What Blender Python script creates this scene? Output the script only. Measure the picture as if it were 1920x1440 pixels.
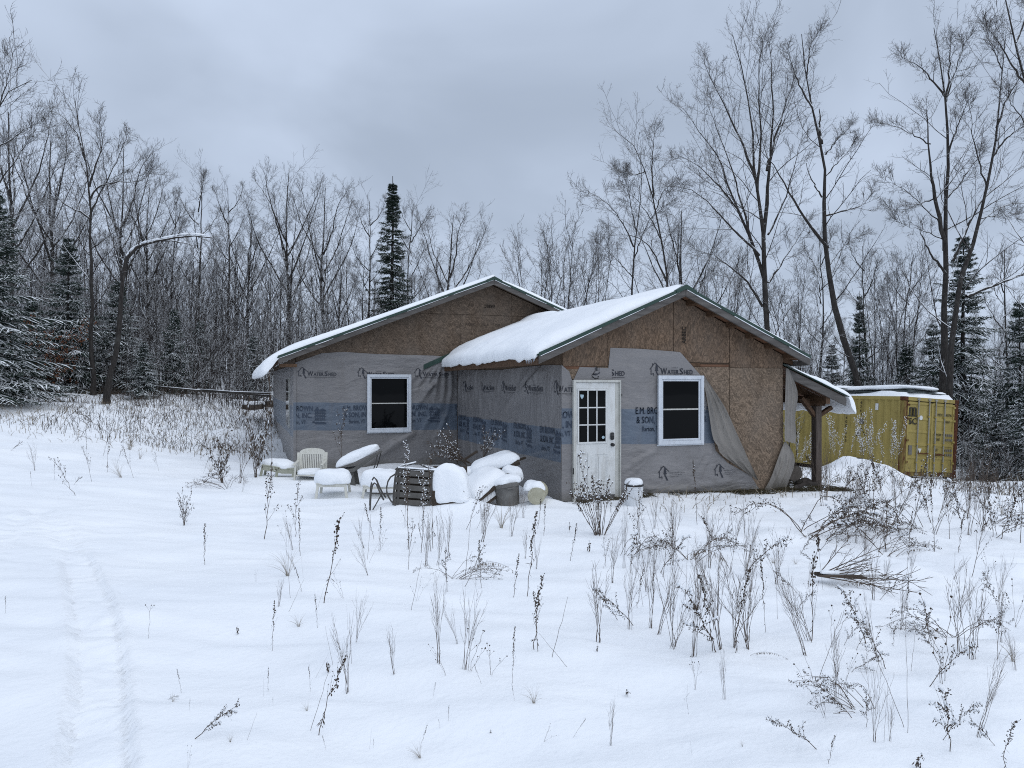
import bpy, bmesh, math, random
import numpy as np
from mathutils import Matrix, Vector, Euler

for o in list(bpy.data.objects):
    bpy.data.objects.remove(o, do_unlink=True)
SC = bpy.context.scene
COL = SC.collection
R = math.radians

# ------------------------------------------------------------------ camera
# world frame: origin = front-left corner of the wing at ground level, X along its front wall, Y into the depth
F_PX, EYE, TH = 1400.0, 1.95, R(20)
CT, ST = math.cos(TH), math.sin(TH)
AX, AY = .83204, 12.4
CAMX, CAMY = -(AX*CT + AY*ST), -(-AX*ST + AY*CT)
cam_data = bpy.data.cameras.new('camera')
cam_data.sensor_width = 36
cam_data.lens = 36*F_PX/1920
cam_data.clip_start = .05
cam_data.clip_end = 2000
cam = bpy.data.objects.new('camera', cam_data)
COL.objects.link(cam)
cam.location = (CAMX, CAMY, EYE)
cam.rotation_euler = (R(90), 0, -TH)
SC.camera = cam

# ------------------------------------------------------------------ overcast sky
SUN_EL, SUN_AZ = 58, 155
world = bpy.data.worlds.new('World')
SC.world = world
world.use_nodes = True
wn = world.node_tree.nodes; wl = world.node_tree.links
wn.clear()
w_out = wn.new('ShaderNodeOutputWorld')
w_bg = wn.new('ShaderNodeBackground'); w_bg.inputs['Strength'].default_value = 1.0
w_tc = wn.new('ShaderNodeTexCoord')
w_sep = wn.new('ShaderNodeSeparateXYZ'); wl.new(w_tc.outputs['Generated'], w_sep.inputs[0])
def wmath(op, a, b=None):
    n = wn.new('ShaderNodeMath'); n.operation = op
    for i, v in enumerate((a, b)):
        if v is None: continue
        if isinstance(v, (int, float)): n.inputs[i].default_value = v
        else: wl.new(v, n.inputs[i])
    return n.outputs[0]
zz = wmath('ADD', wmath('ABSOLUTE', w_sep.outputs[2]), .34)
w_cmb = wn.new('ShaderNodeCombineXYZ')
wl.new(wmath('DIVIDE', w_sep.outputs[0], zz), w_cmb.inputs[0])
wl.new(wmath('DIVIDE', w_sep.outputs[1], zz), w_cmb.inputs[1])
w_cmb.inputs[2].default_value = 3.7
w_no = wn.new('ShaderNodeTexNoise'); w_no.inputs['Scale'].default_value = 1.5
w_no.inputs['Detail'].default_value = 4.5; w_no.inputs['Roughness'].default_value = .48; w_no.inputs['Distortion'].default_value = .35
wl.new(w_cmb.outputs[0], w_no.inputs['Vector'])
w_rp = wn.new('ShaderNodeValToRGB')
w_rp.color_ramp.elements[0].position = .27; w_rp.color_ramp.elements[0].color = (.378, .447, .560, 1)
w_rp.color_ramp.elements[1].position = .70; w_rp.color_ramp.elements[1].color = (.560, .650, .805, 1); w_rp.color_ramp.interpolation = 'EASE'
wl.new(w_no.outputs[0], w_rp.inputs[0])
w_sky = wn.new('ShaderNodeTexSky'); w_sky.sky_type = 'NISHITA'; w_sky.sun_disc = False
w_sky.sun_elevation = R(SUN_EL); w_sky.sun_rotation = R(SUN_AZ)
w_sc = wn.new('ShaderNodeVectorMath'); w_sc.operation = 'SCALE'; w_sc.inputs[3].default_value = .07
wl.new(w_sky.outputs[0], w_sc.inputs[0])
w_mx = wn.new('ShaderNodeMix'); w_mx.data_type = 'RGBA'; w_mx.inputs[0].default_value = .08
wl.new(w_rp.outputs[0], w_mx.inputs[6]); wl.new(w_sc.outputs[0], w_mx.inputs[7])
wl.new(w_mx.outputs[2], w_bg.inputs['Color'])
wl.new(w_bg.outputs[0], w_out.inputs['Surface'])

sun_data = bpy.data.lights.new('sun', 'SUN')
sun_data.energy = 1.15
sun_data.angle = R(90)
sun_data.color = (.985, .99, 1.0)
sun = bpy.data.objects.new('sun', sun_data)
COL.objects.link(sun)
sun.rotation_euler = (R(90-SUN_EL), 0, R(-SUN_AZ+180))

vs = SC.view_settings
vs.view_transform = 'Standard'; vs.look = 'None'; vs.exposure = 0.17; vs.gamma = 1.0; vs.use_curve_mapping = False
SC.cycles.max_bounces = 5; SC.cycles.diffuse_bounces = 3; SC.cycles.glossy_bounces = 2; SC.cycles.transparent_max_bounces = 8
SC.cycles.use_denoising = False
SC.cycles.use_adaptive_sampling = False
SC.render.film_transparent = False
SC.cycles.filter_width = 1.05

# ------------------------------------------------------------------ frames and helpers
rng = np.random.default_rng(11)
random.seed(11)
def c2w(X, Y):
    return X*CT + Y*ST + CAMX, -X*ST + Y*CT + CAMY
def w2c(s, t):
    ds, dt = s-CAMX, t-CAMY
    return ds*CT - dt*ST, ds*ST + dt*CT
def at(px, py, Y):
    X = (px-960)/F_PX*Y
    s, t = c2w(X, Y)
    return np.array((s, t, EYE-(py-720)/F_PX*Y))
def on_front(px, py, t0=0.):          # a point on a wall plane Y = t0
    k = (px-960)/F_PX
    dx, dy = k*CT + ST, -k*ST + CT
    d = (t0-CAMY)/dy
    return CAMX+dx*d, EYE-(py-720)/F_PX*d
def on_side(px, py, s0=0.):           # a point on a wall plane X = s0
    k = (px-960)/F_PX
    dx, dy = k*CT + ST, -k*ST + CT
    d = (s0-CAMX)/dx
    return CAMY+dy*d, EYE-(py-720)/F_PX*d

def vnoise(x, y, seed=0):
    x = np.asarray(x, float); y = np.asarray(y, float)
    xi = np.floor(x).astype(np.int64); yi = np.floor(y).astype(np.int64)
    fx = x-xi; fy = y-yi
    fx = fx*fx*fx*(fx*(fx*6-15)+10); fy = fy*fy*fy*(fy*(fy*6-15)+10)
    def h(a, b):
        n = (a*374761393 + b*668265263 + seed*1442695041) & 0xffffffff
        n = ((n ^ (n >> 13))*1274126177) & 0xffffffff
        n = n ^ (n >> 16)
        return (n & 0xffff)/32767.5 - 1
    a = h(xi, yi); b = h(xi+1, yi); c = h(xi, yi+1); d = h(xi+1, yi+1)
    return (a*(1-fx)+b*fx)*(1-fy) + (c*(1-fx)+d*fx)*fy
def fbm(x, y, oct=3, seed=0):
    v = 0; a = 1.
    for i in range(oct):
        v = v + a*vnoise(np.asarray(x)*2**i, np.asarray(y)*2**i, seed+i*17); a *= .5
    return v

# terrain: thin plate spline through surveyed points (camera frame X, Y -> height)
GP = np.array([
 (0,0,.36),(-3,3,.40),(3,3,.30),(0,6,.20),(-5,6,.42),(5,6,.10),(0,9,.07),(3,9,.04),(-3,9,.14),(-5,12,.14),
 (.83,12.4,0),(5.1,13.9,0),(-4.96,17,0),(-1.3,18.4,0),(3,13.1,0),(-3,14,.02),(-1,12.3,.03),(6.3,15,-.05),
 (-8,12,.38),(-10,17,.50),(-15,25,1.25),(-20,29,1.62),(-14,32,1.50),(-10,33,.95),(-8.5,27,.45),(-7,20,.12),
 (12.5,23.8,-1.08),(14.8,24.6,-1.32),(17,24,-1.1),(9,14,-.28),(10,9,-.18),(16,18,-.85),(8,20,-.6),(8.3,34,-.95),
 (-30,50,3.4),(-60,60,5),(0,50,.8),(0,35,.1),(25,45,-1.2),(40,40,-1.2),(60,110,0),(-60,120,7),(0,120,3),
 (0,-20,.7),(-30,0,1.2),(30,0,-.6),(-100,-60,2),(100,-60,-1),(110,60,-1),(-110,40,5)], float)
def _tps(r2): return np.where(r2 > 1e-12, r2*np.log(r2+1e-12), 0)
_n = len(GP)
_K = _tps(((GP[:, None, :2]-GP[None, :, :2])**2).sum(-1)) + np.eye(_n)*2.0
_P = np.c_[np.ones(_n), GP[:, :2]]
_W = np.linalg.solve(np.block([[_K, _P], [_P.T, np.zeros((3, 3))]]), np.r_[GP[:, 2], 0, 0, 0])
def base_h(X, Y):
    X = np.asarray(X, float); Y = np.asarray(Y, float)
    h = _W[_n] + _W[_n+1]*X + _W[_n+2]*Y
    if X.size < 2000:
        return h + _tps((X[..., None]-GP[:, 0])**2 + (Y[..., None]-GP[:, 1])**2) @ _W[:_n]
    for i in range(_n):
        h = h + _W[i]*_tps((X-GP[i, 0])**2 + (Y-GP[i, 1])**2)
    return h
TRACK = None
MOUNDS = []           # (X, Y, rx, ry, height) camera frame
def ground_c(X, Y, fine=True):
    X = np.asarray(X, float); Y = np.asarray(Y, float)
    D = np.hypot(X, Y)
    XX = np.clip(X, -115, 115); YY = np.clip(Y, -65, 125)
    h = base_h(XX, YY)
    if fine:
        h = h + .046*fbm(X*.6, Y*.9, 3, 5) + .024*fbm(X*1.1+Y*.4, Y*3.0, 2, 9)
        rt = np.clip((X-.3*Y+1.5)/3, 0, 1)*np.clip((14-Y)/3, 0, 1)
        h = h + rt*(.075*np.maximum(fbm(X*1.15+7, Y*1.5, 3, 71), 0) + .026*fbm(X*3.0, Y*3.4, 2, 73))
        far = np.clip((D-15)/10, 0, 1)
        h = h + far*.07*fbm(X*.8, Y*.8, 3, 21)
    for (mx, my, rx, ry, hh) in MOUNDS:
        q = ((X-mx)/rx)**2 + ((Y-my)/ry)**2
        h = h + hh*np.exp(-q*1.4)*(1+.25*vnoise(X*2.3, Y*2.3, 3))
    if TRACK is not None:
        for T, wdt in TRACK:
            dmin = np.full(X.shape, 9.); sgn = np.zeros(X.shape); along = np.zeros(X.shape)
            m = (X > T[:, 0].min()-1.2) & (X < T[:, 0].max()+1.2) & (Y > T[:, 1].min()-1.2) & (Y < T[:, 1].max()+1.2)
            if not m.any(): continue
            x = X[m]; y = Y[m]; dm = np.full(x.shape, 9.); al = np.zeros(x.shape); L = 0
            for a, b in zip(T[:-1], T[1:]):
                d = b-a; l = np.hypot(*d)
                u = np.clip(((x-a[0])*d[0]+(y-a[1])*d[1])/l**2, 0, 1)
                q = np.hypot(x-a[0]-u*d[0], y-a[1]-u*d[1])
                k = q < dm; dm[k] = q[k]; al[k] = (L+u*l)[k]; L += l
            dm = dm + .014*vnoise(x*7, y*7, 4)
            w = wdt/2
            dep = np.where(dm < w, -.024, 0.)*np.clip((w-dm)/.03+.5, 0, 1)
            dep = dep - .028*np.exp(-((dm-w)/.017)**2) + .014*np.exp(-((dm-w-.045)/.025)**2)
            dep = dep + np.where(dm < w, .008*np.sin(al*2*math.pi/.13+3*vnoise(x*5, y*5, 2))*(.5+.5*vnoise(x*3, y*3, 8)) + .012*vnoise(x*11, y*11, 6), 0)
            h[m] += dep
    return h
def ground_w(s, t):
    X, Y = w2c(np.asarray(s, float), np.asarray(t, float))
    return ground_c(np.atleast_1d(X), np.atleast_1d(Y))
def gz(s, t): return float(ground_w(s, t)[0])
def pxg(px, py):
    """the ground point seen in that direction (world s, t, z)"""
    lo = None
    k = (px-960)/F_PX; m = (py-720)/F_PX
    Ys = np.r_[np.arange(1.5, 30, .25), np.arange(30, 90, 1.)]
    d = EYE - m*Ys - ground_c(k*Ys, Ys)
    i = np.argmax(d <= 0)
    if d[i] > 0: i = len(Ys)-1
    a, b = Ys[max(i-1, 0)], Ys[i]
    for _ in range(11):
        q = .5*(a+b)
        if EYE - m*q - float(ground_c(np.array([k*q]), np.array([q]))[0]) > 0: a = q
        else: b = q
    s, t = c2w(k*b, b)
    return np.array((s, t, EYE-m*b)), b
def cone(r): pass
# the sled track: one arm up the field, one turning off to the left
_tp = [(172, 1500), (186, 1330), (190, 1250), (180, 1160), (150, 1065), (122, 1005), (98, 968), (72, 955)]
_T1 = np.array([w2c(*pxg(*p)[0][:2]) for p in _tp])
_T2 = np.array([w2c(*pxg(*p)[0][:2]) for p in [(80, 953), (52, 964), (20, 990), (-40, 1040), (-120, 1110)]])
def smooth(P, it=2):
    for _ in range(it):
        Q = [P[0]]
        for a, b in zip(P[:-1], P[1:]): Q += [a*.75+b*.25, a*.25+b*.75]
        P = np.array(Q+[P[-1]])
    return P
TRACK = [(smooth(_T1), .235), (smooth(_T2), .235)]

ORD = 'first second third fourth fifth sixth seventh eighth ninth tenth eleventh twelfth thirteenth fourteenth fifteenth sixteenth seventeenth eighteenth nineteenth twentieth'.split()
ORD += ['twenty-'+q for q in ORD[:9]]+['thirtieth']+['thirty-'+q for q in ORD[:9]]+['fortieth']
def ordinals(lst, tail):
    """lst of (px, noun, object): label each by its order from the left among its kind"""
    for noun in sorted(set(q[1] for q in lst)):
        row = sorted([q for q in lst if q[1] == noun], key=lambda q: q[0])
        for k, q in enumerate(row):
            q[2]['label'] = (f'{ORD[min(k, 39)]} {noun} from the left {tail}') if len(row) > 1 else f'the only {noun} {tail}'
# ------------------------------------------------------------------ mesh building
class MB:
    def __init__(s): s.v = []; s.f = []; s.sm = False
    def add(s, V, Fc):
        b = len(s.v); s.v += [tuple(map(float, p)) for p in V]; s.f += [tuple(i+b for i in q) for q in Fc]; return s
    def box(s, a, b):
        x0, y0, z0 = a; x1, y1, z1 = b
        return s.add([(x0,y0,z0),(x1,y0,z0),(x1,y1,z0),(x0,y1,z0),(x0,y0,z1),(x1,y0,z1),(x1,y1,z1),(x0,y1,z1)],
                     [(0,3,2,1),(4,5,6,7),(0,1,5,4),(1,2,6,5),(2,3,7,6),(3,0,4,7)])
    def bar(s, p, q, w, h, up=(0,0,1)):
        p = Vector(p); q = Vector(q); d = (q-p).normalized(); u = Vector(up)
        if abs(d.dot(u)) > .98: u = Vector((0, 1, 0))
        a = d.cross(u).normalized()*(w/2); b = a.cross(d).normalized()*(h/2)
        return s.add([p-a-b, p+a-b, p+a+b, p-a+b, q-a-b, q+a-b, q+a+b, q-a+b],
                     [(0,1,2,3),(7,6,5,4),(0,4,5,1),(1,5,6,2),(2,6,7,3),(3,7,4,0)])
    def prism(s, poly, axis, a, b):
        """poly in the two other axes, extruded along axis from a to b"""
        n = len(poly)
        def mk(p, d):
            if axis == 1: return (p[0], d, p[1])
            if axis == 0: return (d, p[0], p[1])
            return (p[0], p[1], d)
        return s.add([mk(p, a) for p in poly]+[mk(p, b) for p in poly],
                     [tuple(range(n)), tuple(range(2*n-1, n-1, -1))]+[(i, i+n, (i+1) % n+n, (i+1) % n) for i in range(n)])
    def tube(s, pts, rad, k=8, cap=True):
        P = np.array([pts], float); Rr = np.array([np.broadcast_to(rad, (len(pts),))], float)
        V, Fc = tubes(P, Rr, k)
        b = len(s.v); s.add(V, Fc)
        if cap:
            n = len(pts)
            s.f.append(tuple(b+i for i in range(k))[::-1]); s.f.append(tuple(b+(n-1)*k+i for i in range(k)))
        return s
    def lathe(s, prof, k=20, ctr=(0,0)):
        n = len(prof); V = []; Fc = []
        for r, z in prof:
            for i in range(k):
                a = 2*math.pi*i/k; V.append((ctr[0]+r*math.cos(a), ctr[1]+r*math.sin(a), z))
        for j in range(n-1):
            for i in range(k):
                Fc.append((j*k+i, j*k+(i+1) % k, (j+1)*k+(i+1) % k, (j+1)*k+i))
        Fc.append(tuple(range(k))[::-1]); Fc.append(tuple((n-1)*k+i for i in range(k)))
        return s.add(V, Fc)
    def grid(s, fn, nu, nv, close_u=False):
        V = []; Fc = []
        for j in range(nv):
            for i in range(nu): V.append(fn(i/(nu if close_u else nu-1), j/(nv-1)))
        m = nu if close_u else nu-1
        for j in range(nv-1):
            for i in range(m):
                Fc.append((j*nu+i, j*nu+(i+1) % nu, (j+1)*nu+(i+1) % nu, (j+1)*nu+i))
        return s.add(V, Fc)
    def xf(s, M):
        s.v = [tuple(M @ Vector(p)) for p in s.v]; return s
    def mesh(s, name, bevel=0, fixn=True):
        me = bpy.data.meshes.new(name); me.from_pydata(s.v, [], s.f)
        if fixn or bevel:
            bm = bmesh.new(); bm.from_mesh(me)
            if bevel: bmesh.ops.bevel(bm, geom=list(bm.edges), offset=bevel, segments=1, affect='EDGES')
            bmesh.ops.recalc_face_normals(bm, faces=bm.faces); bm.to_mesh(me); bm.free()
        if s.sm: me.polygons.foreach_set('use_smooth', [True]*len(me.polygons))
        me.update(); return me
    def obj(s, name, m, parent=None, bevel=0, smooth=False):
        s.sm = smooth
        return link(name, s.mesh(name, bevel), m, parent)
def link(name, me, m=None, parent=None):
    o = bpy.data.objects.new(name, me); COL.objects.link(o)
    if m is not None and not me.materials: me.materials.append(m)
    if parent is not None: o.parent = parent
    return o
def tag(o, label, cat, group=None):
    o['label'] = label; o['category'] = cat
    if group: o['group'] = group
    return o
def empty(name, label, cat, loc=(0,0,0), rz=0, group=None):
    o = bpy.data.objects.new(name, None); COL.objects.link(o); o.location = loc; o.rotation_euler = (0, 0, rz)
    o.empty_display_size = .2
    return tag(o, label, cat, group)
def clone(root, loc, rz=0, scale=1, label=None, group=None, tilt=(0,0)):
    r = root.copy(); COL.objects.link(r); r.location = loc; r.rotation_euler = (tilt[0], tilt[1], rz)
    r.scale = (scale,)*3 if isinstance(scale, (int, float)) else scale
    if label: r['label'] = label
    if group: r['group'] = group
    for ch in root.children:
        c = ch.copy(); COL.objects.link(c); c.parent = r
        for g in ch.children:
            d = g.copy(); COL.objects.link(d); d.parent = c
    return r
def fast_mesh(name, V, Q, smooth=False):
    """quads from arrays"""
    V = np.ascontiguousarray(V, np.float32); Q = np.ascontiguousarray(Q, np.int32)
    me = bpy.data.meshes.new(name); k = Q.shape[1]
    me.vertices.add(len(V)); me.vertices.foreach_set('co', V.ravel())
    me.loops.add(Q.size); me.loops.foreach_set('vertex_index', Q.ravel())
    me.polygons.add(len(Q)); me.polygons.foreach_set('loop_start', np.arange(0, Q.size, k, dtype=np.int32))
    if smooth: me.polygons.foreach_set('use_smooth', np.ones(len(Q), bool))
    me.update(calc_edges=True); me.validate(); return me
def tubes(P, Rr, k):
    """N polylines of m points -> verts, quads"""
    P = np.asarray(P, float); N, m, _ = P.shape
    T = np.gradient(P, axis=1); T /= np.linalg.norm(T, axis=2, keepdims=True)+1e-9
    ref = np.where(np.abs(T[:, :1, 2:3]) > .9, np.array([1., 0, 0]), np.array([0, 0, 1.]))
    ref = np.broadcast_to(ref, P.shape)
    A = np.cross(T, ref); A /= np.linalg.norm(A, axis=2, keepdims=True)+1e-9
    B = np.cross(A, T)
    ang = np.arange(k)*2*math.pi/k
    V = P[:, :, None, :] + Rr[:, :, None, None]*(A[:, :, None, :]*np.cos(ang)[None, None, :, None] + B[:, :, None, :]*np.sin(ang)[None, None, :, None])
    V = V.reshape(-1, 3)
    j, i = np.meshgrid(np.arange(m-1), np.arange(k), indexing='ij')
    q = np.stack([j*k+i, j*k+(i+1) % k, (j+1)*k+(i+1) % k, (j+1)*k+i], -1).reshape(-1, 4)
    Q = (np.arange(N)*m*k)[:, None, None] + q[None]
    return V, Q.reshape(-1, 4)

# ------------------------------------------------------------------ materials
def new_mat(name, col=(.5,.5,.5), rough=.7, spec=.3):
    m = bpy.data.materials.new(name); m.use_nodes = True
    b = m.node_tree.nodes['Principled BSDF']
    b.inputs['Base Color'].default_value = (*col, 1); b.inputs['Roughness'].default_value = rough
    b.inputs['Specular IOR Level'].default_value = spec
    return m
class NT:
    def __init__(s, m): s.m = m; s.t = m.node_tree; s.b = s.t.nodes['Principled BSDF']
    def n(s, typ, **kw):
        q = s.t.nodes.new('ShaderNode'+typ)
        for k, v in kw.items(): setattr(q, k, v)
        return q
    def set(s, sock, v):
        if v is None: return
        if hasattr(v, 'is_linked') or hasattr(v, 'links'): s.t.links.new(v, sock)
        elif isinstance(v, (tuple, list)) and len(v) == 3 and sock.type == 'RGBA': sock.default_value = (*v, 1)
        else: sock.default_value = v
    def math(s, op, a, b=None, c=None, clamp=False):
        q = s.n('Math', operation=op); q.use_clamp = clamp
        for i, v in enumerate((a, b, c)): s.set(q.inputs[i], v)
        return q.outputs[0]
    def mix(s, f, a, b, mode='MIX'):
        q = s.n('Mix', data_type='RGBA', blend_type=mode)
        s.set(q.inputs[0], f); s.set(q.inputs[6], a); s.set(q.inputs[7], b); return q.outputs[2]
    def coord(s, kind='Object', scale=None, rot=None, loc=None):
        o = s.n('TexCoord').outputs[kind]
        if scale is None and rot is None and loc is None: return o
        mp = s.n('Mapping'); s.t.links.new(o, mp.inputs[0])
        if scale: mp.inputs['Scale'].default_value = scale
        if rot: mp.inputs['Rotation'].default_value = rot
        if loc: mp.inputs['Location'].default_value = loc
        return mp.outputs[0]
    def noise(s, vec, scale, detail=3, rough=.55, dist=0):
        q = s.n('TexNoise'); s.set(q.inputs['Vector'], vec); q.inputs['Scale'].default_value = scale
        q.inputs['Detail'].default_value = detail; q.inputs['Roughness'].default_value = rough; q.inputs['Distortion'].default_value = dist
        return q.outputs[0]
    def ramp(s, f, *stops):
        q = s.n('ValToRGB'); e = q.color_ramp.elements
        while len(e) < len(stops): e.new(.5)
        for el, (p, c) in zip(e, stops):
            el.position = p; el.color = (*c, 1) if isinstance(c, tuple) else (c, c, c, 1)
        s.set(q.inputs[0], f); return q.outputs[0]
    def step(s, v, a, b):
        q = s.n('MapRange'); q.clamp = True
        s.set(q.inputs[0], v); q.inputs[1].default_value = a; q.inputs[2].default_value = b
        return q.outputs[0]
    def bump(s, h, dist=.01, strength=1.):
        q = s.n('Bump'); q.inputs['Distance'].default_value = dist; q.inputs['Strength'].default_value = strength
        s.set(q.inputs['Height'], h); s.t.links.new(q.outputs[0], s.b.inputs['Normal'])
    def col(s, c): s.set(s.b.inputs['Base Color'], c)
    def rough(s, c): s.set(s.b.inputs['Roughness'], c)
    def nz(s):
        g = s.n('NewGeometry'); sp = s.n('SeparateXYZ'); s.t.links.new(g.outputs['Normal'], sp.inputs[0]); return sp.outputs[2]
M = {}
SNOW = (.86, .885, .91)
def m_snow(name='snow', grain=1.):
    m = new_mat(name, SNOW, .75, .2); n = NT(m)
    c = n.coord('Object')
    a = n.noise(c, 3.1, 3); b = n.noise(c, 26, 3, .6); d = n.noise(c, 160, 2, .6)
    n.col(n.ramp(n.noise(c, .7, 3), (.35, (.835, .862, .893)), (.65, (.885, .905, .925))))
    h = n.math('ADD', n.math('ADD', n.math('MULTIPLY', a, 1.0), n.math('MULTIPLY', b, .22)), n.math('MULTIPLY', d, .06*grain))
    n.bump(h, .05, .55)
    return m
M['snow'] = m_snow()
def m_snowy(name, base_fn, lo, hi, nscale=9., namp=.8, rough=.8, bump=0):
    """a surface with snow lying on what faces up"""
    m = new_mat(name, (.1,.1,.1), rough, .2); n = NT(m)
    c = n.coord('Object')
    col = base_fn(n, c)
    f = n.math('ADD', n.nz(), n.math('MULTIPLY', n.math('SUBTRACT', n.noise(c, nscale, 2), .5), namp))
    n.col(n.mix(n.step(f, lo, hi), col, SNOW))
    if bump: n.bump(n.noise(n.coord('Object', scale=(7, 7, 1.2)), 4, 5, .65), bump, .9)
    return m
M['bark'] = m_snowy('bark', lambda n, c: n.mix(n.math('MULTIPLY', n.step(n.noise(c, 2.5, 4, .65), .54, .72), .32),
        n.ramp(n.noise(n.coord('Object', scale=(9, 9, 1.6)), 3, 4, .65), (.3, (.016, .014, .013)), (.7, (.062, .055, .050))), (.13, .13, .12)), .36, .58, 4., 1.45, bump=.05)
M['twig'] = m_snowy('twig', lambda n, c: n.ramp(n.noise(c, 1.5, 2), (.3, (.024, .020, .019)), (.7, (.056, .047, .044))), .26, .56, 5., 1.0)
M['hazed_twig'] = m_snowy('hazed_twig', lambda n, c: n.ramp(n.noise(c, .6, 3), (.3, (.048, .042, .043)), (.7, (.092, .081, .080))), .22, .6, 3., .9)  # paler than the near twigs: distance haze painted into the colour, with snow dust
M['needle'] = m_snowy('needle', lambda n, c: n.ramp(n.noise(c, 2.5, 3), (.3, (.013, .024, .018)), (.7, (.036, .056, .042))), .56, .86, 1.8, 1.5)
M['needle_bare'] = m_snowy('needle_bare', lambda n, c: n.ramp(n.noise(c, 2.5, 3), (.3, (.012, .022, .016)), (.7, (.034, .052, .036))), .75, .98, 2.6, 1.1)
def plain(name, c0, c1, scale=6, rough=.7, spec=.3, bump=0, bs=40, stretch=None):
    m = new_mat(name, c0, rough, spec); n = NT(m); c = n.coord('Object', scale=stretch) if stretch else n.coord('Object')
    n.col(n.ramp(n.noise(c, scale, 4, .6), (.3, c0), (.7, c1)))
    if bump: n.bump(n.noise(c, bs, 3), bump)
    return m
def grime(name, c0, c1, dirt, scale=5, rough=.6, spec=.3, amount=.5, stretch=(1,1,.25)):
    m = new_mat(name, c0, rough, spec); n = NT(m)
    base = n.ramp(n.noise(n.coord('Object'), scale, 3), (.3, c0), (.7, c1))
    d = n.step(n.noise(n.coord('Object', scale=stretch), scale*2.2, 5, .65), .5, .75)
    n.col(n.mix(n.math('MULTIPLY', d, amount), base, dirt)); return m
# ------------------------------------------------------------------ snow field
MOUNDS += [(w2c(*at(1622, 900, 21.5)[:2])[0], 21.5, 1.0, .8, .52), (w2c(*at(1570, 900, 21.0)[:2])[0], 21.4, 1.0, .8, .25),
           (w2c(*at(1672, 930, 20.6)[:2])[0], 20.6, .7, .6, .25), (-2.05, 11.7, .9, .5, .08), (-.80, 11.05, .6, .4, .22), (-1.75, 11.1, .5, .35, .12), (.55, 11.9, .4, .3, .10), (-3.3, 13.6, .8, .5, .10)]
def axis(parts):
    o = []
    for a, b, st in parts: o += list(np.arange(a, b-1e-6, st))
    return np.array(o)
def grow_axis(start, end, st, f=1.13):
    o = []; x = start
    sg = 1 if end > start else -1
    while (end-x)*sg > 0:
        x += sg*st; o.append(x); st *= f
    return o
gx = np.r_[sorted(grow_axis(-9, -320, .2)), axis([(-9, -4.2, .1), (-4.2, -1.3, .032), (-1.3, 6, .09), (6, 18, .18)]), [18], grow_axis(18, 320, .2)]
gy = np.r_[sorted(grow_axis(1.5, -120, .3)), axis([(1.5, 9.5, .045), (9.5, 14, .08), (14, 26, .17), (26, 36, .25)]), [36], grow_axis(36, 400, .4)]
GX, GY = np.meshgrid(gx, gy)
GZ = ground_c(GX.ravel(), GY.ravel()).reshape(GX.shape)
gs, gt = c2w(GX, GY)
nu, nv = len(gx), len(gy)
j, i = np.meshgrid(np.arange(nv-1), np.arange(nu-1), indexing='ij')
Q = np.stack([j*nu+i, j*nu+i+1, (j+1)*nu+i+1, (j+1)*nu+i], -1).reshape(-1, 4)
ground = link('ground', fast_mesh('ground', np.stack([gs, gt, GZ], -1).reshape(-1, 3), Q, True), M['snow'])
ground['kind'] = 'structure'; ground['label'] = 'snow covered field with dry weeds poking through'
# ------------------------------------------------------------------ house materials
def m_osb(name, tint, rot):
    m = new_mat(name, (.2,.15,.1), .85, .15); n = NT(m)
    base = n.coord('Object')
    cols = []
    for k, ang in enumerate((0, 58, -52) if not rot else (0, 28, -24)):
        mp_ = n.n('Mapping'); n.set(mp_.inputs[0], n.coord('Object', rot=(0, R(ang), 0), loc=(k*3.1, 0, k*1.7))); mp_.inputs['Scale'].default_value = (52, 52, 11) if rot else (11, 52, 52); c = mp_.outputs[0]
        v = n.n('TexVoronoi'); v.inputs['Scale'].default_value = 1.0; n.set(v.inputs['Vector'], c)
        sp = n.n('SeparateColor'); n.set(sp.inputs[0], v.outputs['Color']); cols.append(sp.outputs[0])
    nz1 = n.step(n.noise(base, 26, 2), .44, .56); nz2 = n.step(n.noise(n.coord('Object', loc=(9, 2, 5)), 22, 2), .47, .57)
    f = n.n('Mix', data_type='FLOAT'); n.set(f.inputs[0], nz1); n.set(f.inputs[2], cols[0]); n.set(f.inputs[3], cols[1])
    g = n.n('Mix', data_type='FLOAT'); n.set(g.inputs[0], nz2); n.set(g.inputs[2], f.outputs[0]); n.set(g.inputs[3], cols[2])
    a = tuple(x*.60 for x in tint); b = tint; c2 = tuple(min(x*1.6, .6) for x in tint)
    flake = n.ramp(g.outputs[0], (.05, a), (.5, b), (.97, c2))
    grey = n.step(n.noise(n.coord('Object', scale=(1, 1, .5)), 1.6, 4, .6), .40, .68)
    col = n.mix(n.math('MULTIPLY', grey, .55), flake, n.mix(.5, flake, (.165, .148, .130)))
    dark = n.step(n.noise(n.coord('Object', scale=(1.2, 1, .4), loc=(3, 3, 3)), 2.2, 5, .65), .55, .78)
    n.col(n.mix(n.math('MULTIPLY', dark, .5), col, (.060, .038, .024)))
    n.bump(g.outputs[0], .003, .7)
    return m
M['osb_h'] = m_osb('oriented_strand_board_grey', (.122, .090, .066), False)
M['osb_v'] = m_osb('oriented_strand_board_brown', (.146, .099, .067), True)
M['osb_low'] = m_osb('oriented_strand_board_pale', (.172, .127, .091), False)
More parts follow.
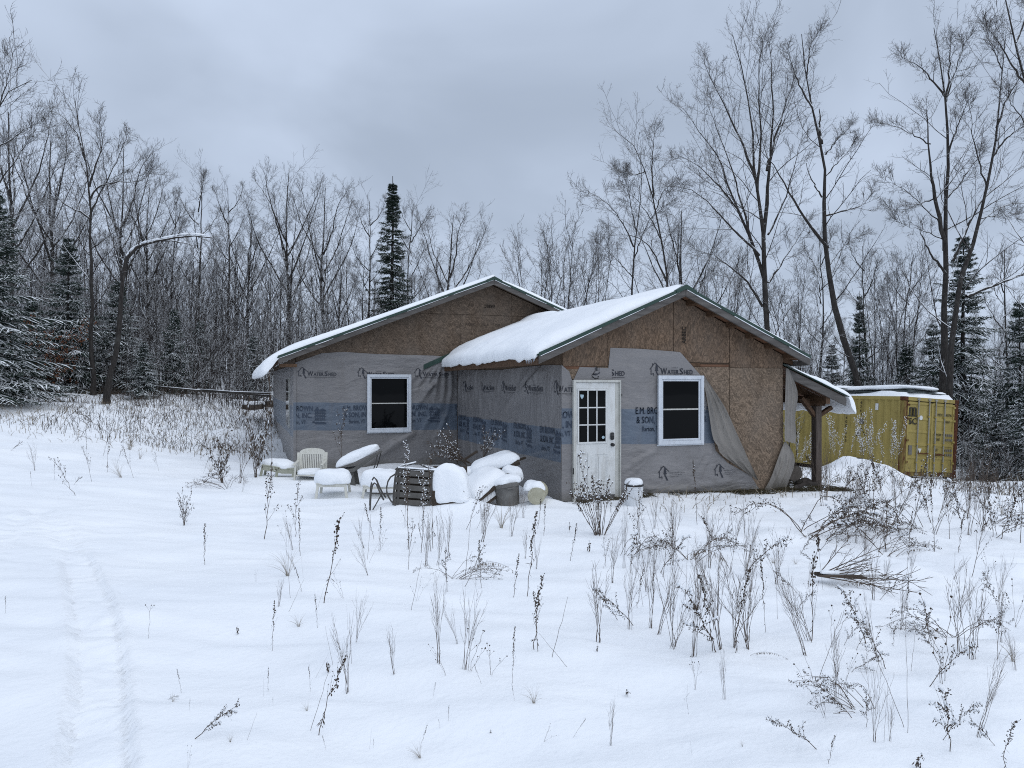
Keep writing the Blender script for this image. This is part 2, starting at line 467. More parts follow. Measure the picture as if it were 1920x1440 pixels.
def m_wrap(name, axis, z0, z1, k=0., grey=(.200, .192, .192), seed=0.):
    """grey building paper with a printed blue band between heights z0 and z1 (k: slope of the band along the wall)"""
    m = new_mat(name, grey, .40, .5); n = NT(m)
    c = n.coord('Object'); sp = n.n('SeparateXYZ'); n.set(sp.inputs[0], c)
    u = sp.outputs[axis]; z = n.math('SUBTRACT', sp.outputs[2], n.math('MULTIPLY', u, k))
    z = n.math('ADD', z, n.math('MULTIPLY', n.math('SUBTRACT', n.noise(n.coord('Object', loc=(seed, 0, 0)), 1.4, 2), .5), .04))
    bd = n.math('MULTIPLY', n.step(z, z0-.006, z0+.006), n.step(z, z1+.006, z1-.006))
    g = n.ramp(n.noise(n.coord('Object', loc=(seed, 0, 0)), 1.1, 4, .6), (.3, tuple(x*.86 for x in grey)), (.7, tuple(x*1.10 for x in grey)))
    b = n.ramp(n.noise(n.coord('Object', loc=(0, seed, 0)), 2.4, 4, .6), (.3, (.072, .098, .136)), (.7, (.108, .138, .180)))
    col = n.mix(n.math('MULTIPLY', bd, .92), g, b)
    st = n.step(n.noise(n.coord('Object', scale=(1.4, 1.4, .22), loc=(seed, seed, 0)), 3.0, 5, .6), .52, .80)
    col = n.mix(n.math('MULTIPLY', st, .28), col, (.115, .100, .088))
    # splash dirt and algae that creep up from the ground with their own ragged edge
    lo = n.math('ADD', sp.outputs[2], n.math('MULTIPLY', n.math('SUBTRACT', n.noise(c, 3.2, 5, .65), .5), .55))
    col = n.mix(n.math('MULTIPLY', n.step(lo, .22, -.02), .5), col, (.070, .062, .040))
    n.col(col)
    fine = n.noise(n.coord('Object', scale=(1, 1, .35) if seed > 4 else (.45, .45, 1), rot=(0, R(18), 0)), 4.5, 2, .45, .9)
    wv = n.noise(n.coord('Object', scale=(1, 1, .45) if seed > 4 else (.4, .4, 1)), 11, 2, .5, 1.4)
    n.bump(n.math('ADD', n.math('ADD', fine, n.math('MULTIPLY', wv, .35)), n.math('MULTIPLY', n.noise(c, 60, 2), .02)), .052, .8)
    return m
M['wrap_front'] = m_wrap('building_paper_front', 0, .945, 1.545, -.022, seed=1.)
M['wrap_side'] = m_wrap('building_paper_side', 1, .645, 1.205, -.006, grey=(.186, .178, .177), seed=5.)
M['wrap_main'] = m_wrap('building_paper_main', 0, .825, 1.47, -.016, grey=(.188, .181, .181), seed=2.)
M['wrap_left'] = m_wrap('building_paper_left', 1, .70, 1.45, 0, seed=7.)
M['wrap_back'] = m_wrap('building_paper_reverse', 0, -9, -8, 0, grey=(.205, .188, .168), seed=9.)
M['ink'] = plain('printed_ink', (.022, .025, .036), (.045, .048, .058), 30, .6)
M['ink_blue'] = plain('printed_ink_on_band', (.030, .043, .068), (.052, .068, .098), 30, .6)
M['ink_faint'] = plain('stamped_ink', (.030, .024, .020), (.075, .058, .045), 25, .8)
M['timber_grey'] = plain('weathered_timber', (.070, .064, .060), (.135, .126, .118), 2.2, .8, .2, .003, 30, (1, 9, 9))
M['timber_brown'] = plain('brown_timber', (.060, .034, .020), (.125, .075, .045), 3, .75, .2, .003, 30, (6, 6, 6))
M['timber_red'] = plain('stained_lumber', (.115, .055, .030), (.185, .095, .055), 3, .75)
M['post'] = plain('dark_post', (.060, .046, .038), (.120, .098, .085), 5, .8, .2, .004, 30, (8, 8, .6))
M['green'] = plain('green_metal_trim', (.008, .030, .022), (.014, .048, .034), 8, .4, .5)
M['steel'] = plain('roof_steel', (.012, .036, .028), (.02, .05, .04), 3, .4, .5)
M['pvc'] = grime('white_vinyl', (.52, .56, .61), (.60, .63, .67), (.36, .37, .39), 6, .45, .4, .45)
M['door_white'] = grime('old_white_door', (.58, .59, .58), (.66, .67, .66), (.36, .34, .30), 5, .5, .4, .55)
M['jamb'] = grime('weathered_jamb', (.46, .46, .43), (.56, .56, .52), (.26, .24, .20), 7, .6, .3, .6)
def m_glass():
    m = new_mat('dark_window_glass', (.002, .0023, .0026), .03, .12); n = NT(m)
    n.bump(n.noise(n.coord('Object'), 1.6, 2), .004, .25); return m
M['glass'] = m_glass()
M['black'] = plain('black_plastic', (.010, .010, .011), (.016, .016, .017), 9, .4, .4)
M['core'] = plain('bare_sheathing', (.09, .062, .042), (.14, .10, .07), 4, .9)

house = empty('house', 'unfinished single storey house in torn grey building paper under two snowy gables', 'house')

# ------------------------------------------------------------------ dimensions
WW, WL = 4.52, 6.35                    # wing width and length
WA_S, WA_Z, WE_L, WE_R = 2.15, 3.62, -.56, 4.80
WK_L, WK_R = (WA_Z-2.44)/(WA_S-WE_L), (WA_Z-2.46)/(WE_R-WA_S)
def wz(s): return WA_Z-(WA_S-s)*WK_L if s < WA_S else WA_Z-(s-WA_S)*WK_R
MS0, MS1, MDEP = -3.85, 5.45, 11.5     # main block
MA_S, MA_Z, ME_L, ME_R = .81, 4.547, -4.23, 5.85
MK = (MA_Z-2.565)/(MA_S-ME_L)
def mz(s): return MA_Z-abs(s-MA_S)*MK
T0 = WL                                # plane of the main front wall

# walls (cores)
MB().prism([(0, -.6), (WW, -.6), (WW, wz(WW)-.16), (WA_S, WA_Z-.16), (0, wz(0)-.16)], 1, .05, WL+.3).obj('wall', M['core'], house)
MB().prism([(MS0, -.6), (MS1, -.6), (MS1, mz(MS1)-.16), (MA_S, MA_Z-.16), (MS0, mz(MS0)-.16)], 1, T0+.05, T0+MDEP).obj('wall', M['core'], house)
MB().box((-.02+.03, .06, -.6), (WW+.004, WL, .02)).obj('sill_plate', M['timber_grey'], house)

# strand board panels: each one a board of its own
def board(poly, t, m, nm='sheathing_panel', d=.012):
    jit = random.uniform(-.0025, .0025)
    return MB().prism(poly, 1, t-d+jit, t+.02).obj(nm, m, house)
g = .006
top = lambda s: wz(s)-.10
board([(.02, 2.25), (.86-g, 2.25), (.86-g, top(.86)), (.02, top(.02))], .03, M['osb_v'])
board([(.86+g, 2.25), (2.15-g, 2.25), (2.15-g, top(2.15)), (.86+g, top(.86))], .03, M['osb_v'])
board([(2.15+g, 2.335), (3.323-g, 2.335), (3.323-g, top(3.323)), (2.15+g, top(2.15))], .03, M['osb_v'])
board([(3.323+g, 2.25), (4.505, 2.25), (4.505, top(4.505)), (3.323+g, top(3.323))], .03, M['osb_v'])
board([(.19, .0), (.19, 2.243), (.02, 2.243), (.02, 0)], .03, M['osb_low'])
board([(1.08, -.1), (2.15-g, -.1), (2.15-g, 2.243), (1.08, 2.243)], .03, M['osb_low'])
board([(2.15+g, -.1), (3.323-g, -.1), (3.323-g, 2.255), (2.15+g, 2.255)], .03, M['osb_low'])
board([(3.323+g, -.1), (4.515, -.1), (4.515, 2.243), (3.323+g, 2.243)], .03, M['osb_low'])
board([(.19, 2.03), (1.08, 2.03), (1.08, 2.243), (.19, 2.243)], .03, M['osb_low'])
# the slot with bare lumber showing
MB().box((2.70, .012, 2.262), (3.30, .03, 2.300)).obj('stud', M['timber_red'], house)
MB().box((2.48, .014, 2.262), (2.69, .03, 2.325)).obj('stud', M['timber_brown'], house)
MB().box((.03, .012, 2.20), (.60, .022, 2.245)).obj('stud', M['timber_red'], house)
# main gable boards
mt = lambda s: mz(s)-.10
rows = [(-3.84, -2.56, 2.3, 9), (-2.56, .07, 2.6, 3.66), (.07, 1.43, 2.6, 3.66), (1.43, 3.2, 2.6, 3.66), (-2.56, 1.43, 3.668, 9), (1.43, 3.2, 3.668, 9)]
for a, b, z0, z1 in rows:
    pts = [(a+g, z0), (b-g, z0)]
    xs = [b-g] + ([MA_S] if a < MA_S < b else []) + [a+g]
    tops = [(x, min(z1, mt(x))) for x in xs]
    if z1 < 9:      # the slope may cut the panel
        for x in np.linspace(a+g, b-g, 24)[1:-1]: tops.append((x, min(z1, mt(x))))
        tops = sorted(set(tops), key=lambda q: -q[0])
    tops = [q for q in tops if q[1] > z0+.01]
    if z0 == 3.668:
        lo, hi = max(a+g, MA_S-(MA_Z-.10-z0)/MK), min(b-g, MA_S+(MA_Z-.10-z0)/MK)
        pts = [(lo, z0), (hi, z0)]; tops = [(x, mt(x)) for x in ([hi] if mt(hi) > z0+.02 else [])+([MA_S] if lo < MA_S < hi else [])+([lo] if mt(lo) > z0+.02 else [])]
    board(pts+tops, T0+.03, M['osb_h'])

# ------------------------------------------------------------------ building paper
def sheet_mesh(poly, plane, off, step, disp, name):
    """poly (u, z) on a wall plane, cut fine and pushed out by disp(u, z)"""
    bm = bmesh.new()
    vs_ = [bm.verts.new((p[0], 0, p[1])) for p in poly]; bm.faces.new(vs_)
    u0, u1 = min(p[0] for p in poly), max(p[0] for p in poly); z0, z1 = min(p[1] for p in poly), max(p[1] for p in poly)
    for x in np.arange(u0+step/2, u1, step):
        bmesh.ops.bisect_plane(bm, geom=bm.verts[:]+bm.edges[:]+bm.faces[:], plane_co=(x, 0, 0), plane_no=(1, 0, 0))
    for z in np.arange(z0+step/2, z1, step*1.3):
        bmesh.ops.bisect_plane(bm, geom=bm.verts[:]+bm.edges[:]+bm.faces[:], plane_co=(0, 0, z), plane_no=(0, 0, 1))
    co = np.array([v.co for v in bm.verts]); d = disp(co[:, 0], co[:, 2])
    for v, dd in zip(bm.verts, d):
        u, z = v.co.x, v.co.z
        v.co = (u, off-dd, z) if plane == 1 else (off-dd, u, z)
    bmesh.ops.recalc_face_normals(bm, faces=bm.faces)
    me = bpy.data.meshes.new(name); bm.to_mesh(me); bm.free()
    me.polygons.foreach_set('use_smooth', [True]*len(me.polygons)); return me
def folds(lst, base=.004, seed=0, sc=1.3):
    def f(u, z):
        d = base*(1+fbm(u*sc, z*sc, 3, seed))
        for (x0, y0, x1, y1, w, a) in lst:
            dx, dy = x1-x0, y1-y0; L2 = dx*dx+dy*dy
            q = ((u-x0)*dx+(z-y0)*dy)/L2
            k = np.clip(q, 0, 1); bend = .03*np.sin(k*5+x0*9)
            dist = np.hypot(u-x0-k*dx+bend*dy/math.sqrt(L2), z-y0-k*dy); 
            d = d + 1.5*a*np.exp(-(dist/w)**2)*np.sin(math.pi*np.clip(k*.9+.08, 0, 1))**.6
        return np.maximum(d, .002)
    return f
W = on_front
# front of the wing
fr_poly = [W(*p) for p in [(1076, 712), (1087, 688), (1141, 690), (1145, 652), (1200, 654), (1275, 660), (1316, 706), (1322, 740), (1335, 800), (1342, 845), (1365, 868), (1408, 892), (1424, 917)]] + [(3.2, .0), (2.2, .04), (1.1, -.02), (.2, -.02)]
rr = random.Random(4)
fr_folds = [(1.85, .86, 1.05, .42, .035, .028), (1.75, .72, 1.15, .30, .03, .022), (1.9, .80, 1.3, .62, .03, .022), (1.1, .75, 1.9, .88, .025, .014),
            (1.2, .16, 2.5, .06, .035, .03), (1.9, .10, 3.3, .16, .03, .02), (2.72, .9, 2.62, .45, .04, .02), (2.9, .75, 2.7, .30, .04, .022), (1.1, 1.9, 1.75, 1.84, .03, .008), (1.15, 1.2, 1.8, 1.26, .03, .008), (2.3, 2.45, 1.2, 2.40, .05, .012)]
f_front = folds(fr_folds, .004, 1)
wrap_front = link('building_paper', sheet_mesh(fr_poly, 1, .008, .030, f_front, 'building_paper'), M['wrap_front'], house)
# strip between the corner and the door, wrapped round from the side
st_poly = [(-.012, 0.0), (.175, -.01), (.185, 2.0), (.165, 2.06), (.13, 2.16), (-.012, 2.27)]
f_strip = folds([], .003, 6)
link('building_paper', sheet_mesh(st_poly, 1, .003, .06, f_strip, 'building_paper'), M['wrap_front'], house)
# side of the wing (plane X = 0), slack and heavily folded near the inner corner
sd_poly = [(-.005, -.02), (6.3, -.02), (6.3, 2.30), (4.6, 2.26), (3.0, 2.24), (1.6, 2.27), (.5, 2.28), (-.005, 2.26)]
sd_folds = []
for k in range(10):
    a = 6.15-k*.22
    sd_folds.append((a, 2.25, a-.12-.10*k*rr.random(), 1.5-.35*rr.random(), .045, .030))
for k in range(7):
    a = 5.9-k*.55
    sd_folds.append((a, 1.2, a-.5*rr.random(), .25, .06, .022))
for k in range(6): sd_folds.append((.7+.5*rr.random()*k, 2.2, 1.6+.4*k, 1.75-.1*k, .05, .018))
for k in range(5): sd_folds.append((.05, .45+.12*k, 1.5+.4*k, .02+.08*k, .05, .03))
f_side = folds(sd_folds, .006, 3)
wrap_side = link('building_paper', sheet_mesh(sd_poly, 0, -.008, .036, f_side, 'building_paper'), M['wrap_side'], house)
# main front
mn_poly = [(-3.85, -.02), (-.01, -.02), (-.01, 2.60), (-.6, 2.64), (-2.0, 2.66), (-2.75, 2.70), (-3.25, 2.66), (-3.84, 2.44)]
mn_folds = [(-3.7, 2.5, -1.0, 2.56, .05, .012), (-3.6, 2.42, -2.4, 2.5, .04, .012)]
for k in range(7):
    mn_folds.append((-1.16+.02*k, .80-.01*k, -1.75-.12*k, .50-.10*k, .035, .026))
for k in range(6):
    mn_folds.append((-.15-.11*k, 2.5, -.22-.20*k, 1.35+.12*k, .040, .030))
for k in range(5): mn_folds.append((-1.1, 1.75-.12*k, -.45, 1.95+.06*k, .035, .022))
mn_folds += [(-.2, 1.3, -.6, .6, .05, .022), (-.45, 1.4, -.95, .75, .05, .02), (-3.4, .7, -2.4, .5, .06, .012)]
f_main = folds(mn_folds, .005, 8)
wrap_main = link('building_paper', sheet_mesh(mn_poly, 1, T0+.008, .036, f_main, 'building_paper'), M['wrap_main'], house)
# left end wall of the main block
f_left = folds([(T0+.3, 2.2, T0+.2, .3, .08, .03), (T0+1.2, 2.2, T0+1.1, .5, .10, .03)], .006, 12)
link('building_paper', sheet_mesh([(T0-.012, -.05), (T0+MDEP, -.3), (T0+MDEP, 2.42), (T0-.012, 2.40)], 0, MS0-.006, .12, f_left, 'building_paper'), M['wrap_left'], house)
MB().box((MS0-.035, T0-.030, -.05), (MS0+.020, T0+.01, 2.38)).obj('corner_seam', M['wrap_main'], house)
# torn flap peeling off beside the window, and the two rags at the right corner
def curtain(pts, outs, name, m, nsub=22):
    """a loose sheet between two edge polylines: pts rows of ((s,z) left, (s,z) right), outs rows of how far each edge stands off the wall"""
    mb = MB(); V = []; nr = len(pts)
    for r in range(nr):
        (a, za), (b, zb) = pts[r]; oa, ob = outs[r]
        for i in range(nsub+1):
            u = i/nsub
            q_ = (u*2.6+r*.17+.25*math.sin(r*1.3)) % 1.
            bulge = .055*(abs(2*q_-1)**1.5)*(.35+.65*math.sin(math.pi*min(1, (r+.6)/nr)))+.012*math.sin(u*17+r*2.1)
            V.append((a+(b-a)*u, -.012-(oa+(ob-oa)*u)-abs(bulge), za+(zb-za)*u + .010*math.sin(u*23+r*1.7)*(r > 0)))
    n = nsub+1
    mb.add(V, [(r*n+i, r*n+i+1, (r+1)*n+i+1, (r+1)*n+i) for r in range(nr-1) for i in range(nsub)])
    o = mb.obj(name, m, house, smooth=True)
    md = o.modifiers.new('subdivision', 'SUBSURF'); md.levels = 1; md.render_levels = 1
    return o
P = lambda a, b: (W(*a), W(*b))
curtain([P((1313, 706), (1319, 706)), P((1321, 738), (1336, 740)), P((1325, 765), (1352, 770)), P((1328, 795), (1366, 806)), P((1331, 829), (1386, 846)), P((1341, 834), (1390, 852)), P((1342, 846), (1398, 868)), P((1362, 862), (1408, 884)), P((1400, 888), (1419, 901))],
        [(.02, .02), (.02, .09), (.03, .13), (.05, .15), (.07, .13), (.06, .12), (.03, .10), (.02, .07), (.01, .03)], 'torn_paper_flap', M['wrap_back'])
curtain([P((1470, 690), (1476, 692)), P((1470, 715), (1485, 720)), P((1469, 740), (1490, 745)), P((1468, 770), (1484, 776)), P((1467, 800), (1486, 806)), P((1466, 826), (1487, 832))],
        [(.01, .02), (.02, .05), (.03, .06), (.03, .03), (.04, .05), (.05, .05)], 'torn_paper_rag', M['wrap_back'], 12)
curtain([P((1467, 828), (1471, 828)), P((1455, 858), (1481, 850)), P((1448, 880), (1479, 876)), P((1440, 902), (1470, 905)), P((1430, 918), (1469, 921))],
        [(.01, .02), (.03, .09), (.03, .10), (.02, .05), (.01, .02)], 'torn_paper_rag', M['wrap_back'], 14)

# ------------------------------------------------------------------ lettering
_tc = {}
def text_arr(body, size):
    if (body, size) in _tc: return _tc[(body, size)]
    cu = bpy.data.curves.new('t', 'FONT'); cu.body = body; cu.size = size; cu.resolution_u = 2
    ob = bpy.data.objects.new('t', cu); COL.objects.link(ob)
    dg = bpy.context.evaluated_depsgraph_get(); dg.update()
    me = bpy.data.meshes.new_from_object(ob.evaluated_get(dg))
    V = [tuple(v.co) for v in me.vertices]; Fc = [tuple(p.vertices) for p in me.polygons]
    bpy.data.objects.remove(ob); bpy.data.curves.remove(cu); bpy.data.meshes.remove(me)
    _tc[(body, size)] = (V, Fc); return V, Fc
def text_at(mb, body, x, y, h, width=None, bold=0):
    """cap height h, set at x, y; width squeezes or stretches the line"""
    V, Fc = text_arr(body, h/.69)
    if not V: return x
    w0 = max(v[0] for v in V); k = (width/w0) if width else 1.
    for dx in ((0, bold) if bold else (0,)):
        mb.add([(x+v[0]*k+dx, y+v[1]+dx*.6, 0) for v in V], Fc)
    return x+w0*k
def watershed_mark(fine=True):
    """house outline, fir tree and the name in wide small capitals; about .9 wide"""
    m = MB()
    def ln(a, b, w=.012): m.bar((a[0], a[1], 0), (b[0], b[1], 0), .0005, w, up=(-(b[1]-a[1]), b[0]-a[0], 0))
    for a, b in [((.0, .04), (.10, .155)), ((.10, .155), (.215, .055)), ((.025, .055), (.025, -.05)), ((.025, -.05), (.075, -.03)), ((.055, .09), (.055, .145)), ((.075, -.03), (.075, -.07))]: ln(a, b)
    for z0, w in ((.085, .020), (.050, .028), (.012, .036)):
        m.add([(.135-w, z0, 0), (.135+w, z0, 0), (.135, z0+.065, 0)], [(0, 1, 2)])
    m.add([(.125, -.03, 0), (.145, -.03, 0), (.145, .01, 0), (.125, .01, 0)], [(0, 1, 2, 3)])
    m.add([(.15, -.01, 0), (.20, -.10, 0), (.165, -.10, 0), (.135, -.02, 0)], [(0, 1, 2, 3)])
    x = text_at(m, 'W', .215, -.045, .105, .125, .005)
    x = text_at(m, 'ATER', x+.012, -.045, .078, .225, .005)
    x = text_at(m, 'S', x+.014, -.045, .105, .075, .005)
    x = text_at(m, 'HED', x+.014, -.045, .078, .185, .005)
    ln((.20, -.072), (x, -.072), .006)
    if fine:
        text_at(m, 'LOW-E', .44, .060, .018, .12); text_at(m, 'housewrap system', .38, -.098, .016, .26)
    return m
def brown_mark():
    m = MB()
    text_at(m, 'E.M. BROWN', 0, .16, .115, .66, .005)
    text_at(m, '& SON, INC.', .02, .0, .115, .62, .005)
    text_at(m, 'Barton, VT', .13, -.14, .085, .38, .003)
    bx = lambda a, b, c, d: m.add([(a, b, 0), (c, b, 0), (c, d, 0), (a, d, 0)], [(0, 1, 2, 3)])
    X = .72
    for k in range(5): bx(X+k*.052, -.06, X+.012+k*.052, .20-abs(k-1)*.018)
    for z in (-.06, .02, .085, .15): bx(X-.02, z, X+.25, z+.014)
    for k in range(4):
        for z in (-.035, .045, .105): bx(X+.018+k*.052, z, X+.045+k*.052, z+.022)
    m.add([(X-.02, .165, 0), (X+.10, .165, 0), (X+.05, .25, 0)], [(0, 1, 2)]); m.add([(X+.08, .165, 0), (X+.25, .165, 0), (X+.16, .215, 0)], [(0, 1, 2)])
    bx(X-.06, -.115, X+.21, -.10); bx(X-.06, -.10, X-.02, -.075); bx(X+.0, -.145, X+.25, -.118)
    return m
def stamp_small():
    m = MB(); a = watershed_mark(False)
    keep = [f for f in a.f if max(a.v[i][0] for i in f) < .222]
    m.v = a.v; m.f = keep
    for k, (t, w) in enumerate([('Keep Eave & Soffit Vents Dry', .33), ('Lap Top Over Bottom', .25), ('www.low-e.com', .16)]):
        text_at(m, t, .21+.02*k, .02-.035*k, .018, w)
    return m
def put(mb, u, z, plane, off, f, m, parent, umin=None, umax=None, rot=0, sc=1., flip=False, zmax=None):
    V = np.array(mb.v)[:, :2]*sc; c, s_ = math.cos(rot), math.sin(rot)
    X = V[:, 0]*c-V[:, 1]*s_; Y = V[:, 0]*s_+V[:, 1]*c
    U = u-X if flip else u+X; Z = z+Y
    bm = bmesh.new(); vv = [bm.verts.new((a, 0, b)) for a, b in zip(U, Z)]
    for q in mb.f:
        try: bm.faces.new([vv[i] for i in q])
        except ValueError: pass
    geom = lambda: bm.verts[:]+bm.edges[:]+bm.faces[:]
    if umin is not None: bmesh.ops.bisect_plane(bm, geom=geom(), plane_co=(umin, 0, 0), plane_no=(-1, 0, 0), clear_outer=True)
    if umax is not None: bmesh.ops.bisect_plane(bm, geom=geom(), plane_co=(umax, 0, 0), plane_no=(1, 0, 0), clear_outer=True)
    if zmax is not None: bmesh.ops.bisect_plane(bm, geom=geom(), plane_co=(0, 0, zmax), plane_no=(0, 0, 1), clear_outer=True)
    for x in np.arange(min(U)+.05, max(U), .06):
        bmesh.ops.bisect_plane(bm, geom=geom(), plane_co=(x, 0, 0), plane_no=(1, 0, 0))
    if not bm.verts: bm.free(); return
    co = np.array([v.co for v in bm.verts]); d = f(co[:, 0], co[:, 2]) + .009
    for v, dd in zip(bm.verts, d):
        a, b = v.co.x, v.co.z
        v.co = (a, off-dd, b) if plane == 1 else (off-dd, a, b)
    me = bpy.data.meshes.new('lettering'); bm.to_mesh(me); bm.free()
    return link('lettering', me, m, parent)
WM, BM_, SM_ = watershed_mark(), brown_mark(), stamp_small()
for u in (-3.79, -2.44, -1.09): put(WM, u, 2.18, 1, T0+.008, f_main, M['ink'], wrap_main, umax=-.02)
for u in (-4.12, -2.77, -1.42, -.07): put(BM_, u, 1.17, 1, T0+.008, f_main, M['ink_blue'], wrap_main, umin=-3.83, umax=-.02)
for u in (.32, 1.66, 3.0, 4.35, 5.72): put(WM, u, 1.86, 0, -.008, f_side, M['ink'], wrap_side, umin=.01, flip=True)
for u in (.95, 2.30, 3.65, 5.0, 6.2): put(BM_, u, .93, 0, -.008, f_side, M['ink_blue'], wrap_side, umin=.02, umax=6.25, flip=True)
put(WM, -.32, 1.86, 1, .003, f_strip, M['ink'], wrap_front, umin=-.005, umax=.19)
put(BM_, -.36, 1.22, 1, .003, f_strip, M['ink_blue'], wrap_front, umin=-.005, umax=.19)
put(WM, .30, 2.135, 1, .008, f_front, M['ink'], wrap_front, umin=.93)
put(WM, 1.66, 2.165, 1, .008, f_front, M['ink'], wrap_front)
put(WM, .64, 2.030, 1, .008, f_front, M['ink'], wrap_front, rot=R(90), sc=.62, zmax=2.238)
for u in (1.375, 2.725): put(BM_, u, 1.27, 1, .008, f_front, M['ink_blue'], wrap_front, umax=2.84)
for u in (1.83, 2.98): put(SM_, u, .36, 1, .008, f_front, M['ink'], wrap_front)
f0 = lambda u, z: np.full(np.shape(u), .006)
ab = MB(); text_at(ab, 'ARBEC', 0, 0, .085, .30, .006)
put(ab, 2.40, 2.66, 1, .02, f0, M['ink_faint'], house, rot=R(90))
put(ab, .98, 3.93, 1, T0+.018, f0, M['ink_faint'], house, rot=R(180), sc=.95)
for k, (t, w, x) in enumerate([('ARBEC', .26, .20), ('PS2-10', .2, .62), ('OSB', .13, .98)]):
    q = MB(); text_at(q, t, 0, 0, .06, w); put(q, x, 3.40, 1, T0+.018, f0, M['ink_faint'], house)
q = MB(); text_at(q, '19/32', 0, 0, .05, .14); put(q, .26, 3.87, 1, T0+.018, f0, M['ink_faint'], house)

# ------------------------------------------------------------------ windows
def window(s0, s1, z0, z1, t, zm, label):
    w = MB()
    fr, d = .066, .050
    for a, b in [((s0, t-d, z0), (s0+fr, t, z1)), ((s1-fr, t-d, z0), (s1, t, z1)), ((s0+fr, t-d, z1-fr), (s1-fr, t, z1)), ((s0+fr, t-d, z0), (s1-fr, t, z0+fr))]: w.box(a, b)
    root = w.obj('window', M['pvc'], house, bevel=.006); root['label'] = label
    i = MB(); e = .036
    a0, a1, b0, b1 = s0+fr, s1-fr, z0+fr, z1-fr
    for a, b in [((a0, t-.030, b0), (a0+e, t, b1)), ((a1-e, t-.030, b0), (a1, t, b1)), ((a0+e, t-.030, b1-e), (a1-e, t, b1)), ((a0+e, t-.030, b0), (a1-e, t, b0+e))]: i.box(a, b)
    i.obj('sash', M['pvc'], root, bevel=.004)
    MB().box((a0+e, t-.026, zm-.013), (a1-e, t+.002, zm+.013)).obj('meeting_rail', M['jamb'], root, bevel=.004)
    MB().box((a0+e, t-.012, zm+.013), (a1-e, t-.006, b1-e)).obj('pane', M['glass'], root)
    MB().box((a0+e, t-.010, b0+e), (a1-e, t-.004, zm-.013)).obj('pane', M['glass'], root)
    MB().box((s0-.012, t-.022, z0-.020), (s1+.012, t-.002, z0-.001)).obj('sill', M['pvc'], root)
window(1.803, 2.733, .888, 2.100, -.012, 1.505, 'white vinyl sash window right of the door')
window(-2.215, -1.163, .805, 2.178, T0-.014, 1.49, 'white vinyl sash window in the set back gable wall')
# narrow window on the far left wall
MB().box((MS0-.05, T0+1.48, .85), (MS0-.006, T0+1.55, 2.1)).obj('window_trim', M['jamb'], house)
MB().box((MS0-.045, T0+1.55, .87), (MS0-.004, T0+2.8, 2.08)).obj('pane', M['glass'], house)

# ------------------------------------------------------------------ door
dfr = MB()
D0, D1, DZ0, DZ1 = .185, 1.075, -.02, 2.02
dfr.box((D0, -.055, DZ0), (D0+.045, .03, DZ1)).box((D1-.100, -.010, DZ0), (D1-.018, .03, DZ1-.04)).box((D1-.018, -.055, DZ0), (D1, .03, DZ1)).box((D0+.045, -.055, DZ1-.042), (D1-.018, .03, DZ1))
door_frame = dfr.obj('door_frame', M['jamb'], house, bevel=.004)
MB().box((D0-.06, -.14, DZ0-.10), (D1+.02, .02, DZ0-.005)).obj('threshold', M['timber_grey'], house, bevel=.006)
d0, d1, dz0, dz1 = D0+.047, D1-.102, .075, 1.975
q = lambda px, py: W(px, py, -.02)
gl0, gl1 = q(1085, 732), q(1135.5, 828)
gx0, gz1, gx1, gz0 = gl0[0], gl0[1], gl1[0], gl1[1]
ds = MB()
ty = -.022
for a, b in [((d0, ty, dz0), (gx0, .015, dz1)), ((gx1, ty, dz0), (d1, .015, dz1)), ((gx0, ty, gz1), (gx1, .015, dz1)), ((gx0, ty, dz0), (gx1, .015, gz0))]: ds.box(a, b)
door = ds.obj('door', M['door_white'], house); door['label'] = 'white steel door with nine small panes and two lower panels'
mo = MB(); e = .028
for a, b in [((gx0-e, ty-.014, gz0-e), (gx0+.004, ty-.001, gz1+e)), ((gx1-.004, ty-.014, gz0-e), (gx1+e, ty-.001, gz1+e)), ((gx0+.004, ty-.014, gz1-.004), (gx1-.004, ty-.001, gz1+e)), ((gx0+.004, ty-.014, gz0-e), (gx1-.004, ty-.001, gz0+.004))]: mo.box(a, b)
mo.obj('glazing_frame', M['door_white'], door, bevel=.004)
pw, ph = (gx1-gx0)/3, (gz1-gz0)/3
for k in (1, 2):
    MB().box((gx0+k*pw-.010, ty-.008, gz0+.004), (gx0+k*pw+.010, ty+.010, gz1-.004)).obj('muntin', M['door_white'], door)
    MB().box((gx0+.004, ty-.0085, gz0+k*ph-.010), (gx1-.004, ty+.0095, gz0+k*ph+.010)).obj('muntin', M['door_white'], door)
for a in range(3):
    for b in range(3):
        MB().box((gx0+a*pw+.009, ty+.004, gz0+b*ph+.009), (gx0+(a+1)*pw-.009, ty+.008, gz0+(b+1)*ph-.009)).obj('pane', M['glass'], door)
M['sticker'] = plain('pale_blue_sticker', (.25, .38, .45), (.45, .55, .60), 40, .6)
M['fascia_l'] = M['timber_grey']
a = q(1137, 820); c0 = W(1131, 820, -.02)
MB().lathe([(.026, 0), (.026, .002)], 12).xf(Matrix.Translation((c0[0], ty+.002, c0[1])) @ Matrix.Rotation(R(90), 4, 'X')).obj('sticker', M['sticker'], door)
c0 = W(1091, 743, -.02)
MB().add([(-.03, 0, .03), (.035, 0, .025), (.03, 0, -.015), (.0, 0, -.05), (-.025, 0, -.01)], [(0, 1, 2, 3, 4)]).xf(Matrix.Translation((c0[0], ty+.001, c0[1]))).obj('sticker', M['sticker'], door)
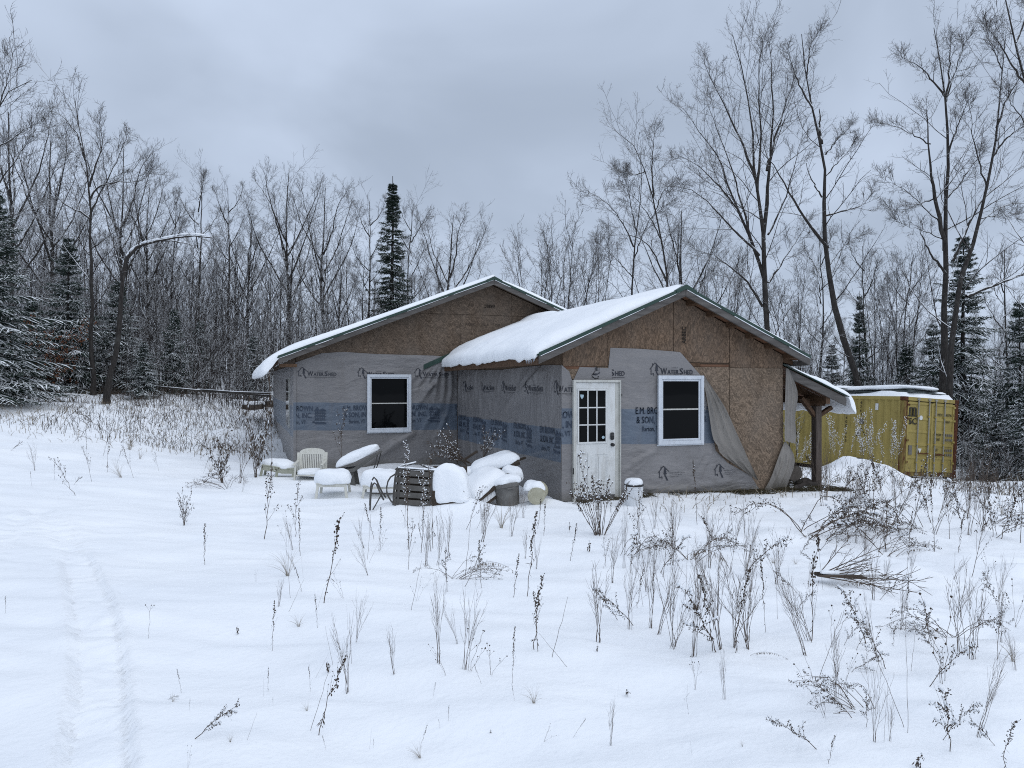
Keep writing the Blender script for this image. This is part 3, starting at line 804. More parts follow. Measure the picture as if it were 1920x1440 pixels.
for xa, xb in ((1082.5, 1103), (1117.5, 1139.5)):
    (a0, b1), (a1, b0) = q(xa, 850), q(xb, 908)
    p = MB(); w = .016
    for u, v in [((a0, ty-.009, b0), (a0+w, ty-.001, b1)), ((a1-w, ty-.009, b0), (a1, ty-.001, b1)), ((a0+w, ty-.009, b1-w), (a1-w, ty-.001, b1)), ((a0+w, ty-.009, b0), (a1-w, ty-.001, b0+w))]: p.box(u, v)
    p.obj('panel_moulding', M['door_white'], door, bevel=.003)
    MB().box((a0+.045, ty-.007, b0+.05), (a1-.045, ty-.001, b1-.05)).obj('raised_panel', M['door_white'], door, bevel=.004)
kc = q(1147, 817.6); kn = q(1147.3, 833.8)
lk = MB().box((kc[0]-.036, ty-.035, kc[1]-.062), (kc[0]+.036, ty-.001, kc[1]+.062)).obj('keypad_lock', M['black'], door, bevel=.014)
M['key_grey'] = plain('keypad_digits', (.12, .12, .12), (.16, .16, .16), 5)
for r in range(2):
    for cc in range(3): MB().box((kc[0]-.022+cc*.017, ty-.038, kc[1]+.012+r*.018), (kc[0]-.012+cc*.017, ty-.034, kc[1]+.024+r*.018)).obj('key_button', M['key_grey'], lk)
MB().lathe([(.030, 0), (.030, .008), (.012, .012), (.012, .030), (.026, .036), (.030, .050), (.024, .062), (.008, .066)], 16).xf(Matrix.Translation((kn[0], ty, kn[1])) @ Matrix.Rotation(R(90), 4, 'X')).obj('door_knob', M['black'], door, smooth=True)
MB().box((D0-.008, -.06, .45), (D0+.004, -.04, .55)).obj('hinge', M['black'], door_frame); MB().box((D1+.008, -.035, 1.74), (D1+.03, -.012, 1.78)).obj('doorbell', M['black'], house)

# ------------------------------------------------------------------ roofs
def slab(s0, s1, zf, t0, t1, up, dn, name, m):
    return MB().prism([(s0, zf(s0)+up), (s1, zf(s1)+up), (s1, zf(s1)-dn), (s0, zf(s0)-dn)], 1, t0, t1).obj(name, m, roof)
roof = MB().prism([(WE_L, wz(WE_L)-.03), (WA_S, WA_Z-.03), (WA_S, WA_Z-.07), (WE_L, wz(WE_L)-.07)], 1, -.335, T0+.02).obj('roof', M['core'], house)
slab(WA_S, WE_R, wz, -.335, T0+.02, -.03, .07, 'roof_deck', M['timber_red'])
slab(ME_L, MA_S, mz, T0-.385, T0+MDEP+.4, -.03, .07, 'roof_deck', M['core'])
slab(MA_S, ME_R, mz, T0-.385, T0+MDEP+.4, -.03, .07, 'roof_deck', M['core'])
for a, b, zf, t0, t1 in [(WE_L-.03, WA_S, wz, -.36, T0-.02), (WA_S, WE_R+.03, wz, -.36, T0-.02), (ME_L-.03, MA_S, mz, T0-.42, T0+MDEP+.42), (MA_S, ME_R+.03, mz, T0-.42, T0+MDEP+.42)]:
    slab(a, b, zf, t0, t1, -.004, .028, 'metal_roofing', M['steel'])
# fascia boards and the green drip edge on the rakes
def rake(a, b, zf, t, n, w=.135):
    cuts = np.linspace(a, b, n+1)
    for x0, x1 in zip(cuts[:-1], cuts[1:]):
        j = random.uniform(-.004, .004)
        MB().prism([(x0+.002, zf(x0)-.032), (x1-.002, zf(x1)-.032), (x1-.002, zf(x1)-.032-w), (x0+.002, zf(x0)-.032-w)], 1, t-.022+j, t+.016).obj('fascia_board', M['timber_grey'], house)
    MB().prism([(a-.01, zf(a)+.012), (b, zf(b)+.012), (b, zf(b)-.045), (a-.01, zf(a)-.045)], 1, t-.040, t-.026).obj('drip_edge', M['green'], house)
    x = min(a, b)+.02
    while x < max(a, b)-.3:
        L = random.uniform(.35, 1.1); y_ = min(x+L, max(a, b)-.02); k_ = random.uniform(.008, .015)
        MB().prism([(x, zf(x)-.046), (y_, zf(y_)-.046), (y_, zf(y_)-.046-k_*.4), (.5*x+.5*y_, zf(.5*x+.5*y_)-.046-k_), (x, zf(x)-.046-k_*.6)], 1, t-.043, t-.024).obj('snow_ledge', M['snow'], house)
        x = y_+random.uniform(.05, .5)
rake(WE_L, WA_S, wz, -.35, 2); rake(WA_S, WE_R, wz, -.35, 2)
rake(ME_L, MA_S, mz, T0-.40, 3); rake(MA_S, 3.2, mz, T0-.40, 1)
for s0, zf, t in ((WA_S, wz, -.35), (MA_S, mz, T0-.40)):      # ridge cap ends
    MB().prism([(s0-.20, zf(s0-.20)+.02), (s0, zf(s0)+.035), (s0+.20, zf(s0+.20)+.02), (s0+.20, zf(s0+.20)-.05), (s0, zf(s0)-.04), (s0-.20, zf(s0-.20)-.05)], 1, t-.05, t+.5).obj('ridge_cap', M['green'], house)
# eave boards, rafter tails
MB().box((WE_L-.005, -.33, 2.26), (WE_L+.022, T0+.0, 2.37)).obj('eave_board', M['timber_brown'], house)
MB().box((WE_R-.022, -.33, 2.29), (WE_R+.005, T0+.0, 2.38)).obj('eave_board', M['timber_grey'], house)
MB().box((ME_L-.005, T0-.38, 2.40), (ME_L+.022, T0+MDEP+.38, 2.50)).obj('eave_board', M['timber_brown'], house)
for k in range(9):
    t = .05+k*.72
    MB().prism([(WE_L+.03, wz(WE_L)-.08), (.02, wz(.02)-.08), (.02, wz(.02)-.20), (WE_L+.03, 2.29)], 1, t, t+.04).obj('rafter_tail', M['timber_brown'], house)
    MB().prism([(WE_R-.03, wz(WE_R)-.08), (WW-.01, wz(WW)-.08), (WW-.01, wz(WW)-.22), (WE_R-.03, 2.31)], 1, t, t+.04).obj('rafter_tail', M['timber_brown'], house)
for k in range(6):      # lookouts under the front overhang of the wing
    s = WA_S+.25+k*.42
    MB().prism([(s, wz(s)-.075), (s+.05, wz(s+.05)-.075), (s+.05, wz(s+.05)-.165), (s, wz(s)-.165)], 1, -.325, .012).obj('lookout', M['timber_brown'], house)
MB().box((ME_L+.03, T0-.36, 2.33), (MS0+.02, T0-.02, 2.40)).obj('soffit_block', M['timber_brown'], house)
# step flashing where the wing roof meets the main wall, its end standing out past the eave
MB().prism([(WE_L-.30, wz(WE_L)-.14), (WA_S, WA_Z+.02), (WA_S, WA_Z+.14), (WE_L-.30, wz(WE_L)-.02)], 1, T0-.06, T0-.03).obj('flashing', M['green'], house)

# ------------------------------------------------------------------ roof snow
def loft(top, bot, t0, t1, nt, round0=.2, round1=.2, noise=.25, seed=0, name='roof_snow', parent=None, edge=None):
    """top and bot: (s, z) profiles of equal length; lofted along Y, thinning to nothing at rounded ends"""
    top = np.array(top, float); bot = np.array(bot, float); n = len(top)
    def resamp(P, m=44):
        d = np.r_[0, np.cumsum(np.hypot(*np.diff(P, axis=0).T))]; u = np.linspace(0, d[-1], m)
        Q = np.c_[np.interp(u, d, P[:, 0]), np.interp(u, d, P[:, 1])]
        for _ in range(2): Q[1:-1] = .25*Q[:-2]+.5*Q[1:-1]+.25*Q[2:]
        return Q
    tp, bt = resamp(smooth(top)), resamp(bot)
    m = len(tp)
    u = np.linspace(0, 1, m)
    ts = np.unique(np.r_[t0+(t1-t0)*np.linspace(0, 1, nt), t0+round0*(1-np.cos(np.linspace(0, math.pi/2, 7))), t1-round1*(1-np.cos(np.linspace(0, math.pi/2, 7)))])
    V = []
    for t in ts:
        a = np.clip((t-t0)/round0, 0, 1); b = np.clip((t1-t)/round1, 0, 1)
        w = math.sqrt(max(1-(1-a)**2, 0))*math.sqrt(max(1-(1-b)**2, 0)); w = max(w, .02)
        ns = 1+noise*fbm(u*5+seed, np.full(m, t*1.1), 3, seed)
        T = bt+(tp-bt)*(w*ns)[:, None]
        B = bt.copy()
        if edge is not None: T, B = edge(T, B, t, u)
        V += [(p[0], t, p[1]) for p in T] + [(p[0], t, p[1]) for p in B[::-1]]
    k = 2*m; nT = len(ts)
    mb = MB().add(V, [(j*k+i, j*k+(i+1) % k, (j+1)*k+(i+1) % k, (j+1)*k+i) for j in range(nT-1) for i in range(k)])
    mb.f.append(tuple(range(k))); mb.f.append(tuple((nT-1)*k+i for i in range(k))[::-1])
    return mb.obj(name, M['snow'], parent or house, smooth=True)
def ragged(amp, seed, fr=5.):
    def e(T, B, t, u):
        d = amp*(.5+.5*float(fbm(t*fr, 3.3, 4, seed)))
        w = np.clip((u-.86)/.14, 0, 1)**1.5
        B = B.copy(); B[:, 1] -= w*d; B[:, 0] -= w*d*.25
        T = T.copy(); T[:, 0] -= w*d*.6
        return T, B
    return e
th = .20
loft([(WA_S+.02, WA_Z+.07), (1.6, wz(1.6)+.15), (.8, wz(.8)+.19), (0, wz(0)+.21), (-.35, wz(-.35)+.22), (WE_L-.07, wz(WE_L)+.15), (WE_L-.12, wz(WE_L)+.02), (WE_L-.06, wz(WE_L)-.05)],
     [(WA_S+.02, WA_Z+.004), (1.6, wz(1.6)+.004), (.8, wz(.8)+.004), (0, wz(0)+.004), (-.3, wz(-.3)+.004), (WE_L+.04, wz(WE_L)+.012), (WE_L-.035, wz(WE_L)+.0), (WE_L-.05, wz(WE_L)-.05)],
     -.33, T0-.02, 70, .34, .12, .14, 3, edge=ragged(.075, 5, 2.6))
loft([(WA_S-.03, WA_Z+.05), (2.6, wz(2.6)+.055), (3.5, wz(3.5)+.055), (4.3, wz(4.3)+.065), (WE_R+.0, wz(WE_R)+.06), (WE_R+.045, wz(WE_R)+.0)],
     [(WA_S-.03, WA_Z+.01), (2.6, wz(2.6)+.004), (3.5, wz(3.5)+.004), (4.3, wz(4.3)+.004), (WE_R, wz(WE_R)+.004), (WE_R+.04, wz(WE_R)-.012)],
     -.37, T0-.02, 40, .16, .1, .35, 9)
loft([(MA_S+.02, MA_Z+.09), (0, mz(0)+.11), (-1.5, mz(-1.5)+.115), (-3, mz(-3)+.13), (-3.9, mz(-3.9)+.15), (ME_L-.02, mz(ME_L)+.11), (ME_L-.28, mz(ME_L)-.06), (ME_L-.40, mz(ME_L)-.26), (ME_L-.36, mz(ME_L)-.40)],
     [(MA_S+.02, MA_Z+.006), (0, mz(0)+.004), (-1.5, mz(-1.5)+.004), (-3, mz(-3)+.004), (-3.9, mz(-3.9)+.004), (ME_L-.0, mz(ME_L)-.0), (ME_L-.06, mz(ME_L)-.12), (ME_L-.14, mz(ME_L)-.30), (ME_L-.30, mz(ME_L)-.42)],
     T0-.42, T0+MDEP+.3, 60, .14, .2, .16, 12, edge=ragged(.05, 15))
loft([(MA_S-.03, MA_Z+.07), (1.4, mz(1.4)+.09), (2.6, mz(2.6)+.10), (4, mz(4)+.10), (ME_R, mz(ME_R)+.08)],
     [(MA_S-.03, MA_Z+.012), (1.4, mz(1.4)+.004), (2.6, mz(2.6)+.004), (4, mz(4)+.004), (ME_R, mz(ME_R)+.004)],
     T0-.42, T0+MDEP+.3, 60, .12, .2, .2, 17)
# drift banked in the corner between wing ridge and main wall
loft([(1.3, wz(1.3)+.10), (2.0, WA_Z+.18), (2.5, WA_Z+.14), (3.0, wz(3.0)+.12), (3.8, wz(3.8)+.05)], [(1.3, wz(1.3)+.0), (2.0, wz(2.0)+.004), (2.5, wz(2.5)+.004), (3.0, wz(3.0)+.004), (3.8, wz(3.8)+.004)], T0-1.3, T0-.02, 14, .9, .1, .1, 23)
# icicles at the wing's near eave corner
M['ice'] = new_mat('ice', (.55, .62, .70), .15, .5)
for k in range(7):
    t = -.28+.06*k+random.uniform(-.02, .02); L = random.choice((.05, .09, .16, .07, .12))
    MB().tube([(WE_L-.05-.01*(k % 3), t, 2.37), (WE_L-.05, t, 2.37-L*.5), (WE_L-.05, t+.003, 2.37-L)], [.009, .005, .001], 5).obj('icicle', M['ice'], house)

# the eave runs in slightly towards the inner corner
for o_ in house.children_recursive:
    if o_.type == 'MESH' and o_.name.split('.')[0] in ('roof', 'metal_roofing', 'eave_board', 'roof_snow', 'rafter_tail'):
        for v_ in o_.data.vertices:
            if -1.0 < v_.co.x < -.05 and v_.co.y < T0+.05 and v_.co.z < 3.1 and v_.co.y > 0: v_.co.x += .22*min(1, -v_.co.x/.5)*v_.co.y/6.3
# ------------------------------------------------------------------ lean-to
LZ = lambda s: 2.235-(s-4.66)*.392
for t0 in (.06,):
    MB().prism([(4.64, LZ(4.64)), (6.06, LZ(6.06)), (6.06, LZ(6.06)-.16), (4.64, LZ(4.64)-.16)], 1, t0, t0+.04).obj('rafter', M['timber_grey'], house, bevel=.003)
for k in range(1, 7):
    t0 = .06+k*.62
    MB().prism([(WW+.02, LZ(WW)-.02), (6.03, LZ(6.03)-.02), (6.03, LZ(6.03)-.15), (WW+.02, LZ(WW)-.15)], 1, t0, t0+.04).obj('rafter', M['timber_brown'], house)
for k in range(8):
    s0 = WW+.03+k*.19
    MB().prism([(s0, LZ(s0)+.004), (s0+.18, LZ(s0+.18)+.004), (s0+.18, LZ(s0+.18)+.024), (s0, LZ(s0)+.024)], 1, .11, 3.9).obj('roof_plank', M['timber_red'], house)
MB().prism([(WW+.02, LZ(WW)+.026), (6.10, LZ(6.10)+.026), (6.10, LZ(6.10)+.040), (WW+.02, LZ(WW)+.040)], 1, .02, 3.95).obj('metal_roofing', M['steel'], house)
PS, PT = 5.71, .475
MB().box((PS-.25, PT+.05, LZ(PS)-.31), (PS+.27, PT+.09, LZ(PS)-.16)).obj('beam', M['timber_brown'], house)
MB().box((5.60, .10, LZ(5.6)-.30), (5.70, 3.8, LZ(5.6)-.16)).obj('beam', M['timber_brown'], house)
for t in (PT, PT+3.1):
    b = gz(PS, t)-.3
    MB().box((PS-.07, t-.07, b), (PS+.07, t+.07, LZ(PS)-.31)).obj('post', M['post'], house, bevel=.006)
    MB().bar((PS+.05, t, 1.32), (PS+.36, t, LZ(PS+.36)-.20), .07, .09, up=(0, 1, 0)).obj('brace', M['timber_brown'], house)
    MB().bar((PS-.05, t, 1.32), (PS-.38, t, 1.68), .07, .09, up=(0, 1, 0)).obj('brace', M['timber_brown'], house)
loft([(4.68, LZ(4.68)+.09), (5.2, LZ(5.2)+.13), (5.8, LZ(5.8)+.17), (6.10, LZ(6.10)+.15), (6.28, LZ(6.28)+.05), (6.38, LZ(6.38)-.10), (6.36, LZ(6.36)-.17)],
     [(4.68, LZ(4.68)+.042), (5.2, LZ(5.2)+.042), (5.8, LZ(5.8)+.042), (6.08, LZ(6.08)+.042), (6.14, LZ(6.14)-.03), (6.16, LZ(6.16)-.14), (6.30, LZ(6.30)-.19)], .04, 3.9, 44, .12, .15, .18, 31, edge=ragged(.06, 33, 4))
# ------------------------------------------------------------------ shipping container
def m_container():
    m = new_mat('faded_yellow_paint', (.28,.22,.06), .6, .3); n = NT(m); c = n.coord('Object')
    base = n.ramp(n.noise(c, 1.3, 4, .6), (.3, (.265, .204, .058)), (.7, (.345, .272, .086)))
    st = n.step(n.noise(n.coord('Object', scale=(2, 2, .2)), 2.0, 4, .6), .50, .78)
    col = n.mix(n.math('MULTIPLY', st, .35), base, (.145, .112, .040))
    ru = n.step(n.noise(n.coord('Object', scale=(2.2, 2.2, .5), loc=(4, 1, 0)), 3.0, 6, .7), .64, .72)
    n.col(n.mix(n.math('MULTIPLY', ru, .85), col, (.075, .026, .012))); return m
M['yellow'] = m_container()
def m_rust(name='rusted_yellow_paint', lo=.42, hi=.58):
    m = new_mat(name, (.1,.05,.03), .85, .15); n = NT(m); c = n.coord('Object')
    ru = n.step(n.noise(n.coord('Object', scale=(1.6, 1.6, .35)), 3.2, 6, .7), lo, hi)
    n.col(n.mix(ru, (.22, .17, .055), n.ramp(n.noise(c, 14, 4), (.3, (.045, .016, .010)), (.7, (.115, .045, .022))))); n.bump(n.noise(c, 40, 3), .004); return m
M['rust'] = m_rust(); M['rust_dark'] = m_rust('dark_rust', .20, .40)
M['galv'] = grime('galvanised_rod', (.22, .215, .19), (.30, .29, .26), (.11, .07, .04), 8, .5, .4, .5)
M['gasket'] = plain('door_gasket', (.012, .011, .010), (.022, .02, .018), 8, .8)
M['white_print'] = plain('white_decal', (.55, .56, .56), (.62, .63, .63), 20)
M['grey_print'] = plain('faded_grey_decal', (.12, .11, .10), (.16, .15, .13), 20)
cont = empty('shipping_container', 'faded yellow steel shipping container with rusty corner and snow on top, right of the house', 'container', (14.945, 6.905, -1.03))
cont.rotation_euler = (R(-.3), R(3.6), R(1.0))
CW, CL, CH = 2.44, 12.19, 2.59
nseg = int(CL/.278)
pr = []
y = .16
while y < CL-.3:
    pr += [(.012, y), (.012, y+.07), (.048, y+.139), (.048, y+.209)]; y += .278
pr.append((.012, CL-.16))
def wall_prof(x0, sgn):
    V = []; 
    for z in (.16, CH-.12):
        for (d, yy) in pr: V.append((x0+sgn*d, yy, z))
    n = len(pr)
    return MB().add(V, [(i, i+1, n+i+1, n+i) for i in range(n-1)])
wall_prof(0, 1).obj('side_panel', M['yellow'], cont)
wall_prof(CW, -1).obj('side_panel', M['yellow'], cont)
for x in (0, CW-.06):
    MB().box((x, .16, CH-.12), (x+.06, CL-.16, CH-.002)).obj('top_rail', M['yellow'], cont, bevel=.006)
    MB().box((x, .16, 0.02), (x+.05, CL-.16, .16)).obj('bottom_rail', M['yellow'], cont)
for x, m_ in ((0, M['rust']), (CW-.16, M['rust_dark'])):
    for yy in (0, CL-.16):
        MB().box((x, yy+.004, .12), (x+.16, yy+.156, CH-.13)).obj('corner_post', m_, cont, bevel=.01)
for x in (-.006, CW-.172):
    for yy in (-.006, CL-.172):
        for z in (0, CH-.12): MB().box((x, yy, z), (x+.178, yy+.178, z+.122)).obj('corner_casting', M['rust_dark'], cont, bevel=.008)
MB().box((.172, .006, CH-.12), (CW-.172, .15, CH-.004)).obj('door_header', M['yellow'], cont)
MB().box((.172, .01, 0.03), (CW-.172, .15, .15)).obj('door_sill', M['rust'], cont)
MB().box((.05, .05, CH-.035), (CW-.05, CL-.05, CH-.01)).obj('roof', M['yellow'], cont)
MB().box((.16, .062, .15), (CW-.16, .10, CH-.12)).obj('gasket', M['gasket'], cont)
def cdoor(x0, x1):
    d = MB()
    zs = [.17, .62, 1.04, 1.46, 1.88, CH-.20]
    d.box((x0, .012, .17), (x0+.07, .062, CH-.17)); d.box((x1-.07, .012, .17), (x1, .062, CH-.17))
    d.box((x0+.07, .036, .20), (x1-.07, .060, CH-.20))
    o = d.obj('door', M['yellow'], cont)
    for k, z in enumerate([.17, .60, 1.02, 1.44, 1.86, CH-.23]):
        MB().prism([(.012, z), (.036, z-.02), (.036, z+.085), (.012, z+.06)], 0, x0+.07, x1-.07).obj('door_rib', M['yellow'], o)
    return o
dl = cdoor(.17, CW/2-.012); dr = cdoor(CW/2+.012, CW-.17)
for x, d in ((.62, dl), (1.10, dl), (1.40, dr), (1.80, dr)):
    r = MB().tube([(x, -.012, .05), (x, -.012, CH-.05)], .020, 8).obj('lock_rod', M['galv'], d)
    for z in (.06, CH-.09): MB().box((x-.05, -.03, z), (x+.05, .006, z+.06)).obj('cam', M['galv'], r)
    for z in (.45, 1.05, 1.95): MB().box((x-.045, -.034, z), (x+.045, .012, z+.05)).obj('rod_bracket', M['yellow'], r)
    MB().bar((x, -.035, .78 if x < 1.2 else .74), (x+(.30 if x in (.62, 1.40) else -.30), -.030, .76), .018, .035).obj('lock_handle', M['rust_dark'], r)
for z in (.45, 1.15, 1.85, 2.3):
    MB().box((.145, -.018, z), (.235, .012, z+.06)).obj('hinge', M['rust'], dl); MB().box((CW-.235, -.018, z), (CW-.145, .012, z+.06)).obj('hinge', M['yellow'], dr)
def cprint(body, x, z, h, width, mat_, parent=cont, bold=.004, plane='door'):
    q = MB(); text_at(q, body, 0, 0, h, width, bold)
    if plane == 'door': V = [(x+v[0], .008, z+v[1]) for v in q.v]
    else: V = [(-.004, x-v[0], z+v[1]) for v in q.v]
    q.v = V; return q.obj('lettering', mat_, parent)
M['paint_black'] = plain('stencil_black', (.016, .015, .013), (.045, .040, .028), 14, .7)
# the logo: a heavy lower-case m standing on curled feet over sc
lg = MB()
def arch(x0, x1, z0, z1, w):
    lg.box((x0, .0045, z0), (x0+w, .008, z1)); n = 8; c = (x0+x1+w)/2; r = (x1+w-x0)/2
    pts = [(c-r*math.cos(math.pi*k/n), z1-.04+r*.55*math.sin(math.pi*k/n)) for k in range(n+1)]; ins = [(c-(r-w)*math.cos(math.pi*k/n), z1-.04+(r-w*.9)*.55*math.sin(math.pi*k/n)) for k in range(n+1)]
    for k in range(n): lg.add([(pts[k][0], .0042, pts[k][1]), (pts[k+1][0], .0042, pts[k+1][1]), (ins[k+1][0], .0042, ins[k+1][1]), (ins[k][0], .0042, ins[k][1])], [(0, 1, 2, 3)])
    lg.box((x1, .0045, z0), (x1+w, .008, z1-.03))
for a, b in ((.22, .355), (.355, .49)): arch(a, b, 1.99, 2.24, .075)
lg.box((.175, .0048, 1.955), (.305, .0078, 1.995)).box((.475, .0048, 1.955), (.60, .0078, 1.995)).box((.33, .0048, 1.955), (.45, .0078, 1.992))
lg.obj('logo', M['paint_black'], dl)
cprint('SC', .21, 1.70, .20, .36, M['paint_black'], dl, .022)
cprint('MEDU', 1.50, 2.02, .085, .24, M['paint_black'], dr); cprint('400746', 1.86, 2.02, .085, .28, M['paint_black'], dr); cprint('3', 2.20, 2.02, .085, .045, M['paint_black'], dr)
cprint('4261', 1.86, 1.80, .085, .20, M['paint_black'], dr)
for k, (t, w) in enumerate([('M.G.W.', .26), ('TARE', .20)]): cprint(t, 1.44, 1.36-.155*k, .085, w, M['paint_black'], dr)
for k, (t, w) in enumerate([('NET', .16), ('CU.CAP.', .27)]): cprint(t, 1.44, .86-.15*k, .085, w, M['paint_black'], dr)
for k, z in enumerate((1.36, 1.205, .86, .71)):
    for b in range(4): MB().box((1.90+b*.085, .0045, z), (1.955+b*.085, .0075, z+.08)).obj('faded_digit', M['grey_print'], dr)
MB().lathe([(.075, 0), (.075, .003)], 16).xf(Matrix.Translation((.76, .008, 1.93)) @ Matrix.Rotation(R(90), 4, 'X')).obj('round_decal', M['white_print'], dl)
MB().add([(.68, .006, .93), (.84, .006, .93), (.76, .006, .76)], [(0, 1, 2)]).obj('triangle_decal', M['white_print'], dl)
MB().box((.27, .0045, .72), (.42, .0075, 1.02)).obj('data_plate', M['grey_print'], dl)
for k, ch in enumerate('MEDU4007463'): cprint(ch, 2.42, 2.30-k*.135, .10, .085, M['paint_black'], cont, .004, 'side')
for k, ch in enumerate('4261'): cprint(ch, 1.80, 2.30-k*.135, .10, .085, M['paint_black'], cont, .004, 'side')
for p, q_ in (((1.92, 1.20), (1.70, 1.48)), ((1.70, 1.48), (1.50, 1.20)), ((1.92, 1.20), (1.70, 1.20))): MB().bar((-.003, p[0], p[1]), (-.003, q_[0], q_[1]), .004, .028, up=(1, 0, 0)).obj('triangle_mark', M['paint_black'], cont)
MB().box((-.006, 1.62, 1.62), (-.002, 1.80, 1.80)).obj('faded_decal', M['grey_print'], cont); MB().box((-.006, 1.02, 2.12), (-.002, 1.14, 2.34)).obj('faded_decal', M['white_print'], cont)

def cushion(sx, sy, h, seed=0, nu=44, nv=13, power=4., lump=.10, droop=0.):
    """a cap of snow, base at z = 0, its rim uneven"""
    mb = MB(); r0 = np.random.default_rng(seed); ph = r0.uniform(0, 6, 4)
    prof = [(.86, -.04), (.95, .06), (1.0, .24), (.99, .46), (.94, .68), (.84, .84), (.66, .94), (.40, 1.0), (.0, 1.0)]
    def fn(u, v):
        k = v*(len(prof)-1); i = min(int(k), len(prof)-2); f = k-i
        r = prof[i][0]*(1-f)+prof[i+1][0]*f; z = prof[i][1]*(1-f)+prof[i+1][1]*f
        a = 2*math.pi*u; c, s_ = math.cos(a), math.sin(a)
        q = (abs(c)**power+abs(s_)**power)**(-1/power)
        lx, ly = q*c*r*sx/2, q*s_*r*sy/2
        n = 1+lump*(math.sin(a*2+ph[0])*.5+math.sin(a*3+ph[1])*.35+math.sin(a*5+ph[2])*.25)*(r+.1)
        e = float(fbm(lx*7+seed*3.1, ly*7+z*2.2, 3, seed)); rim = max(0, r-.75)/.25
        n += .018*e+rim*(1-z)*.05*float(vnoise(a*3.2+seed, z*3, seed+2))
        zz = h*z*(1+lump*.9*math.sin(lx*5/sx+ph[3])*math.cos(ly*4/sy+ph[1])+.04*e) - droop*max(0, r-.6)*h
        zz -= rim*(1-z)*h*.22*(.5+.5*float(vnoise(a*2.4+seed*1.7, .5, seed+5)))
        return (lx*n, ly*n, zz)
    return mb.grid(fn, nu, nv*2, True)
def place(o, loc, rot=(0,0,0)): o.location = loc; o.rotation_euler = tuple(R(a) for a in rot); return o

# snow on the container and the boards left on its roof
cs = MB().grid(lambda u, v: (.02+(CW-.04)*u, .05+(CL-.1)*v, CH-.008+(.155+.05*float(fbm(u*3, v*14, 3, 41)))*min(1, (min(u, 1-u)*CW/.14))**.5*min(1, (min(v, 1-v)*CL/.2))**.5), 14, 70)
cs.obj('snow_cover', M['snow'], cont, smooth=True)
M['old_metal'] = plain('old_sheet_metal', (.05, .065, .065), (.10, .12, .12), 5, .5, .4)
bd = empty('roof_sheets', 'stack of snow covered metal sheets lying on the container roof', 'metal sheets', tuple(cont.matrix_basis @ Vector((1.1, 1.9, CH+.10))))
bd.rotation_euler = (R(-2), R(3.6), R(8))
for k in range(3):
    MB().box((-.95+.05*k, -1.7+.12*k, .05*k), (.95-.04*k, 1.35-.05*k, .05*k+.02)).obj('sheet', M['old_metal'], bd)
MB().box((-1.15, .7, .165), (.75, 2.1, .18)).obj('sheet', M['old_metal'], bd)
cushion(1.95, 3.0, .16, 5).xf(Matrix.Translation((0, -.15, .13))).obj('snow_cap', M['snow'], bd, smooth=True)
cushion(1.9, 1.5, .14, 6).xf(Matrix.Translation((-.2, 1.5, .175))).obj('snow_cap', M['snow'], bd, smooth=True)
cushion(.7, .6, .16, 8).xf(Matrix.Translation((.85, -1.35, -.06))).obj('snow_cap', M['snow'], bd, smooth=True)
# the earth heap by the container shows a dark hole under its snow
M['soil'] = plain('bare_earth', (.020, .015, .010), (.055, .040, .028), 9, .95, .1, .02, 12)
hp, hy = pxg(1607, 862)
hole = cushion(.55, .3, .16, 31, lump=.35).obj('exposed_soil', M['soil'], None, smooth=True); place(hole, hp+np.array((0, .12, -.14)), (25, 0, -20)); tag(hole, 'dark bare earth showing through the snow heap beside the container', 'soil')
hl = cushion(1.0, .9, .30, 33, lump=.30, power=2.2).obj('snow_lump', M['snow'], None, smooth=True); p_, _ = pxg(1632, 858); place(hl, p_+np.array((0, .2, -.14)), (0, 0, 20)); tag(hl, 'rounded lump of snow on top of the heap beside the container', 'snow')

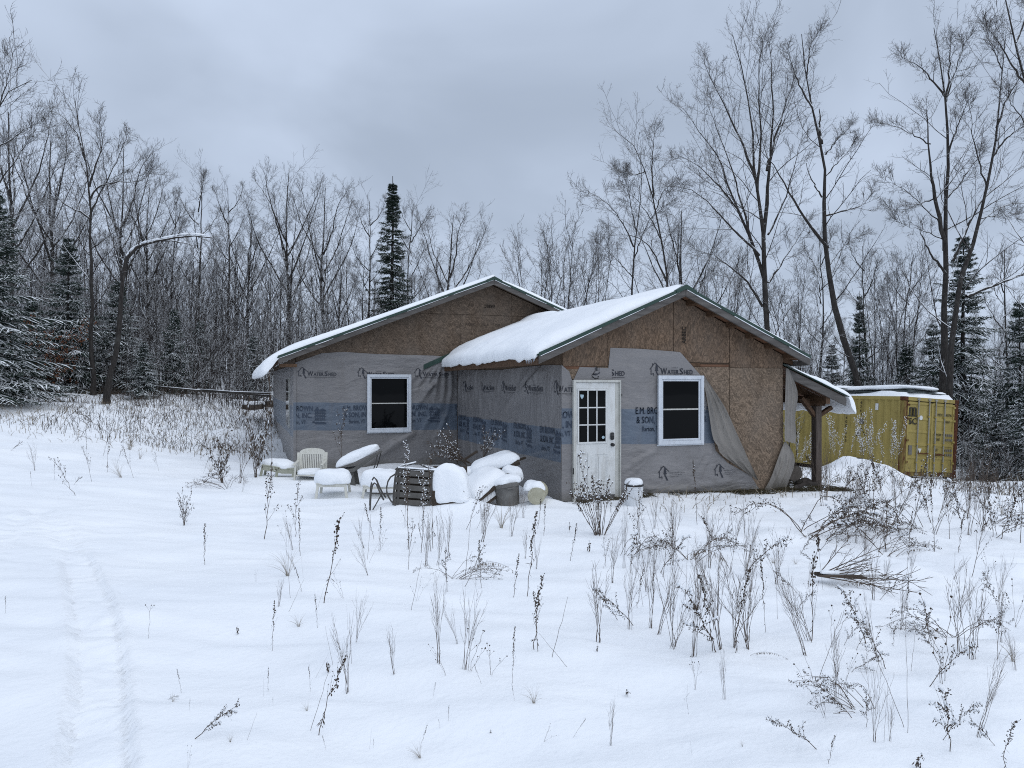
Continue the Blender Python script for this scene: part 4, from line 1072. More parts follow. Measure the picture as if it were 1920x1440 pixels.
# ------------------------------------------------------------------ garden furniture and clutter
M['resin_white'] = grime('old_white_resin', (.56, .55, .49), (.63, .62, .56), (.32, .31, .24), 6, .55, .3, .45)
M['resin_green'] = grime('algae_grey_resin', (.30, .31, .24), (.38, .38, .31), (.14, .15, .09), 6, .6, .3, .5)
M['resin_grey'] = grime('grey_resin', (.095, .092, .086), (.14, .135, .125), (.05, .05, .045), 6, .6, .3, .4)
M['dark_metal'] = grime('brown_powder_coat', (.045, .042, .038), (.075, .07, .064), (.03, .025, .02), 9, .5, .4, .4)
M['dark_wood'] = plain('dark_wet_wood', (.030, .023, .018), (.07, .055, .042), 4, .8, .2, .003, 25, (1, 8, 8))
def resin_chair(name, label, m, loc, rz, sink=.0, snow=True, group=None):
    t = empty(name, label, 'chair', loc, rz, group)      # faces local -Y
    MB().box((-.24, -.24, .385), (.24, .22, .405)).obj('seat', m, t, bevel=.008)
    for sx in (-1, 1):
        MB().bar((sx*.285, -.25, -.02), (sx*.245, -.20, .60), .035, .055).obj('leg', m, t, bevel=.008)
        MB().bar((sx*.285, .30, -.02), (sx*.235, .20, .56), .035, .055).obj('leg', m, t, bevel=.008)
        MB().bar((sx*.268, -.27, .605), (sx*.275, .24, .640), .060, .022).obj('arm', m, t, bevel=.008)
        MB().bar((sx*.275, .215, .42), (sx*.275, .315, .80), .055, .020, up=(0, 1, 0)).obj('arm_post', m, t, bevel=.006)
    bx = lambda x0, x1, z0, z1: MB().prism([(x0, z0), (x1, z0), (x1, z1), (x0, z1)], 1, -.012, .012)
    B = Matrix.Translation((0, .205, .40)) @ Matrix.Rotation(R(-15), 4, 'X')
    for sx in (-1, 1): bx(sx*.225-.028, sx*.225+.028, .0, .40).xf(B).obj('back_stile', m, t, bevel=.004)
    pts = [(-.253, .40)] + [(.253*math.cos(math.pi-a), .40+.105*math.sin(a)**.8) for a in np.linspace(.05, math.pi-.05, 13)] + [(.253, .40)]
    MB().prism(pts+[(.197, .375), (-.197, .375)], 1, -.014, .014).xf(B).obj('back_top', m, t)
    bx(-.197, .197, .0, .05).xf(B).obj('back_rail', m, t)
    for k in range(11):
        x = -.178+k*.0356
        bx(x-.0105, x+.0105, .045, .385).xf(B).obj('slat', m, t)
    if snow: cushion(.47, .42, .10, 3).xf(Matrix.Translation((0, -.02, .405))).obj('snow_cap', M['snow'], t, smooth=True)
    return t
FC = R(180-180)   # a chair with rz = 0 faces -Y (out of the main wall)
p, _ = pxg(582, 899)
resin_chair('garden_chair', 'white resin garden chair with slatted arched back standing against the house wall', M['resin_white'], (p[0], p[1]+.1, p[2]-.30), R(-14))
# tipped chair at the corner of the house
p, Y = pxg(520, 893)
t = empty('tipped_chair', 'algae stained grey resin chair toppled low against the house corner', 'chair', (p[0]+.02, p[1]+.12, p[2]-.02), R(-12))
t.rotation_euler = (0, R(9), R(-12))
MB().box((-.32, -.24, .20), (.34, .24, .225)).obj('seat', M['resin_green'], t, bevel=.008)
for y_ in (-.235, .215): MB().prism([(-.31, .20), (.33, .20), (.33, .13), (.10, .10), (-.12, .12), (-.31, .12)], 1, y_, y_+.02).obj('apron', M['resin_green'], t)
for x_, y_ in ((-.29, -.22), (.31, -.22), (-.29, .22), (.31, .22), (.0, -.22)): MB().bar((x_*1.05, y_*1.1, -.08), (x_, y_, .20), .05, .03).obj('leg', M['resin_green'], t, bevel=.006)
cushion(.64, .48, .12, 12, lump=.2, droop=.4).xf(Matrix.Translation((-.02, 0, .222))).obj('snow_cap', M['snow'], t, smooth=True)
def snow_stool(name, label, m, px, py, w, d, hz, sh, rz, seed, cat='stool'):
    p, Y = pxg(px, py)
    t = empty(name, label, cat, (p[0], p[1]+d*.3, p[2]-.06), R(rz))
    MB().box((-w/2+.02, -d/2+.02, hz), (w/2-.02, d/2-.02, hz+.022)).obj('seat', m, t, bevel=.008)
    ap = MB()
    MB().box((-w/2+.05, -d/2+.035, hz-.045), (w/2-.05, -d/2+.055, hz)).obj('apron', m, t); MB().box((-w/2+.05, d/2-.055, hz-.045), (w/2-.05, d/2-.035, hz)).obj('apron', m, t)
    for sx in (-1, 1):
        for sy in (-1, 1): MB().bar((sx*(w/2-.01), sy*(d/2-.01), -.05), (sx*(w/2-.055), sy*(d/2-.055), hz), .045, .03).obj('leg', m, t, bevel=.006)
    cushion(w*1.12, d*1.05, sh, seed, power=3.2).xf(Matrix.Translation((0, 0, hz+.02))).obj('snow_cap', M['snow'], t, smooth=True)
    return t
snow_stool('garden_stool', 'low white resin stool under a thick round pillow of snow', M['resin_white'], 627, 934, .56, .48, .30, .215, -16, 21)
snow_stool('garden_stool', 'white resin seat with deep snow behind the overturned metal chair', M['resin_white'], 716, 933, .62, .48, .26, .25, -14, 23)
# grey recliner tilted up, snow down its back
p, Y = pxg(676, 915)
t = empty('tilted_lounge_chair', 'grey resin lounge chair tipped back so its snowy seat slopes up to the right', 'chair', (p[0], p[1]+.35, p[2]), R(-18))
a = MB().prism([(-.42, .30), (-.05, .34), (.20, .52), (.40, .63), (.43, .60), (.24, .47), (-.02, .28), (-.40, .25)], 1, -.26, .26).obj('seat_shell', M['resin_grey'], t, bevel=.01)
MB().prism([(-.22, -.10), (.02, -.10), (-.05, .29), (-.24, .26)], 1, -.22, -.18).obj('side_panel', M['resin_grey'], t); MB().prism([(-.22, -.10), (.02, -.10), (-.05, .29), (-.24, .26)], 1, .18, .22).obj('side_panel', M['resin_grey'], t)
MB().tube([(.40, -.22, .60), (.36, -.22, .42), (.27, -.20, .18), (.24, -.2, -.05)], .011, 6).obj('leg', M['dark_metal'], t); MB().tube([(.40, .22, .60), (.36, .22, .42), (.27, .20, .18), (.24, .2, -.05)], .011, 6).obj('leg', M['dark_metal'], t)
MB().tube([(-.48, -.24, .05), (-.42, -.24, -.02), (-.2, -.26, .06), (-.05, -.24, .22)], .022, 6).obj('arm', M['resin_grey'], t)
c = cushion(.80, .46, .15, 14, droop=.6); c.v = [(x, y, z+(.36+.36*((x+.45)/.9)**1.25 if x > -.45 else .36)) for x, y, z in c.v]
c.obj('snow_cap', M['snow'], t, smooth=True)
# metal strap chair lying on its side
p, Y = pxg(776, 951)
t = empty('overturned_metal_chair', 'brown metal patio chair with strap back lying on its side in the snow', 'chair', (p[0], p[1]+.02, p[2]-.03), R(-20))
t.rotation_euler = (R(-7), R(4), R(-20))
def tb(pts, r=.013, nm='frame_tube', m=M['dark_metal']): return MB().tube(smooth(np.array(pts, float), 1), r, 7).obj(nm, m, t)
tb([(-.30, 0, .02), (-.31, 0, .30), (-.30, 0, .55), (-.26, 0, .575), (.27, .0, .575), (.31, 0, .54), (.315, 0, .05), (.27, 0, .02), (-.28, 0, .02)], .016)
MB().box((-.29, .05, .03), (.30, .065, .56)).obj('seat_sling', M['dark_wood'], t)
M['strap'] = grime('faded_brown_strap', (.070, .066, .060), (.105, .10, .092), (.04, .035, .03), 9, .6, .3, .4)
for k in range(5): MB().box((-.30, -.010, .052+k*.105), (.31, .004, .052+k*.105+.078)).obj('strap', M['strap'], t, bevel=.003)
for x in (-.24, .24): MB().box((x-.018, -.018, .03), (x+.018, -.011, .565)).obj('back_bar', M['dark_metal'], t)
tb([(-.31, 0, .56), (-.30, .30, .60), (-.05, .42, .68), (.08, .40, .62), (.32, .10, .58)], .013)
tb([(-.30, .02, .5), (-.40, -.02, .42), (-.42, -.04, .25), (-.36, -.05, .12), (-.26, -.02, .03)], .012)
tb([(-.66, .10, .0), (-.67, .08, .35), (-.62, .06, .44), (-.50, .04, .22), (-.42, .0, .14)], .013)
tb([(-.62, -.08, -.06), (-.63, -.09, .28), (-.58, -.08, .36), (-.50, -.06, .20), (-.44, -.04, .10)], .013)
tb([(-.66, .08, .34), (-.63, -.08, .28)], .011); tb([(-.66, .05, .18), (-.30, .02, .20)], .011); tb([(-.58, -.08, -.05), (-.52, -.08, .08), (-.47, -.06, .2)], .009)
for a, b, w in (((-.28, 0, .592), (.28, 0, .592), .045), ((-.29, .30, .615), (-.07, .41, .69), .035), ((.08, .40, .635), (.31, .10, .595), .035), ((-.66, .0, .38), (-.60, .0, .30), .03)):
    MB().bar(a, b, w, .022).obj('snow_cap', M['snow'], t, bevel=.008)
# snow buried chair next to it
p, Y = pxg(848, 947)
t = empty('buried_chair', 'dark chair lying on its back under a big block of snow', 'chair', (p[0], p[1]+.14, p[2]), R(-20))
MB().box((-.25, -.10, -.08), (.22, .30, .20)).obj('seat', M['dark_wood'], t); MB().box((-.27, .26, -.05), (.24, .31, .52)).obj('backrest', M['dark_wood'], t)
c = cushion(.54, .46, .52, 41, power=5., lump=.07); c.xf(Matrix.Translation((.0, .10, .05)) @ Matrix.Rotation(R(-7), 4, 'X')); c.v = [(x+.10*max(0, .45-z), y, z-.15*max(0, x)*(z > .1)) for x, y, z in c.v]; c.obj('snow_cap', M['snow'], t, smooth=True)
# stacked loungers: two slatted frames leaning, snow slumped over them
def leaning_frame(name, label, a, b, wdt, th_, snow_h, seed, yo=0., over=1.0):
    """a slatted frame from point a (low) to b (high); wdt across"""
    a = np.array(a, float); b = np.array(b, float); L = np.linalg.norm(b-a); d = (b-a)/L
    up = np.array((0, 0, 1.)); side = np.cross(d, up); side /= np.linalg.norm(side); nrm = np.cross(side, d)
    Mx = Matrix(((d[0], side[0], nrm[0]), (d[1], side[1], nrm[1]), (d[2], side[2], nrm[2]))).to_4x4()
    t = empty(name, label, 'lounger', tuple(a)); t.rotation_euler = Mx.to_euler()
    for sgn in (-1, 1): MB().box((0, sgn*wdt/2-.03, -th_), (L, sgn*wdt/2+.03, 0)).obj('rail', M['dark_wood'], t, bevel=.006)
    n = int(L/.11)
    for k in range(n): MB().box((.02+k*L/n, -wdt/2+.03, -.025), (.02+k*L/n+.075, wdt/2-.03, -.004)).obj('slat', M['dark_wood'], t)
    if snow_h: cushion(L*1.02*over, wdt*1.12, snow_h, seed, power=6., lump=.07, droop=.25).xf(Matrix.Translation((L*.5, 0, -.01))).obj('snow_cap', M['snow'], t, smooth=True)
    return t
def gp(px, py, Y): return at(px, py, Y)
leaning_frame('slatted_lounger', 'dark slatted lounger leaning under smooth snow in front of the heap', gp(866, 934, 11.7), gp(932, 884, 12.2), .56, .08, .17, 51)
leaning_frame('slatted_lounger', 'dark slatted lounger at the top of the snowy heap by the house', gp(884, 890, 12.7), gp(970, 858, 12.75), .66, .09, .20, 52)
for k, (a_, b_, lb) in enumerate([(gp(905, 925, 12.0), gp(948, 905, 12.3), 'dark bar sticking out of the heap left of the tub'), (gp(945, 872, 12.5), gp(985, 858, 12.7), 'dark plank end poking out above the tub'), (gp(870, 862, 13.0), gp(895, 846, 13.1), 'thin dark board tilted at the back of the heap')]):
    o = MB().bar(a_, b_, .05, .035).obj('loose_plank', M['dark_wood'], None, bevel=.004); tag(o, lb, 'plank')
leaning_frame('slatted_lounger', 'dark plank frame sloping low in front of the grey tub', gp(888, 946, 11.75), gp(962, 893, 12.35), .34, .045, .12, 53)
for (px, py, Y, sx, sy, h, sd, lb) in [(886, 886, 12.9, .70, .55, .26, 61, 'large smooth mound of snow on the heap left of the grey tub'), (958, 884, 12.35, .34, .3, .22, 62, 'small round ball of snow above the grey tub'), (860, 886, 12.6, .55, .45, .26, 63, 'low mound of snow at the back of the heap')]:
    o = cushion(sx, sy, h, sd, lump=.18, power=2.6).obj('snow_mound', M['snow'], None, smooth=True); place(o, at(px, py, Y)-np.array((0, 0, h*.6)), (0, 0, 10)); tag(o, lb, 'snow')
M['rubber'] = grime('grey_tub_plastic', (.12, .115, .11), (.17, .165, .155), (.05, .045, .04), 7, .6, .3, .4)
p, Y = pxg(963, 949)
t = empty('plastic_tub', 'round grey plastic tub heaped with snow at the corner of the wing', 'tub', (p[0], p[1]+.20, p[2]-.12)); t.rotation_euler = (R(-5), R(-6), 0)
MB().lathe([(.170, 0), (.185, .18), (.205, .40), (.222, .40), (.225, .46), (.213, .465), (.205, .45)], 26).obj('body', M['rubber'], t, smooth=False)
for k in range(2): MB().box((-.06, -.235 if k == 0 else .215, .37), (.06, -.212 if k == 0 else .238, .395)).obj('handle', M['rubber'], t, bevel=.004)
cushion(.44, .44, .13, 71, power=2.2, lump=.16).xf(Matrix.Translation((0, 0, .45))).obj('snow_cap', M['snow'], t, smooth=True)
M['bucket_cream'] = grime('dirty_cream_plastic', (.36, .34, .25), (.45, .43, .33), (.20, .19, .12), 9, .55, .3, .5)
M['bucket_white'] = grime('white_bucket_plastic', (.62, .64, .66), (.69, .71, .73), (.45, .46, .46), 6, .4, .4, .3)
p, Y = pxg(1006, 947)
t = empty('toppled_bucket', 'cream plastic bucket lying on its side with its base to the viewer', 'bucket', (p[0], p[1]+.02, p[2]+.135)); t.rotation_euler = (R(96), 0, R(-28))
MB().lathe([(.12, 0), (.132, .006), (.142, .18), (.148, .36), (.156, .36), (.156, .375)], 24).xf(Matrix.Rotation(R(180), 4, 'X')).obj('body', M['bucket_cream'], t)
MB().lathe([(.125, .0), (.131, .0), (.133, .012), (.120, .012)], 24).obj('base_rim', M['bucket_cream'], t)
c = cushion(.34, .34, .10, 73, power=2.5, lump=.15, droop=1.2).obj('snow_cap', M['snow'], None, smooth=True); c.parent = t; c.matrix_parent_inverse = Matrix.LocRotScale(t.location, t.rotation_euler, t.scale).inverted(); place(c, (p[0]+.03, p[1]+.20, p[2]+.25), (0, 0, -28))
p, Y = pxg(1197, 950)
t = empty('white_bucket', 'white plastic bucket with black rimmed lid and a cap of snow beside the door', 'bucket', (p[0], p[1]+.15, p[2]-.04))
MB().lathe([(.132, 0), (.135, .02), (.146, .30), (.152, .30), (.152, .318), (.147, .32), (.149, .335), (.154, .336), (.154, .352), (.150, .355)], 28).obj('body', M['bucket_white'], t, smooth=False)
MB().lathe([(.157, .352), (.160, .356), (.160, .376), (.155, .380)], 28).obj('lid', M['black'], t)
MB().tube([(-.155, 0, .30), (-.13, -.09, .20), (-.03, -.165, .14), (.08, -.15, .17), (.155, 0, .30)], .003, 5).obj('handle', M['galv'], t)
cushion(.29, .29, .10, 75, power=2., lump=.04).xf(Matrix.Translation((0, 0, .378))).obj('snow_cap', M['snow'], t, smooth=True)
# firewood under the lean-to
M['log_bark'] = plain('wet_log_bark', (.018, .015, .013), (.055, .046, .040), 8, .9, .15, .012, 18)
M['log_end'] = plain('weathered_log_end', (.060, .052, .044), (.12, .105, .09), 10, .9)
def log(px, py, Y, r, L, rz, tilt, label, sh=None):
    c = at(px, py, Y); mb = MB(); n = 9
    pts = [(0, L*(k/(n-1)), .02*math.sin(k*1.1+px)) for k in range(n)]
    t = empty('firewood_log', label, 'log', tuple(c), 0, None); t.rotation_euler = (R(tilt), 0, R(rz))
    mb.tube(pts, [r*(1+.06*math.sin(k*2+py)) for k in range(n)], 11); mb.obj('bark', M['log_bark'], t)
    MB().tube([(0, -.004, pts[0][2]), (0, .002, pts[0][2])], r*.93, 11).obj('cut_end', M['log_end'], t)
log(1490, 889, 14.3, .16, .9, -10, 0, 'thick dark log with its cut end showing under the lean-to')
log(1481, 866, 14.7, .09, .8, -4, 0, 'smaller dark log on top of the wood pile by the torn corner')
log(1472, 905, 14.2, .10, .8, -4, 0, 'dark log at the bottom of the pile beside the house corner')
log(1498, 906, 14.35, .075, .42, -66, 0, 'short grey log lying between wood pile and lean-to post')
log(1493, 911, 13.6, .035, .62, -82, 3, 'thin pale branch lying on the ground before the lean-to post')
# dead litter where the roof keeps the snow off
M['litter'] = plain('dead_grass_litter', (.035, .030, .016), (.095, .078, .042), 18, .95)
lr = np.random.default_rng(3)
def litter(n, s0, s1, t0, t1, L, label, seed):
    r0 = np.random.default_rng(seed)
    s = r0.uniform(s0, s1, n); t = r0.uniform(t0, t1, n); z = ground_w(s, t)
    a = r0.uniform(0, 6.28, n); l = L*r0.uniform(.4, 1.2, n); el = r0.uniform(.05, .9, n)
    P = np.stack([np.c_[s, t, z-.01], np.c_[s+np.cos(a)*l*.5, t+np.sin(a)*l*.5, z+l*.42*np.sin(el)], np.c_[s+np.cos(a)*l, t+np.sin(a)*l, z+l*.45*np.sin(el)]], 1)
    V, Q = tubes(P, np.tile(np.array([[.005, .004, .0015]]), (n, 1)), 3)
    o = link('dead_grass', fast_mesh('dead_grass', V, Q), M['litter']); o['kind'] = 'stuff'; o['label'] = label; o['category'] = 'grass'
litter(1500, 3.3, 6.0, -.30, .15, .16, 'dark dead grass along the foot of the bare strand board wall', 5)
litter(500, .2, 1.7, -.18, .0, .10, 'dark debris under the door sill', 6)
litter(500, 4.5, 6.2, .15, 1.6, .2, 'dead grass under the lean-to', 7)
litter(350, 2.0, 3.4, -.12, .0, .08, 'dead grass at the foot of the papered wall', 8)
# ------------------------------------------------------------------ bare hardwoods
def norm(v): return v/(np.linalg.norm(v, axis=-1, keepdims=True)+1e-9)
def spawn(P, Rd, n, u0, u1, ang, lf, up, m, rf, g, wig=.12, lmin=.0, lmax=9., rmin=.003):
    """n children along every parent polyline"""
    N, k, _ = P.shape
    seg = np.linalg.norm(np.diff(P, axis=1), axis=2); plen = seg.sum(1)
    u = u0+(u1-u0)*((np.arange(n)[None]+g.random((N, n)))/n)
    x = u*(k-1); i = np.clip(x.astype(int), 0, k-2); f = (x-i)[..., None]
    ii = np.arange(N)[:, None]
    S = P[ii, i]*(1-f)+P[ii, i+1]*f; T = norm(P[ii, i+1]-P[ii, i]); pr = Rd[ii, i]*(1-f[..., 0])+Rd[ii, i+1]*f[..., 0]
    rnd = norm(g.normal(size=S.shape)); perp = norm(rnd-(rnd*T).sum(-1, keepdims=True)*T)
    a = R(1)*(ang[0]+(ang[1]-ang[0])*g.random((N, n)))[..., None]
    D = T*np.cos(a)+perp*np.sin(a)
    L = np.clip(lf*plen[:, None]*(1.05-.62*u)*g.uniform(.55, 1.2, (N, n)), lmin, lmax)
    S = S.reshape(-1, 3); D = norm(D.reshape(-1, 3)); L = L.ravel(); pr = pr.ravel()
    C = np.empty((len(S), m, 3)); C[:, 0] = S
    for j in range(1, m):
        D = norm(D+np.array((0, 0, up))/m*3*.5+g.normal(0, wig, D.shape))
        C[:, j] = C[:, j-1]+D*(L/(m-1))[:, None]
    r0 = np.maximum(pr*rf, rmin); CR = r0[:, None]*np.linspace(1, .32, m)[None]
    keep = L > .06
    return C[keep], np.maximum(CR[keep], rmin*.7)
def resample(P, m):
    d = np.r_[0, np.cumsum(np.linalg.norm(np.diff(P, axis=0), axis=1))]; u = np.linspace(0, d[-1], m)
    return np.stack([np.interp(u, d, P[:, q]) for q in range(3)], 1)
def join(parts):
    V = []; Q = []; b = 0
    for v, q in parts: V.append(v); Q.append(q+b); b += len(v)
    return np.concatenate(V), np.concatenate(Q)
def hardwood(name, label, limbs, seed, origin, dens=(7, 6, 5), lf=(.42, .45, .5), up=.35, group=None, cat='tree', dead=()):
    """limbs: list of (points, r0, r1); the first is the trunk. Children of limbs fill the crown."""
    g = np.random.default_rng(seed); o = np.array(origin, float)
    t = empty(name, label, cat, tuple(o), 0, group)
    tr = []; Ps = []; Rs = []
    for k, (pts, r0, r1) in enumerate(limbs):
        P = resample(smooth(np.array(pts, float)-o, 1), 14)
        P[1:-1] += g.normal(0, .018, P[1:-1].shape)
        Rr = (r1+(r0-r1)*np.linspace(1, 0, 14)**1.15)*(1+.05*g.normal(size=14))
        if k == 0: Rr[0] *= 1.25
        tr.append((k, P, Rr)); Ps.append(P); Rs.append(Rr)
    V, Q = tubes(np.array([Ps[0]]), np.array([Rs[0]]), 10)
    link('trunk', fast_mesh('trunk', V, Q, True), M['bark'], t)
    parts = []
    if len(Ps) > 1:
        V, Q = tubes(np.array(Ps[1:]), np.array(Rs[1:]), 7)
        link('limbs', fast_mesh('limbs', V, Q, True), M['bark'], t)
    idx = [k for k in range(len(Ps)) if k not in dead]
    A = np.array([Ps[k] for k in idx]); B = np.array([Rs[k] for k in idx])
    u0 = .30 if len(Ps) == 1 else .22
    c1, r1_ = spawn(A, np.minimum(B, .07), int(dens[0]*1.15), u0, 1., (25, 60), lf[0]*1.3, up*.8, 7, .38, g, .13, .5, 3.3, .009)
    ce, re_ = spawn(A, np.minimum(B, .03), 3, .84, 1., (8, 30), lf[0]*.9, up*.6, 7, .5, g, .12, .5, 1.8, .006)
    c1 = np.concatenate([c1, ce]); r1_ = np.concatenate([r1_, re_])
    c2, r2_ = spawn(c1, r1_, dens[1]+1, .15, 1., (26, 58), lf[1]*1.1, up*.6, 5, .6, g, .17, .3, 2.0, .006)
    c3, r3_ = spawn(c2, r2_, dens[2]+2, .12, 1., (26, 62), lf[2]*1.1, up*.4, 3, .6, g, .22, .15, .85, .0042)
    parts = [tubes(c1, r1_, 4), tubes(c2, r2_, 3), tubes(c3, r3_, 3)]
    V, Q = join(parts)
    link('crown', fast_mesh('crown', V, Q, False), M['twig'], t)
    return t
def traced(lines, Y, g, spread=1.6):
    """image traced limbs set into depth: each limb leans its own way towards or away"""
    out = []; tp = None
    for k, (pts, w0, w1) in enumerate(lines):
        sl = 0 if k == 0 else g.uniform(-spread, spread)
        P = []
        L = sum(math.dist(a, b) for a, b in zip(pts[:-1], pts[1:])); d = 0
        for j, q in enumerate(pts):
            if j: d += math.dist(pts[j-1], q)
            P.append(at(q[0], q[1], Y+sl*d/L*min(1, L/260)))
        out.append((np.array(P), w0*(.74 if k == 0 else .66)/F_PX*Y/2, w1*.40/F_PX*Y/2))
    return out
g0 = np.random.default_rng(2)
def traced_tree(name, label, lines, Y, seed, **kw):
    L = traced(lines, Y, np.random.default_rng(seed))
    base = L[0][0][0].copy(); z = gz(base[0], base[1])
    if base[2] > z-.1: L[0] = (np.vstack([[base[0], base[1], z-.25], L[0][0]]), L[0][1], L[0][2])
    return hardwood(name, label, L, seed, (base[0], base[1], z), **kw)
traced_tree('maple_tree', 'tall broad bare maple with fanning limbs behind the wing roof', [
 ([(1439, 690), (1438, 618), (1434, 504), (1432, 440), (1424, 387), (1418, 344), (1412, 290), (1412, 244), (1403, 186), (1395, 142), (1380, 98), (1374, 66)], 21, 2.5),
 ([(1432, 440), (1438, 387), (1444, 288), (1450, 215), (1447, 127), (1441, 69)], 12, 2),
 ([(1416, 330), (1400, 290), (1380, 240), (1355, 190), (1335, 150), (1318, 112)], 8, 1.6),
 ([(1432, 520), (1424, 490), (1409, 452), (1389, 402), (1368, 355), (1351, 302), (1339, 282), (1310, 244), (1281, 203)], 11, 1.8),
 ([(1424, 480), (1410, 462), (1383, 440), (1354, 408), (1325, 376), (1295, 352), (1245, 350)], 8, 1.5),
 ([(1430, 575), (1403, 527), (1368, 498), (1330, 472), (1300, 470)], 8, 1.4),
 ([(1441, 530), (1470, 487), (1494, 452), (1512, 420)], 7, 1.3),
 ([(1438, 320), (1462, 230), (1479, 180), (1494, 127)], 8, 1.6),
 ([(1420, 360), (1428, 280), (1422, 200), (1424, 120), (1430, 74)], 8, 1.6),
 ([(1409, 452), (1390, 380), (1370, 310), (1345, 240), (1322, 180)], 7, 1.4),
 ([(1389, 402), (1350, 350), (1310, 310), (1268, 290)], 6, 1.3),
 ([(1440, 440), (1470, 380), (1490, 310), (1505, 250)], 6, 1.2)], 31, 101, dens=(12, 6, 4), lf=(.38, .46, .52), up=.32)
traced_tree('leaning_tree', 'dark bare tree leaning left over the container with a broken top', [
 ([(1618, 735), (1614, 721), (1590, 662), (1570, 598), (1555, 531), (1550, 473), (1541, 400), (1547, 365), (1545, 292), (1535, 248), (1520, 190), (1512, 146), (1506, 102), (1503, 64)], 23, 3),
 ([(1553, 465), (1538, 447), (1515, 420), (1485, 370), (1462, 330), (1442, 297), (1412, 268)], 10, 1.8),
 ([(1522, 200), (1494, 152), (1484, 120), (1474, 90)], 6, 1.5),
 ([(1541, 270), (1537, 240), (1536, 204)], 9, 4),
 ([(1548, 290), (1570, 262), (1593, 239)], 5, 1.2),
 ([(1546, 405), (1587, 394), (1620, 385), (1637, 359)], 6, 1.2),
 ([(1512, 146), (1517, 88), (1535, 58)], 5, 1.2),
 ([(1541, 370), (1517, 330), (1512, 306)], 5, 2.5),
 ([(1548, 330), (1575, 300), (1600, 270)], 4, 1.),
 ([(1553, 500), (1585, 455), (1615, 440)], 4, 1.)], 30, 102, dens=(7, 5, 4), lf=(.34, .42, .5), up=.35, dead=(3, 7))
traced_tree('old_maple_tree', 'thick bare twin stemmed tree behind the container with shelf fungi on its trunk', [
 ([(1768, 740), (1768, 700), (1770, 601), (1773, 528), (1771, 470), (1773, 420), (1774, 373), (1777, 332), (1780, 280), (1776, 240), (1774, 204), (1768, 160), (1760, 102), (1751, 52)], 23, 3),
 ([(1772, 470), (1768, 440), (1760, 411), (1757, 382), (1748, 338), (1742, 297), (1742, 262), (1736, 204)], 14, 3),
 ([(1778, 300), (1782, 270), (1797, 233), (1815, 190)], 7, 2),
 ([(1770, 180), (1733, 131), (1712, 116), (1692, 108)], 6, 1.6),
 ([(1774, 190), (1780, 130), (1783, 76)], 7, 2.5),
 ([(1776, 180), (1797, 117), (1812, 76)], 5, 1.4),
 ([(1774, 515), (1748, 481), (1727, 443), (1725, 429)], 8, 3.5),
 ([(1755, 370), (1720, 385), (1690, 396), (1665, 392)], 5, 1.2),
 ([(1762, 420), (1725, 380), (1690, 350), (1655, 335)], 4, 1.),
 ([(1777, 370), (1800, 345), (1822, 310), (1845, 285)], 6, 1.2),
 ([(1745, 270), (1715, 255), (1685, 238), (1650, 230)], 4, 1.),
 ([(1770, 450), (1730, 432), (1700, 425), (1680, 415)], 3.5, 1.)], 27, 103, dens=(8, 5, 4), lf=(.34, .42, .5), up=.3, dead=(6,))
traced_tree('snow_streaked_tree', 'bare tree leaning right with snow plastered along its trunk above the container', [
 ([(1778, 730), (1783, 659), (1792, 601), (1797, 542), (1815, 490), (1830, 440), (1841, 391), (1850, 347), (1862, 292), (1867, 233), (1876, 175), (1882, 117), (1885, 73)], 20, 3),
 ([(1812, 556), (1859, 537), (1891, 525), (1925, 511), (1990, 490)], 11, 3),
 ([(1786, 490), (1806, 443), (1827, 397), (1850, 367), (1888, 338), (1930, 300)], 9, 2),
 ([(1862, 292), (1894, 251), (1930, 230)], 7, 2),
 ([(1868, 240), (1890, 180), (1915, 140), (1935, 90)], 6, 1.5),
 ([(1850, 350), (1830, 290), (1822, 230), (1815, 180)], 5, 1.2),
 ([(1838, 410), (1870, 405), (1900, 400)], 4, 1.),
 ([(1880, 130), (1860, 90), (1850, 60)], 4, 1.)], 26.2, 104, dens=(8, 5, 4), lf=(.34, .42, .5), up=.3)
traced_tree('edge_tree', 'bare tree at the right edge of the picture reaching in from above', [
 ([(1960, 760), (1955, 500), (1940, 300), (1925, 150), (1908, 96), (1900, 52), (1885, 6), (1875, -50)], 20, 4),
 ([(1925, 160), (1890, 110), (1860, 60), (1840, 40)], 7, 1.5),
 ([(1905, 80), (1925, 30), (1940, -20)], 6, 2), ([(1935, 250), (1900, 200), (1880, 170)], 5, 1.2)], 25, 105, dens=(8, 5, 4), lf=(.32, .42, .5), up=.3)
traced_tree('forked_tree', 'slim bare tree with a long limb to the left, behind the roofs', [
 ([(1185, 640), (1185, 551), (1188, 475), (1196, 417), (1202, 373), (1204, 320), (1200, 290)], 10, 2),
 ([(1188, 463), (1170, 422), (1147, 387), (1117, 364), (1085, 358)], 5, 1.2),
 ([(1187, 490), (1205, 440), (1225, 400), (1255, 380)], 4, 1.), ([(1192, 430), (1180, 370), (1170, 330)], 4, 1.), ([(1186, 520), (1150, 480), (1120, 455)], 3.5, 1.)], 33, 106, dens=(11, 6, 4), lf=(.40, .45, .5), up=.22)
traced_tree('slanting_tree', 'bare tree slanting up to the left just behind the wing ridge', [
 ([(1254, 640), (1252, 533), (1243, 460), (1231, 411), (1222, 358), (1202, 302), (1182, 262), (1152, 244)], 11, 2),
 ([(1225, 370), (1222, 302), (1228, 244)], 6, 1.5),
 ([(1249, 527), (1222, 463), (1193, 440), (1135, 440)], 6, 1.2), ([(1228, 400), (1245, 350), (1275, 345)], 4, 1.), ([(1210, 320), (1190, 330), (1160, 320)], 4, 1.),
 ([(1240, 450), (1215, 400), (1190, 370), (1160, 355)], 4, 1.)], 32, 107, dens=(11, 6, 4), lf=(.40, .45, .5), up=.25)
